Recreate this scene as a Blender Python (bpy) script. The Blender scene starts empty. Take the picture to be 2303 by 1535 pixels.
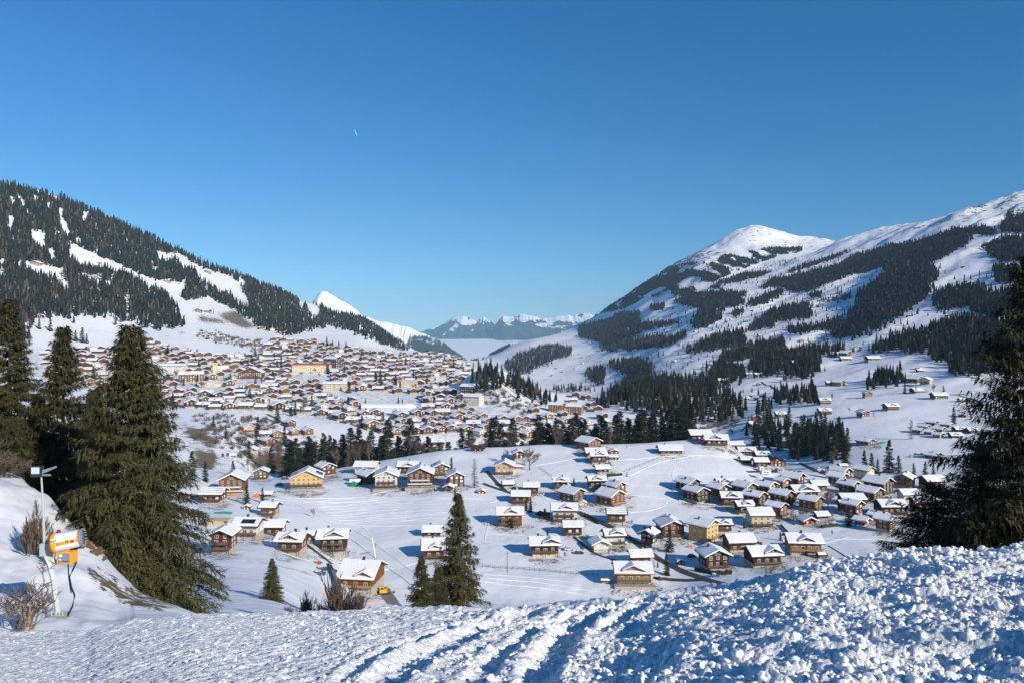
import bpy, bmesh, math, random
import numpy as np
from mathutils import Vector, Matrix

random.seed(7); RNG = np.random.default_rng(11)
scene = bpy.context.scene
COL = scene.collection

# ------------------------------------------------------------------ camera, sky, sun, exposure
F, CX, HY = 1740.0, 1151.5, 720.0            # focal length, centre column and horizon row of the photograph
cam_d = bpy.data.cameras.new('camera'); cam = bpy.data.objects.new('camera', cam_d); COL.objects.link(cam)
cam_d.sensor_width = 36; cam_d.lens = 36 * F / 2303; cam_d.shift_y = -(767.5 - HY) / 2303
cam_d.clip_start = 0.1; cam_d.clip_end = 90000
cam.location = (0, 0, 0); cam.rotation_euler = (math.radians(90), 0, 0)
scene.camera = cam

SUN_EL, SUN_AZ = math.radians(25), math.radians(45)   # azimuth: to the right of straight behind the camera
world = bpy.data.worlds.new('World'); scene.world = world; world.use_nodes = True
wt = world.node_tree; bg = wt.nodes['Background']
sky = wt.nodes.new('ShaderNodeTexSky'); sky.sky_type = 'NISHITA'; sky.sun_disc = False
sky.sun_elevation = SUN_EL; sky.sun_rotation = math.pi - SUN_AZ
sky.altitude = 1500; sky.air_density = 1.3; sky.dust_density = 0.0; sky.ozone_density = 6.5
hsv = wt.nodes.new('ShaderNodeHueSaturation'); hsv.inputs['Saturation'].default_value = 1.22; hsv.inputs['Hue'].default_value = 0.499
wtc = wt.nodes.new('ShaderNodeTexCoord'); wsp = wt.nodes.new('ShaderNodeSeparateXYZ'); wcb = wt.nodes.new('ShaderNodeCombineXYZ')
wma = wt.nodes.new('ShaderNodeMath'); wma.operation = 'MAXIMUM'; wma.inputs[1].default_value = 0.0
wmb = wt.nodes.new('ShaderNodeMath'); wmb.operation = 'MULTIPLY_ADD'; wmb.inputs[1].default_value = 0.94; wmb.inputs[2].default_value = 0.06
wt.links.new(wtc.outputs['Generated'], wsp.inputs[0]); wt.links.new(wsp.outputs[0], wcb.inputs[0]); wt.links.new(wsp.outputs[1], wcb.inputs[1])
wt.links.new(wsp.outputs[2], wma.inputs[0]); wt.links.new(wma.outputs[0], wmb.inputs[0]); wt.links.new(wmb.outputs[0], wcb.inputs[2]); wt.links.new(wcb.outputs[0], sky.inputs[0])
wt.links.new(sky.outputs[0], hsv.inputs['Color']); wt.links.new(hsv.outputs[0], bg.inputs[0])
bg.inputs[1].default_value = 0.108

sun_d = bpy.data.lights.new('sun', 'SUN'); sun_d.energy = 5.0; sun_d.angle = math.radians(0.5); sun_d.color = (1, 0.925, 0.82)
sun = bpy.data.objects.new('sun', sun_d); COL.objects.link(sun)
sdir = Vector((math.sin(SUN_AZ) * math.cos(SUN_EL), -math.cos(SUN_AZ) * math.cos(SUN_EL), math.sin(SUN_EL)))
sun.rotation_euler = (-sdir).to_track_quat('-Z', 'Y').to_euler()

scene.view_settings.view_transform = 'Standard'; scene.view_settings.look = 'None'
scene.view_settings.exposure = 0.13; scene.view_settings.gamma = 1
scene.view_settings.use_curve_mapping = False
scene.cycles.use_denoising = True
scene.cycles.max_bounces = 6; scene.cycles.diffuse_bounces = 3; scene.cycles.glossy_bounces = 2
scene.cycles.transmission_bounces = 2; scene.cycles.volume_bounces = 0; scene.cycles.transparent_max_bounces = 6
scene.cycles.volume_step_rate = 4

# ------------------------------------------------------------------ helpers
def tag(o, label=None, cat=None, group=None, kind=None):
    if label: o['label'] = label
    if cat: o['category'] = cat
    if group: o['group'] = group
    if kind: o['kind'] = kind
    return o

def link(name, me, mat=None, parent=None):
    o = bpy.data.objects.new(name, me); COL.objects.link(o)
    if mat is not None and me is not None and not me.materials:
        for m in (mat if isinstance(mat, (list, tuple)) else [mat]): me.materials.append(m)
    if parent: o.parent = parent
    return o

def empty(name, loc=(0, 0, 0), rz=0, sc=1):
    o = bpy.data.objects.new(name, None); COL.objects.link(o); o.empty_display_size = 0.5
    o.location = loc; o.rotation_euler = (0, 0, rz); o.scale = (sc, sc, sc)
    return o

def mesh(name, V, Fc, smooth=False, mi=None):
    me = bpy.data.meshes.new(name); V = np.asarray(V, dtype=np.float32)
    if isinstance(Fc, np.ndarray):
        n, k = Fc.shape
        me.vertices.add(len(V)); me.vertices.foreach_set('co', V.ravel())
        me.loops.add(n * k); me.loops.foreach_set('vertex_index', Fc.astype(np.int32).ravel())
        me.polygons.add(n); me.polygons.foreach_set('loop_start', np.arange(0, n * k, k, dtype=np.int32))
        try: me.polygons.foreach_set('loop_total', np.full(n, k, dtype=np.int32))
        except Exception: pass
        me.update(calc_edges=True)
    else:
        me.from_pydata([tuple(map(float, v)) for v in V], [], Fc)
    if mi is not None: me.polygons.foreach_set('material_index', np.asarray(mi, dtype=np.int32))
    if smooth: me.polygons.foreach_set('use_smooth', np.ones(len(me.polygons), dtype=bool))
    me.validate(); me.update()
    return me

def hash2(ix, iy, s):
    h = (ix.astype(np.int64) * 374761393 + iy.astype(np.int64) * 668265263 + s * 69069) & 0xFFFFFFFF
    h = ((h ^ (h >> 13)) * 1274126177) & 0xFFFFFFFF
    return ((h ^ (h >> 16)) & 0xFFFF) / 65535.0

def noise2(x, y, s=0):
    ix = np.floor(x); iy = np.floor(y); fx = x - ix; fy = y - iy
    fx = fx * fx * fx * (fx * (fx * 6 - 15) + 10); fy = fy * fy * fy * (fy * (fy * 6 - 15) + 10)
    a = hash2(ix, iy, s); b = hash2(ix + 1, iy, s); c = hash2(ix, iy + 1, s); d = hash2(ix + 1, iy + 1, s)
    return (a + (b - a) * fx + (c - a) * fy + (a - b - c + d) * fx * fy) * 2 - 1

def fbm(x, y, o=4, s=0, g=0.5):
    r = 0; a = 1
    for i in range(o):
        r = r + a * noise2(x + 17.3 * i, y - 9.1 * i, s + i); x = x * 2.03; y = y * 2.03; a *= g
    return r

# ------------------------------------------------------------------ materials
MATS = {}
def mat(name, col, rough=0.8, spec=0.2, metal=0.0):
    if name in MATS: return MATS[name]
    m = bpy.data.materials.new(name); m.use_nodes = True; b = m.node_tree.nodes['Principled BSDF']
    b.inputs['Base Color'].default_value = (*col, 1); b.inputs['Roughness'].default_value = rough
    b.inputs['Specular IOR Level'].default_value = spec; b.inputs['Metallic'].default_value = metal
    MATS[name] = m; return m

def nd(m, t, **kw):
    n = m.node_tree.nodes.new(t)
    for k, v in kw.items():
        if k in n.inputs: n.inputs[k].default_value = v
        else: setattr(n, k, v)
    return n

def varied(name, c1, c2, scale=3.0, rough=0.8, detail=4, bump=0.0, objvar=0.0, stretch=None, spec=0.2, coord='Object'):
    m = mat(name, c1, rough, spec); nt = m.node_tree; b = nt.nodes['Principled BSDF']
    tc = nd(m, 'ShaderNodeTexCoord'); src = tc.outputs[coord]
    if stretch:
        mp = nd(m, 'ShaderNodeMapping'); mp.inputs['Scale'].default_value = stretch
        nt.links.new(src, mp.inputs['Vector']); src = mp.outputs[0]
    n = nd(m, 'ShaderNodeTexNoise', Scale=scale, Detail=detail); nt.links.new(src, n.inputs['Vector'])
    r = nd(m, 'ShaderNodeMapRange'); r.inputs[1].default_value = 0.3; r.inputs[2].default_value = 0.7
    nt.links.new(n.outputs['Fac'], r.inputs[0])
    mx = nd(m, 'ShaderNodeMix', data_type='RGBA'); nt.links.new(r.outputs[0], mx.inputs[0])
    mx.inputs[6].default_value = (*c1, 1); mx.inputs[7].default_value = (*c2, 1); out = mx.outputs[2]
    if objvar:
        oi = nd(m, 'ShaderNodeObjectInfo'); h = nd(m, 'ShaderNodeHueSaturation')
        rr = nd(m, 'ShaderNodeMapRange'); rr.inputs[3].default_value = 1 - objvar; rr.inputs[4].default_value = 1 + objvar
        nt.links.new(oi.outputs['Random'], rr.inputs[0]); nt.links.new(rr.outputs[0], h.inputs['Value'])
        r2 = nd(m, 'ShaderNodeMapRange'); r2.inputs[3].default_value = 0.5 + 0.05 * objvar; r2.inputs[4].default_value = 0.5 - 0.05 * objvar
        ml = nd(m, 'ShaderNodeMath', operation='MULTIPLY'); ml.inputs[1].default_value = 7.13
        fr = nd(m, 'ShaderNodeMath', operation='FRACT'); nt.links.new(oi.outputs['Random'], ml.inputs[0]); nt.links.new(ml.outputs[0], fr.inputs[0])
        nt.links.new(fr.outputs[0], r2.inputs[0]); nt.links.new(r2.outputs[0], h.inputs['Hue'])
        nt.links.new(out, h.inputs['Color']); out = h.outputs[0]
    nt.links.new(out, b.inputs['Base Color'])
    if bump:
        bp = nd(m, 'ShaderNodeBump', Strength=1.0, Distance=bump); nt.links.new(n.outputs['Fac'], bp.inputs['Height'])
        nt.links.new(bp.outputs[0], b.inputs['Normal'])
    return m

SNOW = (0.84, 0.84, 0.85)
def snow_bumps(m, specs):
    nt = m.node_tree; b = nt.nodes['Principled BSDF']; tc = nd(m, 'ShaderNodeTexCoord'); prev = None
    for sc_, dist, st in specs:
        mp = nd(m, 'ShaderNodeMapping'); mp.inputs['Scale'].default_value = st; nt.links.new(tc.outputs['Object'], mp.inputs[0])
        n = nd(m, 'ShaderNodeTexNoise', Scale=sc_, Detail=5.0, Roughness=0.6); nt.links.new(mp.outputs[0], n.inputs[0])
        bp = nd(m, 'ShaderNodeBump', Strength=1.0, Distance=dist); nt.links.new(n.outputs['Fac'], bp.inputs['Height'])
        if prev: nt.links.new(prev.outputs[0], bp.inputs['Normal'])
        prev = bp
    nt.links.new(prev.outputs[0], b.inputs['Normal'])

def grass_snow(name, specs):
    """snow that gives way to bare turf where the vertex attribute 'bare' says so, and to rock where 'rock' does"""
    m = mat(name, SNOW, 0.65, 0.25); nt = m.node_tree; b = nt.nodes['Principled BSDF']
    at = nd(m, 'ShaderNodeAttribute', attribute_name='bare'); tc = nd(m, 'ShaderNodeTexCoord')
    n = nd(m, 'ShaderNodeTexNoise', Scale=0.12, Detail=9.0, Roughness=0.78); nt.links.new(tc.outputs['Object'], n.inputs[0])
    ct = nd(m, 'ShaderNodeMapRange'); ct.inputs[1].default_value = 0.39; ct.inputs[2].default_value = 0.61; nf = nd(m, 'ShaderNodeTexNoise', Scale=1.3, Detail=6.0, Roughness=0.7); nt.links.new(tc.outputs['Object'], nf.inputs[0]); nm = nd(m, 'ShaderNodeMath', operation='ADD'); nt.links.new(n.outputs['Fac'], nm.inputs[0]); nt.links.new(nf.outputs['Fac'], nm.inputs[1]); nh = nd(m, 'ShaderNodeMath', operation='MULTIPLY'); nh.inputs[1].default_value = 0.5; nt.links.new(nm.outputs[0], nh.inputs[0]); nt.links.new(nh.outputs[0], ct.inputs[0])
    ad = nd(m, 'ShaderNodeMath', operation='ADD'); nt.links.new(at.outputs['Fac'], ad.inputs[0]); nt.links.new(ct.outputs[0], ad.inputs[1])
    rp = nd(m, 'ShaderNodeMapRange'); rp.inputs[1].default_value = 1.0; rp.inputs[2].default_value = 1.12; nt.links.new(ad.outputs[0], rp.inputs[0])
    n2 = nd(m, 'ShaderNodeTexNoise', Scale=0.3, Detail=6.0); nt.links.new(tc.outputs['Object'], n2.inputs[0])
    g = nd(m, 'ShaderNodeMix', data_type='RGBA'); g.inputs[6].default_value = (0.22, 0.15, 0.075, 1); g.inputs[7].default_value = (0.12, 0.105, 0.05, 1)
    nt.links.new(n2.outputs['Fac'], g.inputs[0])
    at2 = nd(m, 'ShaderNodeAttribute', attribute_name='rock')
    ad2 = nd(m, 'ShaderNodeMath', operation='ADD'); nt.links.new(at2.outputs['Fac'], ad2.inputs[0])
    n3 = nd(m, 'ShaderNodeTexNoise', Scale=0.02, Detail=10.0, Roughness=0.75); nt.links.new(tc.outputs['Object'], n3.inputs[0])
    ct2 = nd(m, 'ShaderNodeMapRange'); ct2.inputs[1].default_value = 0.36; ct2.inputs[2].default_value = 0.64; nt.links.new(n3.outputs['Fac'], ct2.inputs[0]); nt.links.new(ct2.outputs[0], ad2.inputs[1])
    rp2 = nd(m, 'ShaderNodeMapRange'); rp2.inputs[1].default_value = 1.0; rp2.inputs[2].default_value = 1.05; nt.links.new(ad2.outputs[0], rp2.inputs[0])
    mx = nd(m, 'ShaderNodeMix', data_type='RGBA'); mx.inputs[6].default_value = (*SNOW, 1)
    nt.links.new(g.outputs[2], mx.inputs[7]); nt.links.new(rp.outputs[0], mx.inputs[0])
    mx2 = nd(m, 'ShaderNodeMix', data_type='RGBA'); nt.links.new(mx.outputs[2], mx2.inputs[6]); mx2.inputs[7].default_value = (0.09, 0.085, 0.08, 1)
    nt.links.new(rp2.outputs[0], mx2.inputs[0]); nt.links.new(mx2.outputs[2], b.inputs['Base Color'])
    snow_bumps(m, specs); return m

M_TERR = grass_snow('terrain_snow', [(0.03, 1.6, (1, 1, 1)), (0.25, 0.16, (0.5, 0.8, 1)), (2.0, 0.03, (1, 1, 1))])
M_PISTE = mat('piste_snow', SNOW, 0.6, 0.3); snow_bumps(M_PISTE, [(14, 0.05, (1, 1, 1)), (60, 0.012, (1, 1, 1))])
M_SNOW = varied('snow', (0.85, 0.85, 0.86), (0.80, 0.80, 0.82), 1.5, 0.65, bump=0.15)

# ------------------------------------------------------------------ the lie of the land
# columns of (distance, row): how high the ground stands at each distance, measured off the photograph's columns
NEAR = [(270, 1362), (300, 1300), (350, 1215), (400, 1147)]
COLS = {
 -3000: [(9, 1500), (14, 1300), (40, 1000), (100, 800), (400, 700), (1000, 500), (2000, 300), (3000, 250), (6000, 500), (14000, 900)],
 -1000: [(9, 1560), (14, 1400), (25, 1200), (45, 1020), (70, 960), (150, 940), (400, 900), (700, 820), (1000, 680), (1500, 480), (2000, 330), (2500, 260), (4000, 600), (14000, 900)],
 -350: [(9, 1700), (14, 1520), (22, 1400), (35, 1180), (50, 1000), (60, 960), (90, 1010), (150, 1080), (270, 1040), (500, 960), (750, 890), (1000, 790), (1300, 650), (1600, 530), (1900, 420), (2150, 350), (2700, 500), (4000, 800), (14000, 900)],
 0: [(9, 1750), (14, 1550), (20, 1458), (26, 1415), (32, 1350), (40, 1210), (50, 1075), (56, 1054), (70, 1100), (120, 1200), (200, 1180), (300, 1110), (500, 1010), (700, 930), (850, 880), (1000, 830), (1150, 780), (1300, 728), (1500, 660), (1700, 590), (1900, 520), (2100, 450), (2230, 417), (2700, 520), (4000, 800), (14000, 900)],
 100: [(9, 1750), (14, 1550), (20, 1456), (26, 1416), (30, 1380), (36, 1300), (44, 1180), (52, 1108), (60, 1140), (90, 1260), (200, 1220), (300, 1130), (500, 1015), (700, 935), (850, 890), (1000, 845), (1150, 800), (1300, 755), (1500, 690), (1700, 620), (1900, 550), (2100, 480), (2300, 433), (2750, 540), (4000, 800), (14000, 900)],
 200: [(9, 1750), (14, 1540), (20, 1448), (26, 1408), (32, 1375), (38, 1300), (44, 1225), (48, 1215), (56, 1290), (80, 1330), (150, 1290), (270, 1180), (400, 1080), (520, 1015), (700, 945), (850, 903), (1000, 862), (1150, 822), (1300, 782), (1450, 740), (1650, 680), (1900, 600), (2200, 512), (2400, 472), (2800, 560), (4000, 800), (14000, 900)],
 300: [(9, 1700), (14, 1510), (22, 1436), (30, 1392), (38, 1350), (46, 1318), (56, 1350), (80, 1365), (150, 1300), (270, 1195), (400, 1090), (520, 1030), (700, 955), (850, 915), (1000, 875), (1150, 838), (1300, 800), (1500, 755), (1700, 700), (2000, 625), (2300, 550), (2500, 518), (2900, 600), (4000, 810), (14000, 900)],
 400: [(9, 1600), (14, 1500), (24, 1420), (34, 1384), (44, 1362), (55, 1366), (80, 1378), (120, 1350), (180, 1298), (270, 1222), (350, 1140), (450, 1060), (560, 1052), (650, 1005), (750, 958), (850, 930), (950, 903), (1050, 872), (1200, 832), (1350, 792), (1500, 762), (1700, 727), (1900, 692), (2200, 630), (2600, 564), (3000, 640), (4200, 820), (14000, 900)],
 500: [(9, 1600), (14, 1450), (30, 1430), (50, 1392), (80, 1370), (110, 1350), (160, 1310), (220, 1262), (280, 1215), (340, 1150), (400, 1115), (470, 1080), (560, 1065), (640, 1030), (720, 985), (800, 948), (900, 918), (1000, 885), (1100, 860), (1250, 828), (1400, 796), (1600, 765), (1800, 735), (2100, 700), (2450, 640), (2800, 606), (3200, 680), (4500, 830), (14000, 900)],
 600: [(9, 1600), (14, 1450), (40, 1420), (70, 1396), (100, 1368), (150, 1330), (220, 1275), (270, 1235), (330, 1185), (400, 1130), (450, 1096), (520, 1078), (570, 1075), (620, 1080), (680, 1050), (750, 1008), (820, 965), (900, 928), (1000, 893), (1100, 867), (1250, 835), (1400, 805), (1600, 778), (1800, 757), (2100, 728), (2500, 690), (3000, 645), (3400, 700), (4500, 830), (14000, 900)],
 700: [(9, 1600), (14, 1450), (40, 1440), (80, 1400), (120, 1380), (170, 1362), (220, 1318), (270, 1272), (330, 1215), (400, 1145), (450, 1098), (500, 1075), (560, 1062), (610, 1078), (680, 1065), (760, 1010), (850, 955), (950, 918), (1050, 888), (1200, 850), (1350, 820), (1600, 788), (1850, 762), (2100, 745), (2500, 725), (2900, 705), (3300, 680), (3800, 740), (5000, 840), (14000, 900)],
 800: [(9, 1600), (14, 1450), (40, 1460), (100, 1410), (160, 1378), (210, 1370), (245, 1352), (280, 1320), (330, 1248), (400, 1157), (450, 1103), (500, 1070), (560, 1045), (610, 1075), (680, 1075), (760, 1015), (850, 958), (950, 920), (1050, 890), (1200, 855), (1350, 825), (1600, 795), (1900, 770), (2300, 752), (2700, 742), (3100, 732), (3600, 712), (4200, 770), (5500, 850), (14000, 900)],
 900: [(9, 1600), (14, 1450), (40, 1470), (100, 1440), (180, 1410), (240, 1380), (270, 1350), (300, 1300), (350, 1220), (400, 1153), (450, 1098), (500, 1055), (555, 1028), (600, 1065), (680, 1085), (770, 1020), (860, 958), (950, 925), (1050, 900), (1200, 868), (1400, 835), (1700, 808), (2100, 795), (2600, 790), (3200, 780), (3800, 770), (4400, 800), (6000, 880), (14000, 900)],
 1000: [(9, 1600), (14, 1450), (100, 1460), (200, 1420)] + NEAR + [(450, 1090), (500, 1045), (545, 1011), (590, 1060), (680, 1092), (780, 1022), (880, 955), (950, 925), (1100, 892), (1250, 865), (1500, 832), (1900, 808), (2400, 799), (3200, 806), (4500, 840), (6000, 890), (14000, 900)],
 1100: [(9, 1600), (14, 1450), (100, 1460), (200, 1420)] + NEAR + [(450, 1087), (500, 1040), (545, 1005), (590, 1058), (680, 1100), (780, 1032), (850, 972), (950, 928), (1050, 895), (1130, 850), (1200, 822), (1300, 860), (1600, 870), (2200, 850), (3000, 830), (4500, 803), (6000, 800), (7200, 850), (14000, 900)],
 1200: [(9, 1600), (14, 1440), (100, 1460), (200, 1420)] + NEAR + [(450, 1085), (500, 1035), (545, 1000), (590, 1055), (680, 1110), (780, 1040), (850, 984), (950, 940), (1050, 915), (1130, 890), (1200, 875), (1300, 925), (1500, 955), (2000, 905), (2600, 855), (3300, 812), (4200, 782), (5200, 760), (6000, 775), (7500, 850), (14000, 900)],
 1300: [(9, 1600), (14, 1430), (100, 1450), (200, 1410)] + NEAR + [(450, 1083), (500, 1030), (545, 998), (590, 1045), (680, 1105), (780, 1045), (870, 985), (1000, 940), (1100, 914), (1200, 887), (1300, 912), (1500, 935), (2000, 898), (2400, 860), (3000, 820), (3600, 788), (4500, 760), (5500, 738), (6300, 727), (7500, 800), (10000, 880), (14000, 900)],
 1400: [(9, 1600), (14, 1420), (100, 1440), (200, 1410)] + NEAR + [(450, 1080), (500, 1025), (540, 997), (580, 1030), (680, 1090), (800, 1022), (900, 968), (1000, 938), (1100, 908), (1180, 890), (1300, 915), (1500, 925), (1800, 898), (2100, 868), (2500, 830), (3000, 790), (3500, 762), (4200, 730), (5000, 690), (5700, 670), (6500, 720), (10000, 880), (14000, 900)],
 1500: [(9, 1600), (14, 1400), (100, 1430), (200, 1410)] + NEAR + [(450, 1080), (500, 1025), (545, 992), (590, 1020), (680, 1075), (800, 1015), (900, 968), (1000, 935), (1100, 905), (1250, 885), (1400, 878), (1700, 855), (2000, 828), (2400, 790), (2900, 755), (3500, 715), (4200, 675), (4900, 632), (5500, 608), (6000, 603), (6700, 660), (10000, 880), (14000, 900)],
 1600: [(9, 1600), (14, 1380), (100, 1420), (200, 1400), (250, 1370), (270, 1335), (300, 1290), (350, 1215), (400, 1147), (450, 1085), (500, 1027), (550, 985), (575, 978), (620, 1020), (700, 1060), (800, 1010), (900, 975), (1000, 942), (1100, 912), (1300, 880), (1500, 852), (1800, 817), (2200, 777), (2700, 727), (3300, 682), (4000, 642), (4800, 592), (5500, 560), (6000, 547), (6700, 600), (10000, 880), (14000, 900)],
 1700: [(9, 1600), (14, 1370), (100, 1420), (200, 1400), (250, 1360), (270, 1325), (300, 1282), (350, 1212), (400, 1147), (450, 1088), (500, 1045), (545, 1035), (590, 1050), (650, 1062), (720, 1035), (800, 990), (950, 935), (1100, 898), (1300, 865), (1500, 840), (1800, 806), (2200, 762), (2700, 710), (3300, 665), (4000, 625), (4800, 592), (5500, 545), (6000, 506), (7000, 600), (10000, 880), (14000, 900)],
 1800: [(9, 1600), (14, 1360), (100, 1400), (200, 1390), (250, 1345), (270, 1312), (300, 1272), (350, 1205), (400, 1147), (440, 1105), (480, 1075), (530, 1062), (580, 1062), (640, 1055), (690, 1040), (740, 1012), (850, 955), (1000, 905), (1200, 865), (1400, 835), (1700, 800), (2000, 765), (2400, 720), (3000, 667), (3700, 617), (4400, 585), (5200, 566), (5800, 541), (6200, 529), (7200, 600), (10000, 880), (14000, 900)],
 1900: [(9, 1600), (14, 1350), (100, 1390), (200, 1385), (250, 1338), (270, 1306), (300, 1266), (350, 1202), (400, 1147), (450, 1102), (500, 1078), (560, 1062), (620, 1045), (700, 1005), (800, 955), (950, 903), (1150, 860), (1350, 825), (1600, 790), (1900, 750), (2300, 705), (2900, 648), (3600, 598), (4200, 562), (4800, 536), (5300, 552), (6000, 541), (7000, 600), (10000, 880), (14000, 900)],
 2000: [(9, 1600), (14, 1340), (100, 1380), (200, 1380), (250, 1330), (270, 1300), (300, 1260), (350, 1200), (400, 1147), (450, 1110), (500, 1085), (560, 1060), (620, 1030), (700, 990), (800, 945), (900, 908), (1000, 882), (1150, 850), (1300, 815), (1500, 775), (1800, 725), (2200, 672), (2700, 620), (3300, 570), (4000, 530), (4600, 508), (5500, 560), (10000, 880), (14000, 900)],
 2200: [(9, 1600), (14, 1330), (100, 1350), (200, 1370), (250, 1320), (300, 1255), (350, 1195), (400, 1145), (450, 1105), (500, 1080), (560, 1050), (650, 1003), (750, 955), (850, 915), (950, 882), (1100, 840), (1250, 800), (1400, 755), (1700, 692), (2000, 642), (2400, 587), (2900, 532), (3500, 482), (4000, 457), (5000, 520), (10000, 850), (14000, 900)],
 2400: [(9, 1600), (14, 1300), (100, 1320), (200, 1350), (300, 1240), (400, 1130), (500, 1060), (650, 980), (800, 920), (950, 870), (1100, 820), (1300, 745), (1700, 655), (2200, 565), (3000, 475), (3800, 420), (4400, 395), (6000, 480), (14000, 900)],
 3100: [(9, 1500), (14, 1150), (50, 1150), (150, 1150), (300, 1100), (500, 980), (800, 850), (1200, 700), (2000, 500), (3000, 380), (4000, 320), (6000, 450), (14000, 900)],
 5000: [(9, 1400), (14, 1000), (50, 900), (150, 850), (500, 750), (1200, 550), (3000, 350), (6000, 450), (14000, 900)],
}
YMIN, YMAX, NV = 9.0, 14000.0, 580
vg = np.linspace(math.log(YMIN), math.log(YMAX), NV); Yg = np.exp(vg)
pxs = np.array(sorted(COLS))

def pchip(x, y, xq):
    h = np.diff(x); d = np.diff(y) / h; m = np.zeros(len(x)); m[0] = d[0]; m[-1] = d[-1]
    for i in range(1, len(x) - 1):
        if d[i - 1] * d[i] > 0:
            w1 = 2 * h[i] + h[i - 1]; w2 = h[i] + 2 * h[i - 1]; m[i] = (w1 + w2) / (w1 / d[i - 1] + w2 / d[i])
    i = np.clip(np.searchsorted(x, xq) - 1, 0, len(x) - 2); t = (xq - x[i]) / h[i]
    return ((1 + 2 * t) * (1 - t) ** 2 * y[i] + t * (1 - t) ** 2 * h[i] * m[i] + t * t * (3 - 2 * t) * y[i + 1] + t * t * (t - 1) * h[i] * m[i + 1])

colrows = np.array([pchip(np.log([p[0] for p in COLS[c]]), np.array([p[1] for p in COLS[c]], float), vg) for c in pxs])
Ug = np.concatenate([np.linspace(-3000, -120, 70)[:-1], np.arange(-120, 2430, 5.2), np.linspace(2435, 5000, 60)])
NU = len(Ug)
# interpolate across columns with a monotone cubic per depth row
RW = np.zeros((NU, NV))
for j in range(NV): RW[:, j] = pchip(pxs.astype(float), colrows[:, j], Ug)
XX = (Ug[:, None] - CX) / F * Yg[None, :]; YY = np.broadcast_to(Yg[None, :], XX.shape)
ZZ = (HY - RW) / F * YY
# relief: gentle on the terrace, stronger on the far hillsides
U2 = np.broadcast_to(Ug[:, None], XX.shape)
far = np.clip((YY - 650) / 600, 0, 1); vill = np.exp(-((U2 - 700) / 450) ** 2) * (YY < 2000) * (YY > 600)
amp = 0.25 + far * (1 - 0.75 * vill) * np.clip(YY / 260, 0, 14)
rough = fbm(XX / 210, YY / 260, 5, 3)
ZZ = ZZ + amp * rough * 0.55
# gullies running down the right-hand hillside
rt = np.clip((U2 - 1250) / 250, 0, 1) * np.clip((YY - 600) / 500, 0, 1)
al = (XX * 0.55 - YY * 0.83) ; ac = (XX * 0.83 + YY * 0.55)
ZZ = ZZ + rt * np.clip(YY / 1500, 0.35, 2.2) * 5.0 * fbm(ac / 420, al / 75, 5, 9)
hi = np.clip((ZZ - 250) / 300, 0, 1) * rt
ZZ = ZZ - hi * 18 * np.abs(fbm(XX / 260, YY / 260, 5, 21))
# small swells on the near slopes and the terrace
ZZ = ZZ + np.clip(YY / 300, 0, 1) * (YY < 900) * 0.35 * fbm(XX / 22, YY / 22, 3, 5) + (YY < 300) * 0.10 * np.clip(YY / 40, 0.3, 1) * fbm(XX / 3.5, YY / 5, 3, 15) + ((YY < 60) & (U2 < 300)) * (0.22 * fbm(XX / 2.2 + YY / 5, YY / 3.2, 4, 19))
RWf = HY - ZZ / YY * F
CMIN = np.minimum.accumulate(RWf, axis=1)

def hgt(x, y):
    """height of the ground at world x, y"""
    px = x / y * F + CX; i = int(np.clip(np.searchsorted(Ug, px) - 1, 0, NU - 2)); v = math.log(max(y, YMIN))
    j = int(np.clip((v - vg[0]) / (vg[1] - vg[0]), 0, NV - 2)); a = (px - Ug[i]) / (Ug[i + 1] - Ug[i]); b = (y - Yg[j]) / (Yg[j + 1] - Yg[j])
    return float((ZZ[i, j] * (1 - a) + ZZ[i + 1, j] * a) * (1 - b) + (ZZ[i, j + 1] * (1 - a) + ZZ[i + 1, j + 1] * a) * b)

def at(px, py, ymin=14.0):
    """where the line of sight through a pixel of the photograph meets the ground"""
    i = int(np.clip(np.searchsorted(Ug, px) - 1, 0, NU - 2))
    if px - Ug[i] > (Ug[i + 1] - Ug[i]) / 2: i += 1
    j0 = int(np.searchsorted(Yg, ymin)); r = RWf[i, j0:]; w = np.nonzero(r <= py)[0]
    j = j0 + (int(w[0]) if len(w) else int(np.argmin(r)))
    y = Yg[j]
    if j > j0 and RWf[i, j - 1] > py:
        t = (RWf[i, j - 1] - py) / (RWf[i, j - 1] - RWf[i, j] + 1e-9); y = Yg[j - 1] + t * (Yg[j] - Yg[j - 1])
    x = (px - CX) / F * y
    return Vector((x, y, hgt(x, y)))

def in_poly(px, py, poly):
    px = np.asarray(px, float); py = np.asarray(py, float); r = np.zeros(px.shape, bool); n = len(poly)
    for k in range(n):
        x1, y1 = poly[k]; x2, y2 = poly[(k + 1) % n]
        if y1 == y2: continue
        r ^= ((y1 > py) != (y2 > py)) & (px < (x2 - x1) * (py - y1) / (y2 - y1) + x1)
    return r

def crop(s, ox, oy, pts): return [(ox + a / s, oy + b / s) for a, b in pts]

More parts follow.
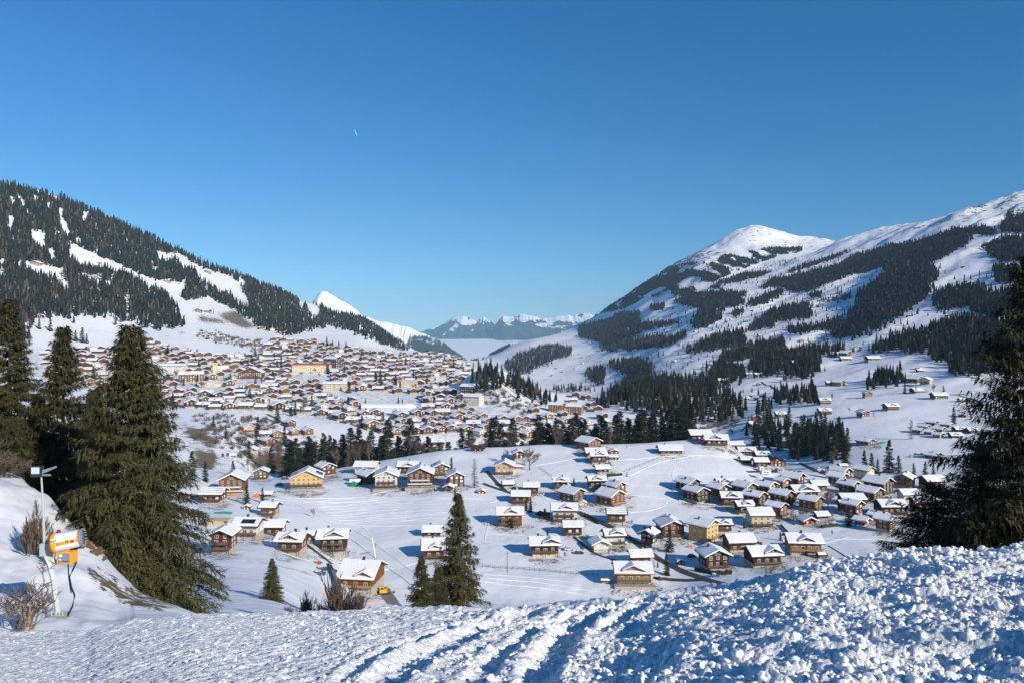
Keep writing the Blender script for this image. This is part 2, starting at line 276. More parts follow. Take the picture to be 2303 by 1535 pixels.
BARE = [crop(3.598, 0, 380, p) for p in (
    [(1900, 1150), (1960, 1180), (2000, 1230), (2060, 1280), (1980, 1290), (1850, 1240), (1770, 1180)],
    [(1600, 1190), (1760, 1210), (1850, 1250), (1700, 1240), (1600, 1220)], [(1460, 1170), (1540, 1180), (1500, 1190)],
    [(1420, 1290), (1520, 1320), (1460, 1370)], [(1300, 1330), (1420, 1360), (1300, 1370)], [(1310, 1265), (1400, 1290), (1340, 1300)],
    [(1470, 1425), (1570, 1445), (1500, 1450)], [(1910, 1050), (2000, 1090), (1940, 1105)], [(230, 1290), (330, 1300), (300, 1320)])] + \
   [[(420, 960), (450, 965), (480, 990), (478, 1005), (465, 1000), (440, 985), (415, 975)], [(440, 1010), (480, 1015), (490, 1035), (470, 1055), (440, 1045)],
    [(855, 775), (873, 783), (868, 785)], [(560, 1020), (640, 1020), (640, 1060), (570, 1060)],
    [(185, 1255), (215, 1262), (260, 1300), (330, 1330), (430, 1362), (360, 1372), (270, 1350), (200, 1300)], [(1355, 955), (1375, 952), (1370, 972)],
    [(1110, 866), (1150, 872), (1160, 888), (1120, 880)]]
bare = np.zeros_like(XX); rock = np.zeros_like(XX)
vis = RWf <= CMIN + 2
for p in BARE: bare[in_poly(U2, RWf, p) & vis] = 0.66 if p[0][1] < 1200 else 0.50
bare += ((U2 < 700) & (U2 > 400) & (YY > 560) & (YY < 800)) * 0.36 + in_poly(U2, RWf, [(60, 790), (345, 765), (480, 800), (600, 792), (700, 762), (960, 795), (1060, 808), (1250, 985), (1000, 985), (740, 950), (540, 930), (60, 850)]) * vis * 0.38 + ((U2 > 440) & (U2 < 660) & (YY > 1500) & (YY < 2400)) * 0.26
rock += np.clip(hi * 0.17, 0, 0.17) * (1 + 1.0 * ((U2 > 2050) & (YY > 3000))) + in_poly(U2, RWf, crop(2.296, 1300, 400, [(450, 470), (600, 380), (760, 380), (830, 440), (760, 500), (560, 520)])) * 0.35

def blur(a, n=2):
    for _ in range(n):
        a = np.pad(a, 1, mode='edge'); a = (a[1:-1, 1:-1] * 2 + a[:-2, 1:-1] + a[2:, 1:-1] + a[1:-1, :-2] + a[1:-1, 2:]) / 6
    return a
bare = blur(bare, 3)
def grid_mesh(name, X, Y, Z, attrs=None):
    nu, nv = X.shape; V = np.stack([X, Y, Z], -1).reshape(-1, 3); idx = np.arange(nu * nv).reshape(nu, nv)
    Q = np.stack([idx[:-1, :-1], idx[1:, :-1], idx[1:, 1:], idx[:-1, 1:]], -1).reshape(-1, 4)
    me = mesh(name, V, Q, True)
    for k, a in (attrs or {}).items():
        at_ = me.attributes.new(k, 'FLOAT', 'POINT'); at_.data.foreach_set('value', np.ascontiguousarray(a, dtype=np.float32).ravel())
    return me

terr = link('ground', grid_mesh('ground', XX, YY, ZZ, {'bare': bare, 'rock': rock}), M_TERR)
tag(terr, 'snow covered valley sides, terrace and slopes', kind='structure')

# the ground goes on behind and beside the camera
def back_ground():
    th = np.linspace(-math.pi, 0, 60); r = np.geomspace(14, 6000, 40); T, R_ = np.meshgrid(th, r, indexing='ij')
    X = R_ * np.cos(T) * 1.0; Y = R_ * np.sin(T) * 1.0 - 3.0
    Z = -1.5 + 0.22 * (-Y) ** 0.92 + 0.02 * X + 0.02 * R_ * fbm(X / 300, Y / 300, 3, 2) * 0.3
    return grid_mesh('slope_behind', X, Y, Z)

# ------------------------------------------------------------------ far ranges, sea of fog
def ridge(name, prof, Y0, depth, zb, seed, rockamt, m, label, relief=60, n=520, cast=None):
    """a mountain range: skyline profile (pixel columns and rows at distance Y0), real slopes towards and away from us"""
    px = np.linspace(prof[0][0], prof[-1][0], n); top = np.interp(px, [p[0] for p in prof], [p[1] for p in prof])
    top = top + 1.3 * fbm(px / 9, px * 0, 3, seed); x = (px - CX) / F * Y0; zt = (HY - top) / F * Y0; k = 90
    t = np.linspace(-1, 1, k)
    X = np.broadcast_to(x[:, None], (n, k)).copy(); Tt = np.broadcast_to(t[None, :], (n, k)); Y = Y0 + Tt * depth
    prof_ = (1 - np.abs(Tt)) ** 1.15; Z = zb + (zt[:, None] - zb) * prof_
    rr = relief * (1 - prof_) * 2.2
    Z = Z - (np.abs(fbm(X / (relief * 9), Y / (relief * 9), 6, seed, 0.55))) * rr * np.clip(prof_ * 4, 0, 1) + relief * 0.10 * fbm(X / (relief * 1.5), Y / (relief * 1.5), 3, seed + 5)
    gx = np.gradient(Z, axis=1) / (depth * 2 / k)
    me = grid_mesh(name, X, Y, Z)
    o = link(name, me, m); tag(o, label, kind='structure'); return o

def range_mat(name, lo, hi_, dark=(0.035, 0.045, 0.05), sc_=0.0012, bias=0.0, stepw=0.05, zamt=0.22):
    m = mat(name, SNOW, 0.8, 0.1); nt = m.node_tree; b = nt.nodes['Principled BSDF']
    g = nd(m, 'ShaderNodeNewGeometry'); sp = nd(m, 'ShaderNodeSeparateXYZ'); nt.links.new(g.outputs['Position'], sp.inputs[0])
    mr = nd(m, 'ShaderNodeMapRange'); mr.inputs[1].default_value = lo; mr.inputs[2].default_value = hi_; mr.inputs[3].default_value = -zamt; mr.inputs[4].default_value = zamt
    nt.links.new(sp.outputs[2], mr.inputs[0])
    mp = nd(m, 'ShaderNodeMapping'); mp.inputs['Scale'].default_value = (1, 0.55, 1.6); nt.links.new(g.outputs['Position'], mp.inputs[0])
    n = nd(m, 'ShaderNodeTexNoise', Scale=sc_, Detail=10.0, Roughness=0.62); nt.links.new(mp.outputs[0], n.inputs[0])
    ns = nd(m, 'ShaderNodeSeparateXYZ'); nt.links.new(g.outputs['Normal'], ns.inputs[0])
    a = nd(m, 'ShaderNodeMath', operation='ADD'); nt.links.new(n.outputs['Fac'], a.inputs[0]); nt.links.new(mr.outputs[0], a.inputs[1])
    fl = nd(m, 'ShaderNodeMapRange'); fl.inputs[1].default_value = 0.5; fl.inputs[2].default_value = 1.0; fl.inputs[3].default_value = -0.12; fl.inputs[4].default_value = 0.10
    nt.links.new(ns.outputs[2], fl.inputs[0])
    a2 = nd(m, 'ShaderNodeMath', operation='ADD'); nt.links.new(a.outputs[0], a2.inputs[0]); nt.links.new(fl.outputs[0], a2.inputs[1])
    st = nd(m, 'ShaderNodeMapRange'); st.inputs[1].default_value = 0.5 - bias; st.inputs[2].default_value = 0.5 - bias + stepw; nt.links.new(a2.outputs[0], st.inputs[0])
    mx = nd(m, 'ShaderNodeMix', data_type='RGBA'); mx.inputs[6].default_value = (*dark, 1); mx.inputs[7].default_value = (*SNOW, 1)
    nt.links.new(st.outputs[0], mx.inputs[0]); nt.links.new(mx.outputs[2], b.inputs['Base Color']); return m

MF = range_mat('far_range', -350, 150, bias=-0.05, sc_=0.0028, zamt=0.15, stepw=0.04)
MW = range_mat('white_hill', -300, 60, bias=0.10, sc_=0.0022)
MP = range_mat('white_peak', -300, 60, bias=0.20, sc_=0.004)
ridge('left_far_range', [(905, 775), (930, 755), (950, 742), (965, 738), (975, 740), (1000, 728), (1018, 714), (1030, 709), (1042, 707), (1052, 711), (1064, 717), (1072, 722), (1080, 715), (1088, 712), (1098, 718), (1110, 727), (1118, 735), (1124, 745), (1140, 765), (1160, 790)],
      23000, 4200, -800, 31, 1, MF, 'distant pointed blue mountain with snow on its top behind the fog', 270)
ridge('right_far_range', [(1070, 790), (1090, 770), (1105, 745), (1113, 728), (1122, 716), (1130, 709), (1140, 711), (1155, 712), (1166, 707), (1176, 704), (1190, 706), (1205, 712), (1222, 716), (1240, 715), (1258, 711), (1272, 709), (1285, 710), (1300, 706), (1325, 704), (1350, 712), (1400, 720), (1600, 760)],
      21500, 3800, -800, 47, 1, MF, 'distant flat topped blue mountain with snow patches behind the fog', 240)
ridge('snow_peak', [(600, 760), (650, 735), (692, 708), (712, 664), (722, 655), (730, 653), (745, 661), (765, 672), (790, 688), (815, 706), (850, 730), (900, 760)],
      7200, 900, -300, 12, 1, MP, 'small white pointed peak looking over the wooded ridge', 40)
ridge('white_hill', [(780, 700), (830, 712), (850, 719), (870, 724), (890, 729), (910, 733), (925, 738), (945, 745), (965, 752), (985, 761), (1003, 772), (1020, 785), (1040, 800)],
      9000, 1500, -600, 77, 1, MW, 'white hill with dark wood patches falling to the sea of fog', 60)

xs = np.linspace(-9000, 15000, 160); ys = np.linspace(7000, 28800, 200); FX, FY = np.meshgrid(xs, ys, indexing='ij')
FZ = -505 + 10 * fbm(FX / 1500, FY / 3500, 4, 8)
fog = link('valley_fog', grid_mesh('valley_fog', FX, FY, FZ), mat('fog_top', (0.80, 0.82, 0.84), 1.0, 0.0)); tag(fog, 'flat sea of fog filling the far valley', kind='stuff')

# thin even air that fades the far hills
hz = bpy.data.meshes.new('haze'); bm = bmesh.new(); bmesh.ops.create_cube(bm, size=1); bm.to_mesh(hz); bm.free()
hzo = link('haze', hz); hzo.location = (2000, 10000, 0); hzo.scale = (36000, 38400, 2100); hzo.display_type = 'WIRE'
hm = bpy.data.materials.new('haze_air'); hm.use_nodes = True; nt = hm.node_tree; nt.nodes.remove(nt.nodes['Principled BSDF'])
pv = nt.nodes.new('ShaderNodeVolumePrincipled'); pv.inputs['Density'].default_value = 3.1e-5; pv.inputs['Color'].default_value = (0.42, 0.74, 1, 1)
pv.inputs['Anisotropy'].default_value = -0.3
nt.links.new(pv.outputs[0], nt.nodes['Material Output'].inputs['Volume']); hz.materials.append(hm)
tag(hzo, 'thin blue haze over the valley', kind='stuff')

# ------------------------------------------------------------------ trees
M_NEEDLE = varied('spruce_needles', (0.040, 0.043, 0.017), (0.080, 0.070, 0.026), 1.2, 0.7, objvar=0.25, spec=0.15)
M_NEEDLE_D = varied('dark_spruce_needles', (0.018, 0.025, 0.013), (0.040, 0.042, 0.019), 1.5, 0.7, objvar=0.3, spec=0.15)
M_NEEDLE_F = varied('forest_needles', (0.010, 0.015, 0.012), (0.034, 0.034, 0.021), 0.9, 0.85, objvar=0.45, spec=0.05)
M_LARCH = varied('larch_twigs', (0.13, 0.085, 0.050), (0.18, 0.115, 0.068), 2.0, 0.9, objvar=0.25, spec=0.05)
M_TWIG = varied('bare_twigs', (0.115, 0.090, 0.075), (0.16, 0.120, 0.095), 2.0, 0.9, objvar=0.25, spec=0.05)
M_BARK = varied('bark', (0.075, 0.055, 0.042), (0.14, 0.11, 0.09), 9.0, 0.9, bump=0.02, spec=0.1, stretch=(1, 1, 0.2))
M_DRYBARK = varied('pale_dry_bark', (0.24, 0.17, 0.115), (0.36, 0.27, 0.19), 9.0, 0.9, bump=0.02, spec=0.1, stretch=(1, 1, 0.2))

def tube(pts, rad, sides=6, cap=False):
    """vertices and faces of a tapering tube through pts"""
    V = []; Fs = []; n = len(pts)
    for i in range(n):
        a = Vector(pts[max(i - 1, 0)]); b = Vector(pts[min(i + 1, n - 1)]); d = (b - a).normalized()
        u = d.cross(Vector((0, 0, 1)) if abs(d.z) < 0.95 else Vector((1, 0, 0))).normalized(); w = d.cross(u)
        for k in range(sides):
            t = 2 * math.pi * k / sides; V.append(Vector(pts[i]) + (u * math.cos(t) + w * math.sin(t)) * rad[i])
    for i in range(n - 1):
        for k in range(sides):
            a = i * sides + k; b = i * sides + (k + 1) % sides; Fs.append((a, b, b + sides, a + sides))
    if cap: Fs.append(tuple(range(sides))[::-1]); Fs.append(tuple(range((n - 1) * sides, n * sides)))
    return V, Fs

class Geo:
    def __init__(s): s.V = []; s.F = []; s.M = []
    def add(s, V, Fs, m=0):
        o = len(s.V); s.V += [tuple(v) for v in V]; s.F += [tuple(i + o for i in f) for f in Fs]; s.M += [m] * len(Fs)
    def box(s, x0, x1, y0, y1, z0, z1, m=0):
        s.add([(x0, y0, z0), (x1, y0, z0), (x1, y1, z0), (x0, y1, z0), (x0, y0, z1), (x1, y0, z1), (x1, y1, z1), (x0, y1, z1)],
              [(0, 3, 2, 1), (4, 5, 6, 7), (0, 1, 5, 4), (1, 2, 6, 5), (2, 3, 7, 6), (3, 0, 4, 7)], m)
    def tube(s, pts, rad, sides=6, m=0, cap=True):
        if not isinstance(rad, (list, tuple)): rad = [rad] * len(pts)
        V, Fs = tube(pts, rad, sides, cap); s.add(V, Fs, m)
    def mesh(s, name, smooth=False): return mesh(name, s.V, s.F, smooth, s.M if any(s.M) else None)

def spruce(seed, H, spread, whorl, nbr, twigs, blades, bw, bl, drop=0.35, gap=0.0, low=0.04, thin=1.0, shape=0.85):
    """a spruce crown as drooping boughs with hanging sprays of needles (triangles); returns crown and wood meshes"""
    r = np.random.default_rng(seed); T = []; W = Geo()
    W.tube([(0, 0, -1.5), (0, 0, H * 0.3), (0.0, 0, H * 0.7), (0, 0, H)], [H * 0.017, H * 0.013, H * 0.007, 0.01], 8)
    z = H * low
    while z < H * 0.985:
        f = z / H; L0 = spread * ((1 - f) ** shape) * min(1, 0.80 + f * 2.2) + 0.15
        nb = max(4, int(nbr * (0.5 + 0.5 * (1 - f)) + r.uniform(-1, 1)))
        for b in range(nb):
            if r.random() < gap: continue
            az = r.uniform(0, 2 * math.pi); L = L0 * r.uniform(0.62, 1.12); rise = (f - 0.45) * 0.9
            ca, sa = math.cos(az), math.sin(az); zz = z + r.uniform(-0.5, 0.5) * whorl
            n = max(4, int(twigs * L / spread)); t = (np.arange(n) + r.uniform(0, 1, n)) / n; t = 0.12 + 0.88 * t
            rad = L * t; dz = L * (rise * t - drop * t * t * (1.3 - f) + 0.16 * t ** 3)
            if L > spread * 0.55 and r.random() < 0.5 * thin:
                q = [0, 0.4, 0.75, 0.95]; W.tube([(ca * L * a, sa * L * a, zz + L * (rise * a - drop * a * a * (1.3 - f) + 0.16 * a ** 3)) for a in q], [L * 0.010, L * 0.007, L * 0.004, 0.004], 3)
            tw = 0.30 * L * (1 - 0.75 * t) + 0.10 * spread * 0.4
            for k in range(n):
                for sgn in (-1, 1):
                    m = max(2, int(blades * r.uniform(0.7, 1.3)))
                    s_ = (np.arange(m) + r.uniform(0, 1, m)) / m * tw[k]
                    fx = rad[k] + s_ * 0.55; sx = sgn * s_ * 0.95
                    px = ca * fx - sa * sx; py = sa * fx + ca * sx; pz = zz + dz[k] - 0.35 * s_ - 0.10 * s_ * s_ + r.normal(0, 0.03 * spread * 0.3, m)
                    P = np.stack([px, py, pz], 1)
                    ang = az + sgn * r.uniform(0.1, 1.4, m); down = r.uniform(-0.1, 1.25, m)
                    D = np.stack([np.cos(ang) * np.cos(down), np.sin(ang) * np.cos(down), -np.sin(down)], 1) * (bl * r.uniform(0.6, 1.4, m))[:, None]
                    S = np.stack([-np.sin(ang), np.cos(ang), r.uniform(-0.5, 0.5, m)], 1) * (bw * r.uniform(0.6, 1.3, m))[:, None]
                    T.append(np.stack([P - S, P + S, P + D], 1))
        z += whorl * (0.75 + 0.5 * (1 - f)) * r.uniform(0.8, 1.2)
    # leader
    T = np.concatenate(T).reshape(-1, 3); n = len(T)
    crown = mesh('spruce_crown', T, np.arange(n).reshape(-1, 3)); wood = mesh('spruce_wood', W.V, W.F)
    return crown, wood

def bare_mesh(seed, H, depth=5, sides=3, spread=0.5, stems=1, r0=0.02, kids=3, straight=0.75, fine=1.0, minr=0.006, tilt=0.45):
    r = random.Random(seed); G = Geo()
    def grow(p, d, L, rad, k):
        q = p + d * L * 0.5 + Vector((r.uniform(-1, 1), r.uniform(-1, 1), r.uniform(-0.3, 0.6))) * L * 0.09; e = q + (d + Vector((r.uniform(-.3, .3), r.uniform(-.3, .3), 0.12))).normalized() * L * 0.5
        G.tube([p, q, e], [rad, rad * 0.8, rad * 0.62], 6 if rad > 0.07 else sides, cap=False)
        if k == 0: return
        for i in range(kids + (1 if r.random() < 0.4 else 0)):
            base = p.lerp(e, r.uniform(0.45, 1.0)) if i else e
            nd_ = (d * straight + Vector((r.uniform(-1, 1), r.uniform(-1, 1), r.uniform(-0.25, 0.8))) * spread * 1.3).normalized()
            grow(base, nd_, L * r.uniform(0.55, 0.85), max(rad * (0.6 if i else 0.68), minr * fine), k - 1)
    for s in range(stems):
        a = r.uniform(0, 6.28); t = r.uniform(0.05, tilt) if stems > 1 else 0.03
        d = Vector((math.cos(a) * t, math.sin(a) * t, 1)).normalized()
        grow(Vector((math.cos(a) * 0.012 * H * (stems > 1), math.sin(a) * 0.012 * H * (stems > 1), -0.3)), d, H * 0.30 * r.uniform(0.8, 1.15), H * r0, depth)
    return G.mesh('bare_crown')

def cone_tree(seed, H=1.0, R=0.17, layers=7, sides=7, jag=0.45):
    """a forest spruce of ragged drooping tiers, ~150 triangles"""
    r = random.Random(seed); V = []; Fs = []
    for i in range(layers):
        f = i / layers; z1 = H * (0.10 + 0.86 * f); zt = z1 + H * (0.9 / layers) * 1.9; rr = R * (1 - f) ** 0.85 + 0.012
        o = len(V); V.append((r.uniform(-.01, .01), r.uniform(-.01, .01), min(zt, H)))
        ph = r.uniform(0, 6)
        for k in range(sides * 2):
            t = ph + math.pi * k / sides; q = rr * (r.uniform(1 - jag * 0.5, 1.15) if k % 2 == 0 else r.uniform(0.35, 1 - jag))
            V.append((q * math.cos(t), q * math.sin(t), z1 + (0.0 if k % 2 == 0 else 0.035) * H + r.uniform(-.018, .012) * H))
        for k in range(sides * 2): Fs.append((o, o + 1 + k, o + 1 + (k + 1) % (sides * 2)))
    return mesh('forest_spruce', V, Fs)

# --- shared tree meshes
HI = [spruce(1, 16, 5.0, 0.30, 15, 22, 9, 0.038, 0.34, drop=0.40, low=0.03, shape=0.80, thin=0.6),
      spruce(2, 16, 4.6, 0.34, 13, 20, 8, 0.042, 0.36, drop=0.36, low=0.03, shape=0.88, thin=0.6)]
HIR = spruce(5, 16, 5.8, 0.36, 13, 22, 8, 0.042, 0.36, drop=0.26, low=0.01, shape=0.72, thin=0.5)
CEN = spruce(3, 15.5, 4.6, 0.40, 13, 18, 8, 0.050, 0.40, drop=0.34, gap=0.03, low=0.02, shape=0.85, thin=0.5)
MIDS = [spruce(20 + i, 15, sp, 0.60, 9, 10, 4, 0.11, 0.60, drop=0.3, gap=0.06, low=0.02, thin=0.4, shape=sh) for i, (sp, sh) in enumerate([(3.0, .80), (3.5, .85), (2.7, .70), (3.8, .75)])]
LARCHS = [spruce(40 + i, 15, sp, 0.7, 8, 10, 3, 0.045, 0.55, drop=0.1, gap=0.1, low=0.12, thin=1.0, shape=0.7) for i, sp in enumerate([2.8, 3.3])]
BARES = [bare_mesh(60 + i, 10, 5, 3, sp, 1, 0.016, 3, 0.8, minr=0.030) for i, sp in enumerate([0.45, 0.6])]
WIDE = bare_mesh(70, 10, 6, 3, 0.75, 1, 0.024, 3, 0.6, minr=0.022)

def put_tree(kind, px, py, hpx, label, group=None, rz=None, loc=None, wide=1.0):
    p = loc if loc is not None else at(px, py); h = hpx * p.y / F; rz = random.uniform(0, 6.28) if rz is None else rz
    if kind == 'hi': cr, wd, H, m = *HI[0], 16, M_NEEDLE
    elif kind == 'hi2': cr, wd, H, m = *HI[1], 16, M_NEEDLE
    elif kind == 'hir': cr, wd, H, m = *HIR, 16, M_NEEDLE
    elif kind == 'centre': cr, wd, H, m = *CEN, 15.5, M_NEEDLE
    elif kind == 'fir': cr, wd, H, m = *random.choice(MIDS), 15, M_NEEDLE_D
    elif kind == 'larch': cr, wd, H, m = *random.choice(LARCHS), 15, M_LARCH
    elif kind == 'bare': cr, wd, H, m = random.choice(BARES), None, 10, M_TWIG
    elif kind == 'wide': cr, wd, H, m = WIDE, None, 10, M_TWIG
    s = h / H
    if wd is None:
        name = 'bare_tree'; o = link(name, cr, m); o.location = p; o.rotation_euler = (0, 0, rz); o.scale = (s * wide, s * wide, s)
        tag(o, label, 'tree', group); return o
    name = 'larch_tree' if kind == 'larch' else 'spruce_tree'
    o = empty(name, p, rz, s); o.scale = (s * wide, s * wide, s); tag(o, label, 'tree', group)
    link('crown', cr, m, o); link('trunk', wd, M_BARK, o); return o
for cr, wd in HI + [HIR, CEN]: cr.materials.append(M_NEEDLE); wd.materials.append(M_BARK)
for cr, wd in MIDS: cr.materials.append(M_NEEDLE_D); wd.materials.append(M_BARK)
for cr, wd in LARCHS: cr.materials.append(M_LARCH); wd.materials.append(M_BARK)
for m_ in BARES + [WIDE]: m_.materials.append(M_TWIG)

# --- near spruces
def on_ground(px, y):
    x = (px - CX) / F * y; return Vector((x, y, hgt(x, y)))
def near(kind, px, Y, top, label, wide=1.0, rz=None, sink=0.0):
    p = on_ground(px, Y); p.z -= sink; base = HY - p.z / Y * F; return put_tree(kind, px, 0, base - top, label, loc=p, wide=wide, rz=rz)
near('hi', 296, 50, 725, 'tallest spruce of the left group, its skirt reaching the snow right of the snow cannon', 1.06, 1.0)
near('hi2', 84, 68, 880, 'lower spruce squeezed between the left edge spruce and its right neighbour', 1.1, 5.0)
near('hi2', 22, 62, 668, 'spruce cut by the left edge of the photo, standing behind the slope with the floodlight', 0.95, 2.0)
near('hi2', 142, 64, 728, 'spruce standing between the left edge spruce and the tallest one', 0.9, 4.0)
near('hi', 212, 62, 868, 'spruce filling the gap just left of the tallest one, behind its lower boughs', 0.8, 3.0)
near('hi', -110, 60, 640, 'spruce standing outside the left edge of the photo', 1.0, 0.4)
near('centre', 1030, 105, 1108, 'lone tall spruce in the middle beyond the rough piste', 0.85, 2.2)
near('centre', 948, 100, 1255, 'small spruce left of the tall middle one, hiding its foot', 1.05, 0.6)
near('centre', 985, 102, 1275, 'smallest spruce pressed between the two middle ones', 1.1, 5.0)
near('hir', 2330, 34, 560, 'huge dark spruce cut by the right edge of the photo', 0.92, 0.3)
near('hir', 2104, 38, 1085, 'low wide spruce left of the huge one behind the snow bank on the right', 1.65, 1.7)
near('hir', 2212, 37, 1000, 'middle spruce between the low wide one and the huge right edge one', 1.3, 2.7)
near('centre', 612, 130, 1255, 'small lone spruce on the smooth slope below the four dark chalets', 1.15, 1.1)

# --- woods: polygons traced on the photograph; every tree stands on the ground where it is seen
A = lambda pts: crop(3.598, 0, 380, pts)
B = lambda pts: crop(2.296, 1300, 400, pts)
C_ = lambda pts: crop(3.655, 900, 640, pts)
left_wood = [(-120, 400), (0, 412), (50, 425), (100, 434), (150, 450), (200, 472), (260, 497), (330, 532), (400, 563), (450, 592), (500, 608), (560, 622), (620, 650), (700, 683), (760, 706), (820, 714), (880, 757), (920, 790), (900, 790), (860, 775), (800, 750), (735, 733), (690, 752), (640, 755), (598, 742), (570, 735), (570, 712),
             (405, 735), (340, 740), (305, 725), (264, 728), (262, 700), (240, 715), (210, 712), (195, 700), (160, 722), (110, 700), (80, 715), (60, 760), (20, 770), (-120, 780)]
clear = [A([(180, 125), (250, 140), (330, 150), (490, 200), (460, 240), (400, 205), (330, 180), (240, 160)]),
         A([(250, 500), (330, 510), (370, 540), (360, 600), (370, 640), (300, 620), (260, 600)]),
         A([(400, 530), (500, 565), (600, 620), (660, 640), (720, 670), (800, 710), (950, 770), (1080, 830), (1200, 880), (1300, 910), (1500, 930), (1510, 960), (1470, 1000), (1480, 1060), (1560, 1070), (1700, 1040), (1800, 1100), (1900, 1140), (2050, 1270), (2200, 1380), (2000, 1390), (1640, 1290), (1460, 1200), (1440, 1100), (1350, 1010), (1240, 950), (1180, 940), (1100, 870), (1000, 830), (880, 800), (700, 790), (650, 770), (600, 730), (560, 690), (580, 650), (540, 590), (480, 560)]),
         A([(1255, 660), (1340, 690), (1440, 685), (1520, 730), (1590, 790), (1750, 840), (1850, 870), (1940, 920), (1960, 980), (2020, 1100), (1980, 1105), (1900, 1060), (1850, 1000), (1760, 990), (1700, 930), (1620, 880), (1570, 800), (1470, 790), (1440, 720), (1330, 745), (1290, 720)]),
         A([(195, 750), (260, 770), (400, 790), (540, 820), (520, 850), (400, 860), (250, 830), (210, 790)]), A([(0, 790), (40, 830), (50, 900), (0, 870)]),
         A([(80, 380), (120, 400), (110, 460), (70, 480)]), A([(470, 320), (515, 320), (510, 400), (560, 480), (570, 550), (500, 510), (480, 400)]),
         A([(150, 180), (180, 250), (220, 320), (180, 300), (140, 210)]), A([(60, 200), (110, 240), (140, 320), (90, 270)]), A([(760, 265), (830, 300), (830, 320), (760, 280)]),
         A([(740, 540), (760, 550), (755, 600)]), A([(810, 570), (830, 580), (820, 620)]), A([(370, 270), (410, 300), (400, 330), (380, 310)]), A([(400, 650), (440, 680), (430, 750), (380, 680)]),
         A([(450, 830), (530, 860), (560, 950), (500, 960), (450, 880)]), A([(660, 850), (830, 870), (820, 920), (700, 910)]),
         crop(3.489, 340, 640, [(1155, 85), (1200, 120), (1300, 170), (1330, 200), (1300, 265), (1250, 230), (1210, 140), (1180, 200)])]
W_RIGHT = [B(p) for p in (
 [(1430, 400), (1600, 350), (1750, 330), (1850, 300), (1950, 265), (2100, 255), (2160, 270), (2160, 300), (2050, 300), (1980, 360), (1900, 410), (1810, 440), (1860, 480), (1850, 540), (1800, 600), (1770, 650), (1700, 690), (1600, 740), (1570, 790), (1450, 820), (1320, 840), (1310, 800), (1380, 740), (1440, 640), (1450, 590), (1500, 560), (1600, 490), (1560, 460), (1500, 490), (1400, 500), (1300, 550), (1200, 590), (1100, 590), (1050, 570), (940, 570), (1000, 520), (1100, 510), (1250, 470), (1350, 450)],
 [(2080, 350), (2200, 310), (2330, 300), (2330, 430), (2180, 440), (2120, 400)], [(2140, 470), (2230, 450), (2330, 470), (2330, 540), (2150, 550)],
 [(2170, 250), (2230, 210), (2330, 180), (2330, 290), (2200, 290)],
 [(1830, 600), (1950, 560), (2060, 560), (2150, 600), (2330, 560), (2330, 720), (2100, 720), (2020, 690), (2010, 660), (1900, 690), (1830, 665)],
 [(1810, 760), (1900, 740), (2000, 720), (2100, 720), (2330, 760), (2330, 980), (2200, 1000), (2050, 1030), (1920, 1020), (1920, 960), (1810, 940)],
 [(1500, 880), (1600, 830), (1700, 800), (1800, 790), (1810, 900), (1650, 900), (1560, 890), (1500, 920)],
 [(870, 780), (950, 720), (1050, 660), (1200, 650), (1210, 720), (1150, 735), (1050, 740), (980, 780), (870, 800)], [(860, 650), (1050, 570), (1060, 600), (1000, 640), (900, 670)],
 [(560, 890), (700, 810), (850, 790), (870, 860), (760, 880), (560, 920)], [(740, 900), (870, 860), (1060, 830), (1070, 880), (950, 930), (800, 950), (740, 930)],
 [(880, 960), (960, 890), (1100, 880), (1380, 870), (1380, 900), (1240, 920), (1240, 1010), (1180, 1050), (1050, 1020), (900, 1020)],
 [(1480, 1100), (1490, 1050), (1580, 1020), (1680, 1000), (1690, 1060), (1600, 1080), (1500, 1100)], [(960, 1150), (1080, 1100), (1240, 1090), (1240, 1160), (1000, 1180)],
 [(1080, 480), (1200, 440), (1420, 370), (1300, 430), (1100, 495)], [(710, 545), (850, 495), (1010, 480), (900, 525), (720, 565)], [(1000, 470), (1180, 400), (1050, 455)],
 [(0, 760), (150, 740), (320, 720), (320, 750), (560, 740), (400, 780), (250, 830), (130, 880), (110, 850), (0, 820)], [(200, 700), (240, 690), (320, 690), (320, 730), (150, 745)],
 [(230, 870), (420, 850), (560, 790), (560, 820), (450, 870), (250, 900)], [(480, 640), (600, 600), (700, 590), (870, 590), (850, 650), (700, 700), (580, 770), (580, 740), (640, 680)],
 [(590, 760), (700, 700), (745, 690), (740, 730), (660, 770), (590, 785)], [(370, 660), (450, 650), (440, 680), (370, 690)], [(160, 950), (280, 930), (380, 960), (370, 1020), (250, 1020), (170, 990)],
 [(100, 1170), (160, 1100), (280, 1020), (380, 980), (380, 1020), (500, 1030), (540, 1060), (460, 1110), (300, 1150), (120, 1200)], [(30, 1000), (140, 970), (140, 1040), (60, 1060)],
 [(660, 1030), (700, 950), (760, 930), (860, 1010), (850, 1040), (680, 1060)], [(910, 1210), (940, 1170), (1000, 1170), (990, 1230), (960, 1230)], [(1075, 770), (1250, 760), (1380, 720), (1330, 780), (1200, 800), (1080, 815)],
 [(795, 690), (850, 680), (855, 710), (800, 725)], [(1250, 635), (1380, 610), (1430, 600), (1380, 630), (1260, 645)], [(1190, 600), (1260, 590), (1260, 625), (1190, 625)])]
RAV = [B([(330, 1190), (450, 1140), (600, 1080), (760, 1110), (870, 1190), (870, 1230), (760, 1260), (600, 1280), (420, 1250)]), B([(1070, 1440), (1100, 1350), (1180, 1300), (1300, 1300), (1400, 1350), (1400, 1440), (1330, 1480), (1150, 1480)]),
       B([(850, 1370), (880, 1320), (1000, 1280), (1090, 1290), (1050, 1420), (900, 1390)]), B([(250, 1180), (420, 1060), (640, 1050), (860, 1020), (860, 1060), (600, 1120), (400, 1180), (300, 1250)])]
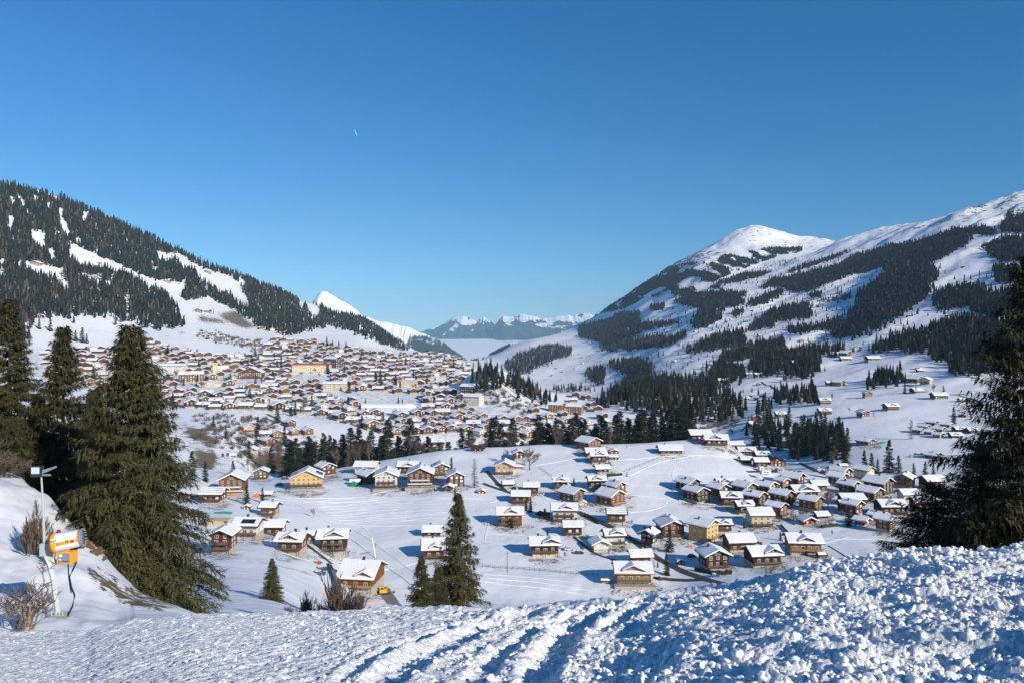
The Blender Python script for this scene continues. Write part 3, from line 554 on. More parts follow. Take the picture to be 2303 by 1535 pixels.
W_ROCK = [B([(120, 700), (250, 590), (350, 530), (470, 470), (560, 450), (480, 560), (330, 630), (230, 680)]), B([(480, 560), (620, 540), (720, 560), (760, 590), (600, 610), (480, 620)]), B([(230, 620), (300, 550), (450, 470), (560, 440), (700, 440), (760, 400), (900, 380), (1000, 360), (1160, 360), (1160, 378), (1000, 415), (900, 450), (800, 490), (720, 530), (700, 540), (600, 540), (540, 560), (450, 590), (300, 650), (240, 640)]), B([(2170, 210), (2230, 180), (2330, 170), (2330, 200)]), B([(60, 700), (150, 640), (230, 600), (230, 640), (150, 690), (80, 720)])]
W_MID = [C_(p) for p in ([(590, 850), (600, 760), (640, 690), (680, 670), (760, 700), (850, 770), (960, 800), (1050, 840), (1150, 890), (1240, 930), (1290, 990), (1250, 1010), (1150, 1000), (1050, 950), (950, 900), (870, 850), (750, 870), (640, 870)],
 [(860, 640), (1000, 570), (1180, 510), (1300, 500), (1400, 520), (1420, 590), (1200, 650), (1100, 700), (1060, 740), (950, 740), (860, 700)], [(1460, 370), (1600, 310), (1850, 260), (1970, 260), (1970, 300), (1900, 340), (1750, 400), (1650, 440), (1460, 440)],
 [(1640, 525), (1800, 470), (2000, 440), (2193, 420), (2193, 460), (1900, 520), (1700, 560)], [(180, 525), (260, 530), (330, 560), (400, 588), (330, 590), (230, 565)], [(490, 585), (620, 560), (700, 535), (790, 520), (860, 470), (940, 480), (800, 570), (640, 590)],
 [(1260, 860), (1400, 850), (1600, 880), (1600, 900), (1280, 900)], [(1560, 840), (1600, 740), (1690, 720), (1690, 770), (1640, 840)], [(1520, 720), (1560, 690), (1575, 710), (1530, 735)])]
W_TWIG = [A([(0, 760), (250, 900), (600, 1000), (560, 1180), (300, 1150), (0, 1000)]), A([(900, 880), (1100, 900), (1300, 1100), (1150, 1200), (900, 1100)]), [(440, 740), (500, 752), (560, 764), (620, 775), (650, 795), (640, 806), (600, 803), (560, 785), (500, 772), (450, 762)], A([(440, 900), (560, 820), (880, 830), (880, 900), (600, 950)]), [(1040, 870), (1100, 880), (1180, 900), (1240, 935), (1180, 935), (1080, 905)],
          [(830, 790), (880, 800), (900, 830), (840, 840), (800, 820)], [(440, 930), (620, 945), (640, 1000), (560, 1040), (450, 990)], [(630, 1000), (700, 1000), (720, 1045), (640, 1060), (600, 1040)], [(1560, 945), (1660, 940), (1640, 975), (1580, 975)]]

def scatter(polys, hm, dens, holes=(), hvar=0.35, thin=0.0, top=0.0):
    """trees on the ground inside polygons; spacing follows the size a tree has at its distance"""
    out = []
    for poly in polys:
        X0, X1 = min(p[0] for p in poly), max(p[0] for p in poly); y0, y1 = min(p[1] for p in poly), max(p[1] for p in poly); ns = max(1, int((X1 - X0) / 70))
        for k in range(ns):
            x0 = X0 + (X1 - X0) * k / ns; x1 = X0 + (X1 - X0) * (k + 1) / ns; py = y1
            while py > y0:
                q = at((x0 + x1) / 2, py); hp = hm * F / q.y; dx = max(1.5, 0.30 * hp) / dens; dy = max(0.9, 0.20 * hp) / dens; n = int((x1 - x0) / dx) + 1
                xs_ = x0 + (np.arange(n) + RNG.uniform(0, 1, n)) * (x1 - x0) / n; ys_ = py - RNG.uniform(0, 1, n) * dy * 1.3
                jx, jy = RNG.normal(0, 0.35 * hp, n), RNG.normal(0, 0.16 * hp, n); wv = 0.5 * hp * fbm(xs_ / 14, ys_ / 9, 2, 33); ok = in_poly(xs_ + jx + wv, ys_ + jy + wv * .5, poly)
                if top: ok &= in_poly(xs_ + jx, ys_ - top * hp, poly) | (RNG.uniform(0, 1, n) < .12)
                for h_ in holes: ok &= ~in_poly(xs_, ys_ - .4 * hp, h_)
                for h_ in holes: ok &= ~in_poly(xs_ + RNG.normal(0, 1.5, n), ys_ + RNG.normal(0, 1.0, n), h_)
                if thin: ok &= fbm(xs_ / 9, ys_ / 16, 3, 51) < thin
                for a, b in zip(xs_[ok], ys_[ok]):
                    p = at(a, b); h = hm * RNG.uniform(1 - hvar, 1 + hvar)
                    if RNG.random() < 0.08: h *= 0.5
                    out.append((p.x, p.y, p.z, h, h * F / p.y))
                py -= dy
    return out

def instances(name, pts, variants, material, label, tilt=0.03, wide=1.0):
    """one object of many trees that nobody could count: geometry nodes set the tree meshes on the points"""
    P = np.array(pts); me = bpy.data.meshes.new(name); me.vertices.add(len(P)); me.vertices.foreach_set('co', P[:, :3].astype(np.float32).ravel())
    a = me.attributes.new('size', 'FLOAT', 'POINT'); a.data.foreach_set('value', P[:, 3].astype(np.float32))
    a = me.attributes.new('turn', 'FLOAT_VECTOR', 'POINT'); rot = np.stack([RNG.normal(0, tilt, len(P)), RNG.normal(0, tilt, len(P)), RNG.uniform(0, 6.28, len(P))], 1)
    a.data.foreach_set('vector', rot.astype(np.float32).ravel())
    a = me.attributes.new('fat', 'FLOAT', 'POINT'); a.data.foreach_set('value', RNG.uniform(0.75, 1.3, len(P)).astype(np.float32) * wide)
    a = me.attributes.new('pick', 'INT', 'POINT'); a.data.foreach_set('value', RNG.integers(0, len(variants), len(P)).astype(np.int32))
    o = link(name, me); tag(o, label, kind='stuff')
    c = bpy.data.collections.new(name + '_kinds')
    for v in variants: c.objects.link(v)
    ng = bpy.data.node_groups.new(name, 'GeometryNodeTree'); ng.interface.new_socket('Geometry', in_out='INPUT', socket_type='NodeSocketGeometry'); ng.interface.new_socket('Geometry', in_out='OUTPUT', socket_type='NodeSocketGeometry')
    N = ng.nodes; L = ng.links; gi = N.new('NodeGroupInput'); go = N.new('NodeGroupOutput'); ip = N.new('GeometryNodeInstanceOnPoints'); ci = N.new('GeometryNodeCollectionInfo')
    mp = N.new('GeometryNodeMeshToPoints'); L.new(gi.outputs[0], mp.inputs[0]); L.new(mp.outputs[0], ip.inputs['Points'])
    ci.inputs['Collection'].default_value = c; ci.inputs['Separate Children'].default_value = True; ci.inputs['Reset Children'].default_value = True
    L.new(ci.outputs[0], ip.inputs['Instance']); ip.inputs['Pick Instance'].default_value = True
    def attr(nm, t):
        n = N.new('GeometryNodeInputNamedAttribute'); n.data_type = t; n.inputs['Name'].default_value = nm; return n.outputs[0]
    L.new(attr('pick', 'INT'), ip.inputs['Instance Index']); L.new(attr('turn', 'FLOAT_VECTOR'), ip.inputs['Rotation'])
    cb = N.new('ShaderNodeCombineXYZ'); ml = N.new('ShaderNodeMath'); ml.operation = 'MULTIPLY'; sz = attr('size', 'FLOAT'); ft = attr('fat', 'FLOAT')
    L.new(sz, ml.inputs[0]); L.new(ft, ml.inputs[1]); L.new(ml.outputs[0], cb.inputs[0]); L.new(ml.outputs[0], cb.inputs[1]); L.new(sz, cb.inputs[2]); L.new(cb.outputs[0], ip.inputs['Scale'])
    L.new(ip.outputs[0], go.inputs[0]); md = o.modifiers.new('trees', 'NODES'); md.node_group = ng
    return o

def variant_objs(meshes, material, scale=1.0):
    r = []
    for me in meshes:
        if scale != 1.0: me = me.copy(); me.transform(Matrix.Scale(scale, 4))
        if not me.materials: me.materials.append(material)
        r.append(bpy.data.objects.new('kind', me))
    return r
FS = [cone_tree(100 + i, 1.0, R, 7, 7) for i, R in enumerate([0.15, 0.17, 0.19, 0.13, 0.21])]
FT = [cone_tree(120 + i, 1.0, R, 5, 5) for i, R in enumerate([0.15, 0.18, 0.21])]
RANK = []
forest_near = scatter(RAV, 19, 1.0)
forest_left = scatter([left_wood], 19, 1.15, clear, thin=0.8)
forest_right = scatter(W_RIGHT, 18.5, 1.35, thin=0.95, top=0.3)
forest_rock = [t for t in scatter(W_ROCK, 14, 1.2) if fbm(np.array(t[0] / 60), np.array(t[1] / 260), 4, 4) > -0.15]
forest_right += scatter([B([(250, 900), (600, 600), (1000, 420), (1400, 420), (1700, 560), (2100, 500), (2300, 560), (2300, 760), (1800, 760), (1500, 900), (1250, 1000), (1000, 1180), (600, 1060), (300, 1050), (100, 1000)])], 13, 0.17)
forest_mid = scatter(W_MID, 18, 1.0)
twigs = scatter(W_TWIG, 12, 0.62)
forest_all = [('ravine', t) for t in forest_near] + [('left', t) for t in forest_left] + [('right', t) for t in forest_right] + [('mid', t) for t in forest_mid]
forest_all.sort(key=lambda t: -t[1][4])
NIND = 44
for nm, t in forest_all[:NIND]:
    k = random.choice(MIDS); o = empty('spruce_tree', t[:3], random.uniform(0, 6.28)); s = t[3] / 15; w = s * random.uniform(0.9, 1.25); o.scale = (w, w, s)
    tag(o, None, 'tree', {'ravine': 'spruces of the ravine wood', 'left': 'spruces of the left wood', 'right': 'spruces of the lower right woods', 'mid': 'spruces on the knoll'}[nm])
    link('crown', k[0], None, o); link('trunk', k[1], None, o); RANK.append((o, 'wood edge spruce', t[0] / t[1] * F + CX, HY - t[2] / t[1] * F))
rest = {k: [t for n_, t in forest_all[NIND:] if n_ == k] for k in ('ravine', 'left', 'right', 'mid')}
M_BROWNF = varied('forest_larch', (0.085, 0.062, 0.042), (0.12, 0.085, 0.055), 0.9, 0.9, objvar=0.3, spec=0.05)
VN = variant_objs(FS, M_NEEDLE_F) + variant_objs([cone_tree(140, 1.0, .17, 7, 7, .7)], M_BROWNF); VT = variant_objs(FT, M_NEEDLE_F)
LM = [LARCHS[0][0], LARCHS[1][0]]
for nm, key, lab in (('ravine_wood', 'ravine', 'dark spruce wood filling the ravine behind the terrace'), ('left_wood', 'left', 'dense spruce forest on the left mountainside'),
                     ('right_wood', 'right', 'belts of spruce forest across the right mountainside'), ('knoll_wood', 'mid', 'spruce wood on the knoll and along the valley')):
    if rest[key]: instances(nm, rest[key], VN, M_NEEDLE_F, lab)
instances('scrub_wood', forest_rock, VT, M_NEEDLE_F, 'thin stunted spruces among rocks under the white peak')
TW = [bare_mesh(200 + i, 1.0, 3, 3, 0.6, 3, 0.012, 3, 0.8, minr=0.006) for i in range(3)]
instances('bare_wood', twigs, variant_objs(TW, M_TWIG), M_TWIG, 'grey brown leafless trees on the slopes round the village', wide=1.2)
print('TRI', [len(c.polygons) for c, w in HI + [HIR, CEN] + MIDS], [len(b.polygons) for b in BARES + [WIDE]]); print('TREES', len(forest_all), len(forest_rock), len(twigs))

# ------------------------------------------------------------------ houses
def timber(name, c, k=0.72):
    m = varied(name, c, tuple(v * k for v in c), 0.9, 0.75, detail=5, objvar=0.12, stretch=(0.4, 0.4, 5), spec=0.15)
    nt = m.node_tree; b = nt.nodes['Principled BSDF']; tc = nd(m, 'ShaderNodeTexCoord'); w = nd(m, 'ShaderNodeTexWave', Scale=1.6)
    w.bands_direction = 'Z'; nt.links.new(tc.outputs['Object'], w.inputs[0]); bp = nd(m, 'ShaderNodeBump', Strength=0.6, Distance=0.03)
    nt.links.new(w.outputs['Fac'], bp.inputs['Height']); nt.links.new(bp.outputs[0], b.inputs['Normal']); return m
PAL = {'dark brown': (0.065, 0.034, 0.020), 'red brown': (0.125, 0.042, 0.025), 'brown': (0.125, 0.060, 0.029), 'orange brown': (0.215, 0.092, 0.036), 'tan': (0.30, 0.17, 0.085),
       'grey brown': (0.13, 0.10, 0.075), 'light timber': (0.38, 0.22, 0.105), 'red': (0.26, 0.035, 0.028), 'dark grey': (0.05, 0.048, 0.045), 'greenish grey': (0.08, 0.10, 0.085)}
TM = {k: timber(k.replace(' ', '_') + '_timber', v) for k, v in PAL.items()}
TM['yellow'] = varied('yellow_render', (0.66, 0.44, 0.17), (0.60, 0.38, 0.14), 1.0, 0.85); TM['peach'] = varied('peach_render', (0.60, 0.38, 0.25), (0.55, 0.34, 0.22), 1.0, 0.85)
TM['white'] = varied('white_render', (0.66, 0.62, 0.56), (0.54, 0.50, 0.44), 1.0, 0.85); TM['cream'] = varied('cream_render', (0.58, 0.48, 0.33), (0.48, 0.39, 0.26), 1.0, 0.85)
TM['pale yellow'] = varied('pale_yellow_render', (0.70, 0.60, 0.38), (0.62, 0.52, 0.33), 1.0, 0.85)
M_PLASTER = varied('plinth_render', (0.46, 0.42, 0.36), (0.30, 0.27, 0.23), 1.2, 0.9); M_STONE = varied('concrete', (0.33, 0.31, 0.28), (0.25, 0.23, 0.21), 1.5, 0.9, bump=0.02)
M_ROOFW = timber('roof_boards', (0.085, 0.048, 0.030)); M_ROOFL = timber('light_roof_boards', (0.36, 0.19, 0.09)); M_TILE = varied('red_tiles', (0.34, 0.09, 0.055), (0.22, 0.06, 0.04), 3.0, 0.8)
M_FRAME = mat('white_window_frame', (0.72, 0.70, 0.66), 0.5); M_FRAMEW = mat('wood_window_frame', (0.30, 0.17, 0.08), 0.6)
M_GLASS = mat('window_glass', (0.055, 0.065, 0.08), 0.12, 0.6); M_CURT = varied('curtained_glass', (0.34, 0.34, 0.33), (0.05, 0.06, 0.07), 0.8, 0.25, spec=0.5)
M_PV = mat('solar_panel', (0.012, 0.016, 0.032), 0.2, 0.6); M_METAL = mat('galvanised_steel', (0.42, 0.44, 0.45), 0.45, 0.5, 0.6); M_DARKM = mat('dark_metal', (0.035, 0.035, 0.038), 0.5, 0.4)
M_ASPH = varied('wet_asphalt', (0.050, 0.048, 0.048), (0.085, 0.08, 0.078), 0.4, 0.6, detail=6); M_HEDGE = varied('hedge_leaves', (0.03, 0.035, 0.015), (0.06, 0.055, 0.025), 2.0, 0.8)

TPITCH = 0.42
def rot_pts(V, ridge):      # builder works with the ridge along y; turn it for a ridge along x
    return V if ridge == 'y' else [(y, -x, z) for x, y, z in V]
def gable_solid(G, w, d, z0, ze, t, ridge, m=0, y0=None, y1=None):
    y0 = -d / 2 if y0 is None else y0; y1 = d / 2 if y1 is None else y1; zr = ze + w / 2 * t
    V = [(-w / 2, y0, z0), (w / 2, y0, z0), (w / 2, y0, ze), (0, y0, zr), (-w / 2, y0, ze), (-w / 2, y1, z0), (w / 2, y1, z0), (w / 2, y1, ze), (0, y1, zr), (-w / 2, y1, ze)]
    G.add(rot_pts(V, ridge), [(0, 1, 2, 3, 4), (9, 8, 7, 6, 5), (1, 6, 7, 2), (5, 0, 4, 9), (2, 7, 8, 3), (3, 8, 9, 4), (0, 5, 6, 1)], m)
def roof_slab(G, w, y0, y1, ze, t, over, lift, th, ridge, inset=0.0, m=0, soft=0.0, wav=None):
    """two pitched slabs joined at the ridge: profile swept from y0 to y1"""
    hw = w / 2 + over - inset; zb = ze - over * t + inset * t + lift
    if soft: P = [(-hw, zb + soft * 0.5), (-hw + soft * 0.3, zb + th * 0.8), (-hw + soft, zb + soft * t + th), (0 - soft, zb + (hw - soft) * t + th), (0, zb + hw * t + th - soft * t * 0.5)]
    else: P = [(-hw, zb), (-hw, zb + th), (0, zb + hw * t + th)]
    P = P + [(-a, b) for a, b in P[-2::-1]] + ([(hw, zb)] if soft else []) + [(0, zb + hw * t)] + ([(-hw, zb)] if soft else [])
    n = len(P); ys = [y0 + inset, y1 - inset] if not wav else list(np.linspace(y0 + inset, y1 - inset, 6))
    V = []
    for q, y in enumerate(ys):
        for k, (a, b) in enumerate(P):
            top = b > zb + abs(hw - abs(a)) * t + th * 0.5 if wav else False
            V.append((a, y, b + (wav.uniform(-0.05, 0.07) if top else 0)))
    Fs = [tuple(range(n)), tuple(range((len(ys) - 1) * n, len(ys) * n))[::-1]]
    for q in range(len(ys) - 1):
        for k in range(n): a = q * n + k; b = q * n + (k + 1) % n; Fs.append((a, a + n, b + n, b))
    G.add(rot_pts(V, ridge), Fs, m)

def window_mesh():
    G = Geo()
    for a in (((-.5, -.42), (-.5, .5)), ((.42, .5), (-.5, .5)), ((-.42, .42), (-.5, -.42)), ((-.42, .42), (.42, .5)), ((-.04, .04), (-.42, .42))): G.box(a[0][0], a[0][1], -0.05, 0.03, a[1][0], a[1][1])
    P = Geo(); P.box(-.42, -.04, -0.015, 0.02, -.42, .42); P.box(.04, .42, -0.015, 0.02, -.42, .42)
    J = Geo(); J.V, J.F, J.M = list(G.V), list(G.F), list(G.M); o = len(J.V); J.V += P.V; J.F += [tuple(i + o for i in f) for f in P.F]; J.M += [1] * len(P.F)
    return G.mesh('window_frame'), P.mesh('pane'), J.mesh('window')
WF, WP, WJ = window_mesh(); WJ.materials.append(M_FRAME); WJ.materials.append(M_GLASS); WF.materials.append(M_FRAME); WP.materials.append(M_GLASS)
WJC = WJ.copy(); WJC.materials.clear(); WJC.materials.append(M_FRAME); WJC.materials.append(M_CURT)
def window(root, x, y, z, w, h, face=0.0, fine=False):
    if fine:
        o = link('window', WF, None, root); p = link('pane', WP, None, o)
    else: o = link('window', WJ if random.random() < 0.6 else WJC, None, root)
    o.location = (x, y, z); o.rotation_euler = (0, 0, face); o.scale = (w, 1, h); return o

MCACHE = {}
def part(root, name, G, m, smooth=False):
    if not G.V: return None
    me = G.mesh(name, smooth); return link(name, me, m, root)

def house(px, py, wpx, kind, col, where, floors=2, base=2.2, depth=None, fine=None, balc=1, plinth='white', rot=None, chim=True, noun='chalet', opts='', cat='house', group=None, lab=None, loc=None, hfix=None):
    """kind G: gable to us; R: gable turned to the right; L: gable to the left; E: eaves to us; D: eaves to us with a dormer gable"""
    p = Vector(loc) if loc is not None else at(px, py); mpp = p.y / F; W = wpx * mpp * 0.96
    fine = (wpx >= 60) if fine is None else fine
    r = random.Random(int(px * 7 + py * 13)); over = 1.4 if W > 7 else 0.45; ang = 0.0
    if kind in 'RL': ang = math.radians(r.uniform(32, 44)) * (1 if kind == 'R' else -1); w = W / 1.42 - over * 1.2; d = depth or w * r.uniform(0.95, 1.2)
    elif kind == 'G': w = W - 2 * over; d = depth or w * r.uniform(0.85, 1.1); ang = math.radians(r.uniform(-4, 12))
    else: w = W - 2 * over; d = depth or w * (0.78 if w > 9 else 0.85); ang = math.radians(r.uniform(-6, 8))
    if rot is not None: ang = math.radians(rot)
    ridge = 'y' if kind in 'GRL' else 'x'; t = TPITCH * r.uniform(0.98, 1.15)
    sc_ = min(1.0, max(0.45, W / 11)); base *= sc_ * 0.72; fh = (2.25 if floors < 3 else 2.05) * (sc_ if W < 9 else 1); he = base + floors * fh
    if kind in 'ED' and floors > 1: he -= fh * 0.45
    if hfix: he = hfix
    root = empty(noun.replace(' ', '_'), (p.x, p.y + d * 0.5, p.z), ang)
    gw, gd = (w, d) if ridge == 'y' else (d, w)
    Gp = Geo(); Gp.box(-w / 2 + .06, w / 2 - .06, -d / 2 + .06, d / 2 - .06, -4.5, base); part(root, 'plinth', Gp, {'white': M_PLASTER, 'stone': M_STONE, 'cream': TM['cream'], 'wood': TM['grey brown'], 'orange': TM['peach']}[plinth])
    Gw = Geo(); gable_solid(Gw, gw, gd, base, he, t, ridge); part(root, 'wall', Gw, TM[col])
    Gr = Geo(); roof_slab(Gr, gw, -gd / 2 - over, gd / 2 + over, he, t, over, 0.02, 0.2, ridge); rf = part(root, 'roof', Gr, M_ROOFL if col in ('light timber', 'yellow', 'orange brown', 'peach') and r.random() < 0.6 else M_ROOFW)
    sn = 0.45 if W > 8 else 0.30
    if 'nosnow' not in opts:
        Gs = Geo(); roof_slab(Gs, gw, -gd / 2 - over, gd / 2 + over, he, t, over, 0.23, sn * r.uniform(.7, 1.25), ridge, inset=r.choice((.08, .12, .15, .3, .5)), soft=0.3, wav=r); part(root, 'roof_snow', Gs, M_SNOW, False)
    if 'stripes' in opts:
        Gx = Geo(); ww = w / 2 + over; zb = he - over * t + 0.23 + sn
        for q in range(3):
            yy = -d / 2 - over + 0.9 + q * (d / 2 + over) / 3.4; zz = zb + (yy + d / 2 + over) * t + 0.02; Gx.box(-ww + .5, ww - .5, yy, yy + 0.28, zz - 0.1, zz + 0.1)
        part(root, 'snow_guard', Gx, M_ROOFW)
    def roofz(x, y): a = abs(x) if ridge == 'y' else abs(y); return he + (gw / 2 - a) * t
    if 'solar' in opts:
        Gx = Geo(); ys_ = -d * 0.36; n = 4
        if ridge == 'x':
            for k in range(n):
                x0 = -w * 0.18 + k * w * 0.15; z0 = roofz(0, ys_ - 1.1) + 0.72; z1 = roofz(0, ys_ + 1.1) + 0.72; V = [(x0, ys_ - 1.1, z0), (x0 + w * .14, ys_ - 1.1, z0), (x0 + w * .14, ys_ + 1.1, z1), (x0, ys_ + 1.1, z1)]
                gx = Geo(); gx.add(V + [(a, b, c + .07) for a, b, c in V], [(0, 3, 2, 1), (4, 5, 6, 7), (0, 1, 5, 4), (1, 2, 6, 5), (2, 3, 7, 6), (3, 0, 4, 7)]); part(root, 'solar_panel', gx, M_PV)
        else:
            for sgn in (-1, 1):
                x0, x1 = sgn * w * 0.30, sgn * w * 0.52; V = [(x0, -d * .2, roofz(x0, 0) + .74), (x1, -d * .2, roofz(x1, 0) + .74), (x1, d * .25, roofz(x1, 0) + .74), (x0, d * .25, roofz(x0, 0) + .74)]
                if sgn < 0: V = V[::-1]
                gx = Geo(); gx.add(V + [(a, b, c + .07) for a, b, c in V], [(0, 3, 2, 1), (4, 5, 6, 7), (0, 1, 5, 4), (1, 2, 6, 5), (2, 3, 7, 6), (3, 0, 4, 7)]); part(root, 'solar_panel', gx, M_PV)
    # dormer gable
    if kind == 'D':
        dw = w * (0.40 if 'wide' not in opts else 0.55); dx = w * r.uniform(-0.06, 0.06) + (w * 0.22 if 'dright' in opts else 0); dz = he + (0.9 if floors > 1 else 0.6); y0, y1 = -d / 2 - 0.06, -0.2
        Gd = Geo(); gable_solid(Gd, dw, 0, he - 0.6, dz, t, 'y', y0=y0, y1=y1); Gd.V = [(a + dx, b, c) for a, b, c in Gd.V]; dm = part(root, 'dormer', Gd, TM[col] if col not in ('white', 'cream') else TM['brown'])
        Gd = Geo(); roof_slab(Gd, dw, y0 - over * 0.8, y1, dz, t, over * 0.7, 0.02, 0.18, 'y'); Gd.V = [(a + dx, b, c) for a, b, c in Gd.V]; part(dm, 'dormer_roof', Gd, M_ROOFW) if False else link('dormer_roof', Gd.mesh('dormer_roof'), M_ROOFW, dm)
        Gd = Geo(); roof_slab(Gd, dw, y0 - over * 0.8, y1, dz, t, over * 0.7, 0.21, sn * .85, 'y', inset=0.1, soft=0.3, wav=r); Gd.V = [(a + dx, b, c) for a, b, c in Gd.V]; link('dormer_snow', Gd.mesh('dormer_snow'), M_SNOW, dm)
        nwin = 2 if dw < 5.5 else 3
        for k in range(nwin): window(root, dx + (k - (nwin - 1) / 2) * dw / (nwin + 0.6), y0 - 0.04, dz - 0.1, 1.0 * sc_ if dw > 3 else .7, 1.2 * sc_, fine=fine)
    # windows, storey by storey
    yf = -d / 2 - 0.04; lev = [(base + fh * (k + 0.52)) for k in range(floors)]
    nf = max(2, int(w / 2.9)); win_h = 1.25 * sc_; win_w = 1.25 * sc_
    for k, z in enumerate(lev):
        if z + win_h * .6 > he and ridge == 'x': continue
        if z + win_h * .6 > he + 0.3: nn = max(1, nf - 2)
        else: nn = nf
        for q in range(nn):
            x = (q - (nn - 1) / 2) * w / (nn + 0.25) + r.uniform(-.15, .15)
            if z + win_h * 0.6 > roofz(x, 0) and ridge == 'y': continue
            window(root, x, yf, z, win_w * r.choice((1, 1, 1.25)), win_h * r.choice((1, 1, 1.25)), fine=fine)
    if ridge == 'y' and w > 7: window(root, -0.75, yf, he + w * 0.5 * t * 0.30, 1.0, 1.0, fine=fine); window(root, 0.75, yf, he + w * 0.5 * t * 0.30, 1.0, 1.0, fine=fine)
    if base > 1.7:
        for q in range(max(1, nf - 1)): window(root, (q - (nf - 2) / 2) * w / (nf + 0.4), -d / 2 + 0.03, base * 0.52, 1.15, 0.95, fine=fine)
    # side windows on the side one can see
    sd = -1 if (ang > 0.1) else 1
    if abs(ang) > 0.15 or p.x < -80:
        for z in lev[:2]:
            for q in range(max(2, int(d / 4))): window(root, sd * (w / 2 + 0.04), (q - (max(2, int(d / 4)) - 1) / 2) * d / 3.2, z, 1.1, 1.15, face=math.pi / 2 * sd)
    # balconies
    for k in range(min(balc, floors)):
        z = base + fh * k; Gb = Geo(); bw = w * (1.0 if k == 0 else 0.8); dp = 1.15
        Gb.box(-bw / 2, bw / 2, -d / 2 - dp, -d / 2 - 0.07, z - 0.16, z); b = part(root, 'balcony', Gb, TM['brown'] if col in ('white', 'cream', 'yellow', 'peach') else TM[col])
        if b:
            Gl = Geo(); Gl.box(-bw / 2, bw / 2, -d / 2 - dp - .02, -d / 2 - dp + .04, z + 0.12, z + 0.95); Gl.box(-bw / 2, -bw / 2 + .05, -d / 2 - dp + .05, -d / 2 - .07, z + .12, z + .95); Gl.box(bw / 2 - .05, bw / 2, -d / 2 - dp + .05, -d / 2 - .07, z + .12, z + .95)
            link('railing', Gl.mesh('railing'), TM['white'] if 'wbal' in opts else (TM['light timber'] if 'lbal' in opts else TM['grey brown' if col != 'grey brown' else 'brown']), b)
            if fine:
                Gl = Geo()
                for sx in (-bw / 2 + .1, 0, bw / 2 - .1): Gl = Geo(); Gl.box(sx - .07, sx + .07, -d / 2 - dp + .06, -d / 2 - dp + .2, 0.0 if k == 0 else z - fh, z - 0.17); link('post', Gl.mesh('post'), M_ROOFW, b)
    if chim:
        cx, cy = w * r.uniform(-0.28, 0.28), d * r.uniform(-.05, .18); cz = roofz(cx, cy); Gc = Geo(); Gc.box(cx - .38, cx + .38, cy - .38, cy + .38, cz - 0.3, cz + 1.5); c = part(root, 'chimney', Gc, M_STONE if r.random() < .5 else M_ROOFW)
        Gc = Geo(); Gc.box(cx - .48, cx + .48, cy - .48, cy + .48, cz + 1.505, cz + 1.66); link('chimney_cap', Gc.mesh('chimney_cap'), M_DARKM, c)
    if 'garage' in opts:
        Gg = Geo(); Gg.box(-w * .5, -w * .5 + 2.6, -d / 2 - .12, -d / 2 - .03, 0.1, 2.1); part(root, 'garage_door', Gg, mat('blue_door', (0.05, 0.26, 0.62), 0.5))
    if 'terrace' in opts:
        Gg = Geo(); Gg.box(-w * .6, w * .6, -d / 2 - 3.2, -d / 2 + 0.05, -4, base * .45); part(root, 'terrace', Gg, M_PLASTER)
    lab = lab or f"{col} {noun} {where}"
    tag(root, lab, cat, group); return root

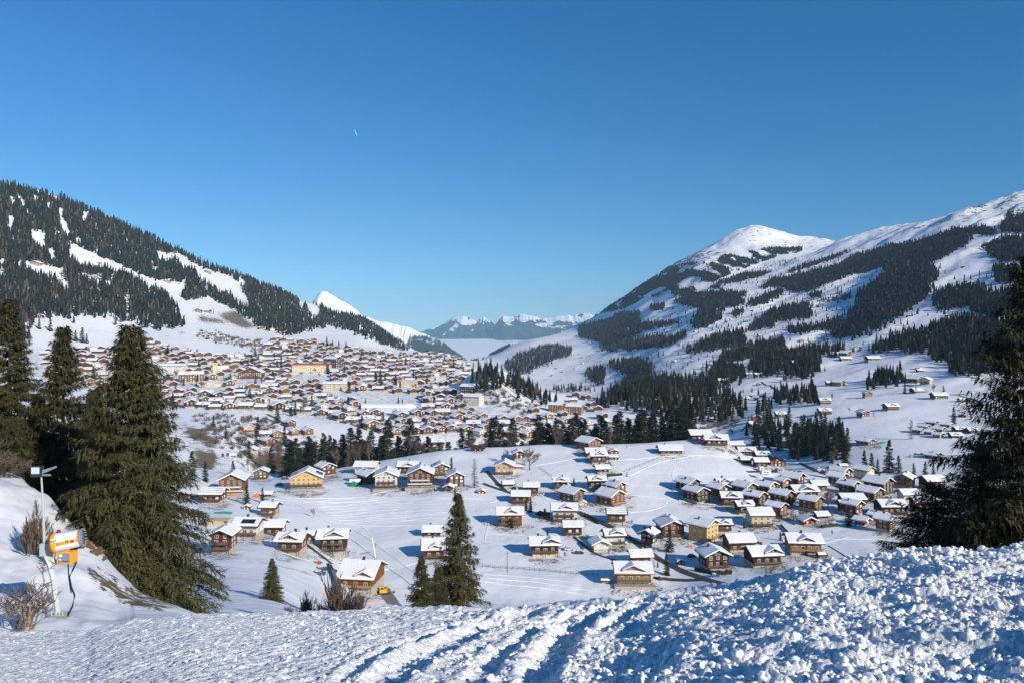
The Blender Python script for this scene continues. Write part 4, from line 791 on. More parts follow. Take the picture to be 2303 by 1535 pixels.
HOUSES = [  # px, py of the foot, width in px, kind, colour, where, options
 (475, 1132, 58, 'E', 'red brown', 'with snow in stripes on its roof, right of the tallest left spruce', dict(opts='stripes', balc=2)),
 (516, 1111, 68, 'G', 'orange brown', 'with two balconies and white foot, behind the striped roof chalet', dict(balc=2, floors=3, opts='wbal')),
 (553, 1144, 20, 'G', 'brown', 'no bigger than a garden shed, below the orange tarpaulin', dict(floors=1, base=.4, balc=0, chim=False, noun='shed')),
 (603, 1162, 48, 'E', 'tan', 'standing alone left of the bare meadow tree', dict(balc=2)),
 (600, 1115, 31, 'E', 'grey brown', 'beside the orange tarpaulin', dict(floors=1, base=.4, balc=0, chim=False, noun='shed')),
 (584, 1078, 40, 'G', 'grey brown', 'half hidden under bare trees left of the yellow house', dict(base=1.5)),
 (684, 1100, 82, 'G', 'yellow', 'with solar panels on both roof sides and a blue garage door', dict(floors=2, base=3.2, opts='solar garage terrace', noun='house', depth=13)),
 (728, 1070, 58, 'R', 'brown', 'with green shutters, right behind the yellow house', dict(balc=2)),
 (822, 1062, 58, 'E', 'white', 'with long snowy roof at the left end of the upper row', dict(base=1, balc=0)),
 (825, 1087, 60, 'R', 'dark brown', 'with low wide roof just above the green tarpaulin', dict(base=1)),
 (797, 1089, 27, 'E', 'dark grey', 'open in front, left of the green tarpaulin', dict(floors=1, base=.2, balc=0, chim=False, noun='carport')),
 (866, 1100, 62, 'G', 'white', 'with dark balcony parapets, third from left in the upper row', dict(floors=3, base=2.6, balc=2, opts='terrace')),
 (917, 1066, 56, 'D', 'dark brown', 'with a small dormer, at the back of the upper row', {}),
 (943, 1098, 68, 'G', 'brown', 'with white lower floors, in the middle of the upper row', dict(floors=3, base=3.4, balc=2, opts='wbal terrace')),
 (990, 1072, 46, 'G', 'orange brown', 'with a dark solar roof, left of the little pointed spruce', dict(opts='solar')),
 (1023, 1095, 48, 'G', 'brown', 'with white framed windows, left of the pale larch', dict(balc=0, floors=3, base=.6)),
 (1009, 1104, 30, 'G', 'red brown', 'on a white foot before the brown one by the larch', dict(floors=1, base=2.4, chim=False)),
 (1135, 1067, 52, 'G', 'peach', 'below the big round bare tree', dict(noun='house', base=1.5)),
 (1168, 1053, 28, 'E', 'white', 'tucked under the big round bare tree', dict(floors=1, base=.5, balc=0, chim=False, noun='outbuilding')),
 (1166, 1034, 32, 'G', 'red brown', 'behind the branches of the big round bare tree', dict(balc=0)),
 (1143, 1093, 32, 'E', 'dark grey', 'with open dark front below the peach house', dict(floors=1, base=.4, balc=0, chim=False, noun='garage')),
 (1083, 1109, 22, 'G', 'orange brown', 'right of the pale larch', dict(floors=1, base=.3, balc=0, chim=False, noun='hut')),
 (1075, 1014, 34, 'E', 'red brown', 'low, at the edge of the tree belt', dict(floors=1, base=.2, balc=0, chim=False, noun='barn', opts='nosnow')),
 (496, 1243, 64, 'G', 'red brown', 'three storeys high on the bank right of the tallest left spruce', dict(floors=3, base=2.2, balc=2)),
 (552, 1211, 72, 'E', 'white', 'with brown upper floor and a dark solar strip on its roof', dict(opts='solar', floors=2, base=2.5)),
 (614, 1203, 56, 'E', 'red brown', 'joined to the right of the white one with the solar strip', dict(floors=2, base=.8)),
 (652, 1244, 72, 'D', 'brown', 'with small dormer, left of the steep drive', dict(floors=2, base=2.2, opts='wide')),
 (745, 1244, 76, 'D', 'dark brown', 'with a big dormer gable, right of the steep drive', dict(floors=3, base=2.4, balc=2, opts='wide', depth=9)),
 (690, 1220, 42, 'E', 'dark grey', 'in shade between the two dormer chalets', dict(balc=0, chim=True)),
 (806, 1330, 96, 'D', 'orange brown', 'under the crane with a very large snowy roof and small front gable', dict(floors=2, base=2.4, opts='dright lbal', depth=15, rot=-8)),
 (972, 1256, 62, 'D', 'red brown', 'half hidden behind the lone tall spruce', dict(floors=2, base=1.0, depth=12)),
 (972, 1205, 50, 'E', 'dark brown', 'low, behind the one hidden by the tall spruce', dict(floors=1, base=.5, balc=0, noun='barn')),
 (1147, 1183, 68, 'D', 'orange brown', 'behind two shrubs, leftmost of the middle cluster', dict(floors=3, base=1.4, balc=2)),
 (1172, 1131, 50, 'E', 'brown', 'with three skylights in its snowy roof, above the leftmost balcony chalet', dict(floors=2, base=1)),
 (1196, 1108, 42, 'E', 'brown', 'at the top of the middle cluster beside its small annex', dict(floors=2, base=.6)),
 (1170, 1106, 20, 'E', 'brown', 'small annex left of the top one of the middle cluster', dict(floors=1, base=.6, balc=0, chim=False, noun='annex')),
 (1262, 1100, 42, 'D', 'dark brown', 'with tiny dormer and a mast beside it, left of the round pine', {}),
 (1288, 1130, 64, 'R', 'grey brown', 'with a pale yellow annex at its right', dict(base=1.2)),
 (1311, 1136, 22, 'G', 'pale yellow', 'flat fronted, leaning on the grey brown chalet', dict(floors=1, base=.6, balc=0, chim=False, noun='annex')),
 (1271, 1172, 68, 'D', 'white', 'with brown dormer and balcony in the centre of the middle cluster', dict(floors=3, base=1.0, balc=2)),
 (1225, 1166, 36, 'R', 'dark grey', 'with dark bare roof in shade left of the white dormer house', dict(opts='nosnow', balc=0, floors=1, base=1)),
 (1290, 1204, 52, 'E', 'red brown', 'with full white roof just below the white dormer house', dict(floors=2, base=1.6)),
 (1343, 1099, 50, 'D', 'dark brown', 'with three windows beside a bare garden tree', dict(balc=0)),
 (1388, 1116, 54, 'R', 'orange brown', 'upper of the two pale timber ones right of the centre', dict(opts='lbal')),
 (1376, 1137, 78, 'R', 'orange brown', 'lower and larger of the two pale timber ones right of the centre', dict(opts='lbal', base=1.2)),
 (1388, 1176, 52, 'E', 'grey brown', 'with striped snow on its roof below the pale timber pair', dict(opts='stripes')),
 (1382, 1227, 58, 'D', 'white', 'with flat topped snowy dormer and brown balcony beside the road', dict(opts='wide', floors=2, base=2.0)),
 (1350, 1238, 50, 'G', 'white', 'single storey, in front of the white one beside the road', dict(floors=1, base=1.2, balc=0, noun='bungalow', chim=False)),
 (1225, 1251, 76, 'D', 'dark brown', 'with cream ground floor, alone lower left of the middle cluster', dict(floors=2, base=2.6, plinth='cream', opts='wide dright')),
 (1462, 1228, 52, 'L', 'dark brown', 'left half of the pair behind two spruces', dict()),
 (1512, 1211, 66, 'G', 'red brown', 'right half of the pair behind two spruces, with broad gable', dict(depth=11)),
 (1588, 1219, 82, 'R', 'yellow', 'largest by the road, with orange ground floor', dict(floors=3, base=2.2, plinth='orange', noun='house', opts='lbal')),
 (1630, 1196, 44, 'D', 'grey brown', 'joined behind the large yellow house', {}),
 (1442, 1270, 58, 'E', 'brown', 'behind the wide pale timber chalet at the bottom', dict(floors=2, base=.6, balc=0)),
 (1427, 1317, 96, 'D', 'light timber', 'lowest and widest one at the bottom with long row of windows', dict(floors=2, base=2.6, plinth='cream', opts='wide terrace')),
 (1363, 1311, 25, 'E', 'tan', 'left of the widest bottom chalet', dict(floors=1, base=.3, balc=0, chim=False, noun='shed')),
 (1532, 1268, 22, 'G', 'brown', 'beside the road bend', dict(floors=1, base=.3, balc=0, chim=False, noun='hut')),
 (1611, 1278, 72, 'G', 'dark brown', 'with two window rows behind the dark hedge', dict(floors=2, base=1.2)),
 (1668, 1240, 76, 'E', 'brown', 'with smooth white roof left of the small fir', dict(floors=2, base=1.2, balc=0)),
 (1722, 1272, 84, 'D', 'dark brown', 'lowest on the right with snowy dormer, just above the snow bank', dict(opts='wide dright', floors=2, base=1.4)),
 (1815, 1247, 86, 'D', 'tan', 'with balcony and dark porch, alone at the right below the red huts', dict(floors=2, base=2.6, opts='lbal')),
 (1850, 1254, 25, 'E', 'brown', 'right below the lone tan chalet', dict(floors=1, base=.3, balc=0, chim=False, noun='hut')),
 (1772, 1225, 20, 'E', 'red brown', 'left of the lone tan chalet', dict(floors=1, base=.3, balc=0, chim=False, noun='hut')),
 (1713, 1184, 62, 'E', 'cream', 'with full white roof at the lower left corner of the right hand cluster', dict(floors=3, base=1.2, depth=9, noun='house')),
 (1676, 1156, 46, 'D', 'dark brown', 'behind the cream one at the corner of the right hand cluster', {}),
 (1552, 1109, 62, 'R', 'dark brown', 'leftmost and rear one of the right hand cluster', {}),
 (1570, 1131, 66, 'R', 'dark brown', 'with white lower floor at the left front of the right hand cluster', dict(base=2.4)),
 (1620, 1121, 58, 'R', 'brown', 'second from left in the front row of the right hand cluster', dict(balc=0)),
 (1636, 1105, 50, 'D', 'dark brown', 'with pointed dormer behind the left end of the right hand cluster', {}),
 (1647, 1138, 54, 'D', 'brown', 'third from left in the front row of the right hand cluster, with dormer', {}),
 (1680, 1119, 60, 'R', 'grey brown', 'with long roof behind the third front one of the right cluster', dict(balc=0)),
 (1703, 1141, 60, 'R', 'brown', 'fourth from left in the front row of the right hand cluster', {}),
 (1727, 1116, 58, 'R', 'orange brown', 'between the fourth front one and the dark big dormer chalet', {}),
 (1752, 1162, 56, 'R', 'orange brown', 'with white windows right behind the cream corner house', dict(base=1)),
 (1765, 1137, 62, 'R', 'brown', 'left of the dark big dormer chalet, front row', {}),
 (1762, 1104, 42, 'R', 'light timber', 'small pale gable behind the dark big dormer chalet', dict(balc=0)),
 (1790, 1096, 58, 'R', 'red brown', 'with twin roofs at the upper edge of the right hand cluster', {}),
 (1813, 1124, 66, 'D', 'dark grey', 'dark with big dormer left of the bushy brown tree', dict(opts='wide')),
 (1831, 1151, 60, 'R', 'orange brown', 'below the dark one with the big dormer', {}),
 (1890, 1094, 54, 'R', 'red brown', 'behind the bushy brown tree', {}),
 (1850, 1166, 38, 'E', 'dark brown', 'low, between two garden trees of the right hand cluster', dict(floors=1, base=.6, balc=0)),
 (1820, 1179, 42, 'G', 'red', 'under bare branches at the foot of the right hand cluster', dict(floors=1, base=.6, balc=0, chim=False, noun='hut')),
 (1898, 1080, 50, 'R', 'red brown', 'at the road end behind the bushy brown tree', {}),
 (1916, 1113, 50, 'R', 'brown', 'right of the bushy brown tree', {}),
 (1845, 1108, 42, 'E', 'brown', 'with flat snowy roof left of the bushy brown tree', dict(balc=0)),
 (1986, 1113, 74, 'R', 'dark brown', 'with wide roof and white foot, upper right of the cluster', dict(floors=3, base=1.4)),
 (2044, 1097, 62, 'L', 'orange brown', 'with red balcony under the three small spruces', dict(balc=2)),
 (1921, 1138, 60, 'E', 'brown', 'with layered roofs in the middle of the right half', dict(base=1)),
 (1906, 1150, 40, 'D', 'brown', 'with small dormer right of the bushy brown tree', {}),
 (1966, 1128, 66, 'R', 'brown', 'with double roof and white foot, right half middle', dict(base=1.4)),
 (2012, 1161, 70, 'D', 'dark brown', 'with white ground floor above the dark right spruces', dict(floors=2, base=2.4, opts='wide')),
 (1924, 1161, 54, 'R', 'red brown', 'behind the tall garden spruce of the right half', dict(balc=0)),
 (1944, 1181, 44, 'R', 'red', 'bright, right of the tall garden spruce', dict(floors=1, base=.8, balc=0, chim=False, noun='hut')),
 (1982, 1173, 50, 'R', 'orange brown', 'low, right behind the bright red hut', dict(floors=1, base=1.2)),
 (1998, 1197, 55, 'R', 'orange brown', 'rightmost at the bottom, touching the dark right spruces', dict(balc=0)),
 (2048, 1130, 46, 'E', 'white', 'behind the dark right spruces, upper one', dict(balc=0)),
 (2078, 1150, 50, 'E', 'brown', 'behind the dark right spruces, lower one', dict(balc=0)),
 (2105, 1098, 55, 'E', 'brown', 'between the three small spruces and the dark right ones', dict(balc=0)),
 (1577, 989, 56, 'E', 'brown', 'leftmost on the crest at the top of the terrace', dict(balc=0, base=.8)),
 (1614, 1003, 58, 'D', 'brown', 'with three stepped roofs, second on the crest chain', {}),
 (1657, 1010, 42, 'E', 'red brown', 'third on the crest chain going down right', dict(balc=0)),
 (1683, 1025, 46, 'D', 'brown', 'with dormer, fourth on the crest chain', {}),
 (1716, 1033, 36, 'D', 'dark brown', 'fifth on the crest chain', {}),
 (1680, 1041, 33, 'E', 'dark brown', 'low, with overhanging roof under the fourth of the crest chain', dict(floors=1, base=.6, balc=0, noun='barn')),
 (1713, 1053, 37, 'E', 'brown', 'with square snowy roof left of the rust roofed building', dict(balc=0)),
 (1750, 1051, 44, 'G', 'red brown', 'without snow on its rusty roof, under repair at the road', dict(opts='nosnow', balc=0)),
 (1950, 1077, 52, 'R', 'pale yellow', 'wide roofed, left of the three small spruces', {}),
 (1882, 1063, 33, 'E', 'brown', 'behind the parked caravans', dict(floors=1, base=.6, balc=0)),
 (1898, 1050, 22, 'E', 'dark brown', 'smallest behind the parked caravans', dict(floors=1, base=.3, balc=0, chim=False, noun='hut')),
 (1510, 1021, 60, 'E', 'greenish grey', 'alone on the snowfield near the crest', dict(floors=1, base=1, balc=0, noun='barn')),
 (1326, 1010, 66, 'R', 'orange brown', 'big, on the crest in front of the tree belt', dict(floors=2, base=.8, opts='lbal')),
 (1340, 1026, 52, 'E', 'brown', 'with broad snowy roof, directly below the big crest chalet', dict(balc=0, floors=1, base=1)),
 (1347, 1041, 44, 'D', 'brown', 'with dormer, third down from the crest', {}),
 (1382, 1021, 24, 'G', 'orange brown', 'small pointed, right below the big crest chalet', dict(floors=1, base=1, balc=0, chim=False, noun='hut')),
 (1381, 1033, 25, 'E', 'red brown', 'low, right of the third one down from the crest', dict(floors=1, base=.6, balc=0, chim=False, noun='hut')),
 (1355, 1063, 38, 'E', 'dark grey', 'with white walls and square roof, lowest of the group under the crest', dict(floors=1, base=1.2, balc=0)),
 (551, 972, 40, 'R', 'peach', 'on the brushy slope below the left village', {}),
 (596, 985, 30, 'E', 'dark grey', 'with dark walls left of the yellow timber pair', dict(balc=0)),
 (626, 986, 34, 'G', 'light timber', 'left one of the yellow timber pair below the village meadow', dict(floors=2)),
 (658, 980, 30, 'R', 'light timber', 'right one of the yellow timber pair below the village meadow', {}),
 (688, 978, 36, 'R', 'orange brown', 'end of the row below the village meadow', dict(base=2)),
 (650, 960, 32, 'R', 'dark brown', 'with red window frames above the yellow timber pair', {}),
 (598, 1003, 42, 'R', 'red', 'wide roofed among the trees below the yellow timber pair', {}),
 (563, 1024, 30, 'G', 'white', 'with gable in the trees above the yellow house', dict(balc=0)),
 (698, 1003, 36, 'R', 'white', 'under the left end of the tree belt', dict(balc=0, base=1)),
 (788, 1012, 24, 'R', 'white', 'with dark gable hidden in the tree belt', dict(balc=0)),
 (524, 1027, 20, 'E', 'cream', 'small, beside the white gable house in the trees', dict(balc=0, floors=1, base=.6, chim=False)),
 (2118, 898, 36, 'E', 'dark brown', 'beside the farm road on the right hillside', dict(balc=0)),
 (2070, 883, 34, 'E', 'brown', 'just below the large pale farmhouse', dict(balc=0, floors=1, base=.8)),
 (2062, 861, 44, 'R', 'brown', 'large left half of the pale farm under the dark wood', dict()), (2088, 863, 34, 'L', 'cream', 'pale right half of the farm under the dark wood', dict()),
 (2072, 835, 19, 'E', 'dark brown', 'small, in the shaded hollow under the dark wood', dict(floors=1, base=.3, balc=0, chim=False, noun='barn')),
 (2008, 923, 34, 'D', 'brown', 'alone on open snow in the middle of the right hillside', dict()), (1945, 939, 26, 'G', 'red brown', 'alone left below the one on open snow', dict(balc=0)),
 (1858, 909, 30, 'D', 'cream', 'with snowy roof above the wide roofed brown one', dict()), (1858, 933, 32, 'D', 'brown', 'wide roofed above the dark round wood', dict()),
 (1954, 894, 22, 'G', 'tan', 'below the little square wood', dict(balc=0)), (1868, 867, 20, 'E', 'dark brown', 'left one of the pair left of the little square wood', dict(balc=0)),
 (1890, 868, 30, 'R', 'tan', 'right one of the pair left of the little square wood', dict()), (2168, 903, 20, 'E', 'cream', 'flat, beside the farm road near the dark right spruces', dict(floors=1, base=.6, balc=0, chim=False)),
 (1953, 999, 46, 'R', 'grey brown', 'broad, with a green net beside it below the hut cluster', dict(floors=1, base=.8, balc=0, noun='barn')),
 (2105, 1031, 44, 'R', 'dark brown', 'with parked cars at its left', dict(floors=1, base=.8, balc=0, noun='barn')),
 (1757, 939, 26, 'D', 'dark brown', 'above the dark round wood', dict()), (1703, 947, 22, 'G', 'orange brown', 'left of the farm track by the ravine', dict(balc=0)), (1702, 963, 34, 'E', 'tan', 'low beside the farm track by the ravine', dict(balc=0)),
 (1627, 861, 30, 'E', 'tan', 'at the left end of the middle snowfield', dict(balc=0)), (1708, 866, 13, 'G', 'brown', 'tiny on the middle snowfield', dict(floors=1, base=.3, balc=0, chim=False, noun='hut')),
 (1685, 846, 16, 'D', 'red brown', 'left of the farm road above the middle snowfield', dict(balc=0)), (1706, 847, 20, 'D', 'dark brown', 'right of the farm road above the middle snowfield', dict(balc=0)),
 (1905, 801, 34, 'R', 'brown', 'largest on the sunny shoulder', dict()), (1877, 801, 24, 'E', 'tan', 'left one on the sunny shoulder', dict(balc=0)), (1930, 790, 20, 'G', 'cream', 'topmost on the sunny shoulder', dict(balc=0)),
 (1905, 812, 26, 'E', 'dark brown', 'lower one on the sunny shoulder', dict(balc=0)), (1967, 812, 32, 'E', 'dark brown', 'at the right end of the sunny shoulder', dict(balc=0)),
 (1804, 771, 12, 'G', 'tan', 'small pale, left of two on the steep upper meadow', dict(balc=0)), (1829, 772, 9, 'E', 'dark brown', 'small, right of two on the steep upper meadow', dict(balc=0, floors=1, base=.3, chim=False, noun='hut')),
 (1795, 821, 28, 'E', 'grey brown', 'among the spruces left of the sunny shoulder', dict(balc=0)), (1848, 691, 16, 'G', 'red brown', 'high up between the two woods', dict(balc=0)),
 (95, 424, 22, 'E', 'tan', 'on the skyline of the left mountain', dict(balc=0, floors=1, base=.5)), (77, 597, 22, 'G', 'tan', 'on the small clearing of the left mountain', dict(balc=0)),
 (221, 594, 10, 'E', 'brown', 'on the long ski run of the left mountain', dict(balc=0, floors=1, base=.3, chim=False, noun='hut')), (370, 633, 22, 'E', 'brown', 'beside the lift tower on the ski run', dict(balc=0, floors=1)),
 (463, 613, 16, 'G', 'brown', 'on the upper right clearing of the left mountain', dict(balc=0, floors=1, noun='barn')), (443, 702, 18, 'G', 'orange brown', 'left of two on the ski run above the village', dict(balc=0)),
 (462, 703, 20, 'E', 'brown', 'right of two on the ski run above the village', dict(balc=0)), (90, 716, 14, 'G', 'dark brown', 'in the left clearing above the spruces', dict(balc=0)),
]
hut_cl = [(2068, 973, 'leftmost'), (2082, 965, 'second in the upper row'), (2100, 956, 'topmost'), (2094, 977, 'front left'), (2117, 971, 'middle'), (2114, 984, 'front middle'), (2133, 961, 'back right'), (2162, 971, 'right'), (2153, 985, 'front right'), (2173, 938, 'uppermost right'), (2192, 974, 'rightmost')]
for x, y, w_ in hut_cl: HOUSES.append((x, y, 30, random.choice('RD'), random.choice(['dark brown', 'brown']), f'{w_} in the huddle of old ones at right', dict(balc=0, floors=1, base=1, chim=False)))
for i, (x, w_) in enumerate([(1645, 'leftmost'), (1658, 'second from left'), (1668, 'third from left'), (1680, 'middle'), (1692, 'fifth from left'), (1703, 'next to last'), (1714, 'rightmost')]):
    HOUSES.append((x, 892 + (i % 2) * 6, 15, random.choice('RD'), random.choice(['dark brown', 'grey brown']), f'{w_} of the tiny cluster above the ravine wood', dict(balc=0, floors=1, base=.6, chim=False)))
for h in HOUSES: house(*h[:6], **h[6])

# --- village landmarks
def block(px, py, wpx, dm, hm_, col, label, cat, noun, floors=4, roof='gable', rows=None, rot=0, ncol=None):
    p = at(px, py); W = wpx * p.y / F; root = empty(noun, (p.x, p.y + dm / 2, p.z), math.radians(rot)); tag(root, label, cat)
    G = Geo(); G.box(-W / 2, W / 2, -dm / 2, dm / 2, -5, hm_); part(root, 'wall', G, TM[col])
    if roof == 'gable':
        G = Geo(); gable_solid(G, dm, W - .1, hm_, hm_ + .01, .4, 'x'); part(root, 'gable', G, TM[col]); G = Geo(); roof_slab(G, dm, -W / 2 - 1, W / 2 + 1, hm_, .4, 1, .02, .2, 'x'); part(root, 'roof', G, M_ROOFW)
        G = Geo(); roof_slab(G, dm, -W / 2 - 1, W / 2 + 1, hm_, .4, 1, .23, .5, 'x', .15, soft=.35); part(root, 'roof_snow', G, M_SNOW)
    elif roof == 'flat':
        G = Geo(); G.box(-W / 2 - .4, W / 2 + .4, -dm / 2 - .4, dm / 2 + .4, hm_ + .003, hm_ + .3); part(root, 'roof', G, M_STONE); G = Geo(); G.box(-W / 2, W / 2, -dm / 2, dm / 2, hm_ + .303, hm_ + .7); part(root, 'roof_snow', G, M_SNOW)
    elif roof == 'mansard':
        G = Geo(); a, b, h2 = W / 2 + .4, dm / 2 + .4, 3.2; V = [(-a, -b, hm_), (a, -b, hm_), (a, b, hm_), (-a, b, hm_), (-a + 1.4, -b + 1.4, hm_ + h2), (a - 1.4, -b + 1.4, hm_ + h2), (a - 1.4, b - 1.4, hm_ + h2), (-a + 1.4, b - 1.4, hm_ + h2)]
        G.add(V, [(0, 3, 2, 1), (4, 5, 6, 7), (0, 1, 5, 4), (1, 2, 6, 5), (2, 3, 7, 6), (3, 0, 4, 7)]); part(root, 'roof', G, M_TILE); G = Geo(); G.box(-a + 1.5, a - 1.5, -b + 1.5, b - 1.5, hm_ + h2 + .003, hm_ + h2 + .5); part(root, 'roof_snow', G, M_SNOW)
        for k in range(3):
            x = (-1 + k) * W * .38; G = Geo(); gable_solid(G, W * .13, 0, hm_ + .1, hm_ + 2.6, .7, 'y', y0=-b - .2, y1=-b + 3); G.V = [(u + x, v, w) for u, v, w in G.V]; part(root, 'dormer', G, M_TILE)
    n = ncol or max(3, int(W / 3.4))
    for k in range(floors):
        z = hm_ * (k + .55) / floors
        for q in range(n): window(root, (q - (n - 1) / 2) * W / (n + .3), -dm / 2 - .04, z, 1.5, 1.5)
        if abs(rot) > 10:
            for q in range(max(2, int(dm / 4))): window(root, (1 if rot < 0 else -1) * (W / 2 + .04), (q - .5 * (max(2, int(dm / 4)) - 1)) * 4, z, 1.5, 1.5, face=math.pi / 2 * (1 if rot < 0 else -1))
    return root
block(699, 838, 84, 13, 13, 'pale yellow', 'long pale yellow grand hotel with red mansard roof above the village centre', 'hotel', 'hotel', 4, 'mansard')
block(746, 826, 36, 18, 15, 'dark brown', 'dark timber hotel block with balcony grid right of the pale yellow hotel', 'hotel', 'hotel', 5, 'gable', rot=-30)
block(425, 858, 52, 16, 11, 'orange brown', 'large reddish timber block with many small windows at the left of the village', 'apartment block', 'apartment_block', 4, 'gable', rot=20)
block(385, 833, 60, 12, 8, 'white', 'long low building with two window rows left of the church tower', 'building', 'long_building', 2, 'gable')
block(475, 868, 62, 12, 6, 'pale yellow', 'flat roofed pale yellow building below the big timber chalet hotel', 'building', 'flat_building', 2, 'flat')
block(752, 878, 52, 12, 10, 'cream', 'cream school like building beside the slender steeple roof in the village centre', 'building', 'school', 3, 'gable')
block(915, 868, 44, 12, 8, 'cream', 'cream villa with snowy terraces left of the uphill road', 'building', 'villa', 2, 'flat')
block(985, 858, 34, 12, 8, 'white', 'white flat roofed building where the road climbs out of the village', 'building', 'flat_building', 2, 'flat')
block(1065, 912, 40, 14, 12, 'white', 'tall white house with half timbered gable below the wooded knoll', 'house', 'tall_house', 4, 'gable', rot=-25)
block(1055, 886, 34, 15, 11, 'dark brown', 'dark apartment block with white windows near the foot of the wooded knoll', 'apartment block', 'apartment_block', 3, 'gable', rot=-25)
block(1252, 928, 32, 12, 11, 'orange brown', 'apartment chalet with a grid of white framed windows, left of two by the ravine', 'apartment block', 'apartment_block', 4, 'gable', rot=-22)
block(1293, 932, 36, 12, 11, 'orange brown', 'apartment chalet with a grid of white framed windows, right of two by the ravine', 'apartment block', 'apartment_block', 4, 'gable', rot=-22)
house(558, 852, 58, 'G', 'brown', '', floors=4, base=2, balc=2, fine=False, noun='hotel', lab='largest brown chalet hotel with a wide gable in the upper village', cat='hotel')
# church
p = at(484, 836); ch = empty('church', p, 0.2); tag(ch, 'old stone church tower with snowy nave roof in the upper left village', 'church')
G = Geo(); G.box(-3.2, 3.2, -3.2, 3.2, -4, 15); tw_ = part(ch, 'tower', G, TM['pale yellow']); G = Geo(); G.box(-0.8, -.2, -3.3, -3.21, 11, 13.5); G.box(.2, .8, -3.3, -3.21, 11, 13.5); link('belfry_opening', G.mesh('belfry_opening'), M_DARKM, tw_)
G = Geo(); G.add([(-3.7, -3.7, 15.002), (3.7, -3.7, 15.002), (3.7, 3.7, 15.002), (-3.7, 3.7, 15.002), (0, 0, 19)], [(3, 2, 1, 0), (0, 1, 4), (1, 2, 4), (2, 3, 4), (3, 0, 4)]); part(ch, 'tower_roof', G, M_ROOFW)
G = Geo(); gable_solid(G, 9, 16, -4, 6, .8, 'x'); G.V = [(a + 12, b + 2, c) for a, b, c in G.V]; part(ch, 'nave', G, TM['white']); G = Geo(); roof_slab(G, 9, -8.5, 8.5, 6, .8, .6, .02, .3, 'x', soft=.2); G.V = [(a + 12, b + 2, c) for a, b, c in G.V]; part(ch, 'nave_snow', G, M_SNOW)
# sports hall with a barrel roof
p = at(870, 925); hl = empty('sports_hall', p, math.radians(-4)); tag(hl, 'long white sports hall with barrel roof and glazed round end in the lower village', 'sports hall')
Lh, Rh = 118 * p.y / F, 9.0; G = Geo(); n = 14
def prof(k): a = math.pi * k / n; return (Rh * 1.25 * -math.cos(a) + 12, 5.0 + Rh * 0.45 * math.sin(a))
V = [];
for x in (-Lh / 2, Lh / 2 - 8): V += [(x, prof(k)[0], prof(k)[1]) for k in range(n + 1)]
G.add(V, [(k, k + 1, k + n + 2, k + n + 1) for k in range(n)]); part(hl, 'barrel_roof', G, M_SNOW, True)
G = Geo(); G.box(-Lh / 2 + .1, Lh / 2 - 8, 12 - Rh * 1.24, 12 + Rh * 1.24, -5, 4.98); part(hl, 'wall', G, mat('pale_panel', (0.55, 0.60, 0.66), 0.5))
G = Geo(); G.tube([(Lh / 2 - 9, 12, -5), (Lh / 2 - 9, 12, 4.7)], [Rh * 1.22] * 2, 28); part(hl, 'round_end', G, mat('pale_glazing', (0.50, 0.56, 0.62), 0.3)); G = Geo()
G.tube([(Lh / 2 - 9, 12, 4.9), (Lh / 2 - 9, 12, 7.0), (Lh / 2 - 9, 12, 8.8), (Lh / 2 - 9, 12, 9.6)], [Rh * 1.25, Rh * 1.05, Rh * .6, .1], 28); part(hl, 'dome', G, M_SNOW, True)

# --- the village: nearest and largest chalets are things with parts, the rest one object
VPOLY = [(100, 785), (200, 790), (345, 765), (380, 785), (420, 790), (480, 800), (560, 800), (600, 792), (605, 768), (640, 760), (700, 765), (760, 780), (820, 790), (900, 798), (960, 795), (1060, 808), (1060, 850), (1010, 868), (1060, 905), (1150, 908), (1190, 925), (1240, 955), (1250, 985), (1180, 990), (1000, 975), (900, 985), (820, 965), (740, 945), (640, 925), (540, 925), (400, 918), (300, 895), (200, 870), (100, 850)]
HOLES = [[(805, 885), (955, 885), (955, 932), (805, 932)], [(610, 930), (700, 930), (860, 975), (700, 985)], [(1060, 905), (1150, 905), (1250, 950), (1150, 945), (1060, 935)], [(750, 885), (810, 885), (810, 905), (750, 900)], [(400, 740), (560, 795), (560, 802), (420, 790)]]
taken = [(h[0], h[1], h[2]) for h in HOUSES] + [(699, 838, 90), (746, 826, 40), (425, 858, 62), (385, 833, 64), (475, 868, 64), (752, 878, 56), (915, 868, 48), (985, 858, 36), (1065, 912, 44), (1055, 886, 36), (1252, 928, 34), (1293, 932, 38), (558, 852, 62), (484, 836, 24), (505, 832, 20)]
vh = []; yy = 988.0
while yy > 758:
    xx = 90.0 + RNG.uniform(0, 20)
    while xx < 1260:
        q = at(xx, yy); wp = RNG.uniform(12.5, 17) * F / q.y
        X_, Y_ = xx + RNG.uniform(-3, 3), yy + RNG.uniform(-2.5, 2.5); ok = bool(in_poly([X_], [Y_], VPOLY)[0]) and not any(bool(in_poly([X_], [Y_], h_)[0]) for h_ in HOLES)
        if ok and not any(abs(X_ - a) < (w_ + wp) * 0.43 and -0.36 * wp < Y_ - b < 0.28 * w_ for a, b, w_ in taken):
            vh.append((X_, Y_, wp)); taken.append((X_, Y_, wp)); xx += wp * 0.98
        else: xx += wp * 0.5
    yy -= 4.2
for a, b in [(1290, 905), (1275, 918), (1310, 925), (1330, 915), (1265, 938), (1300, 950), (1355, 942), (1270, 955), (1320, 960), (1372, 955), (1345, 925), (1295, 893), (1318, 898), (985, 1003), (1200, 930), (1230, 945), (560, 778), (577, 770), (640, 752), (610, 745), (585, 742), (150, 790), (110, 795)]:
    q = at(a, b); vh.append((a, b, 13.5 * F / q.y))
print('VILLAGE', len(vh), 'HAND', len(HOUSES))
vh.sort(key=lambda t: -t[2])
ARCH = []
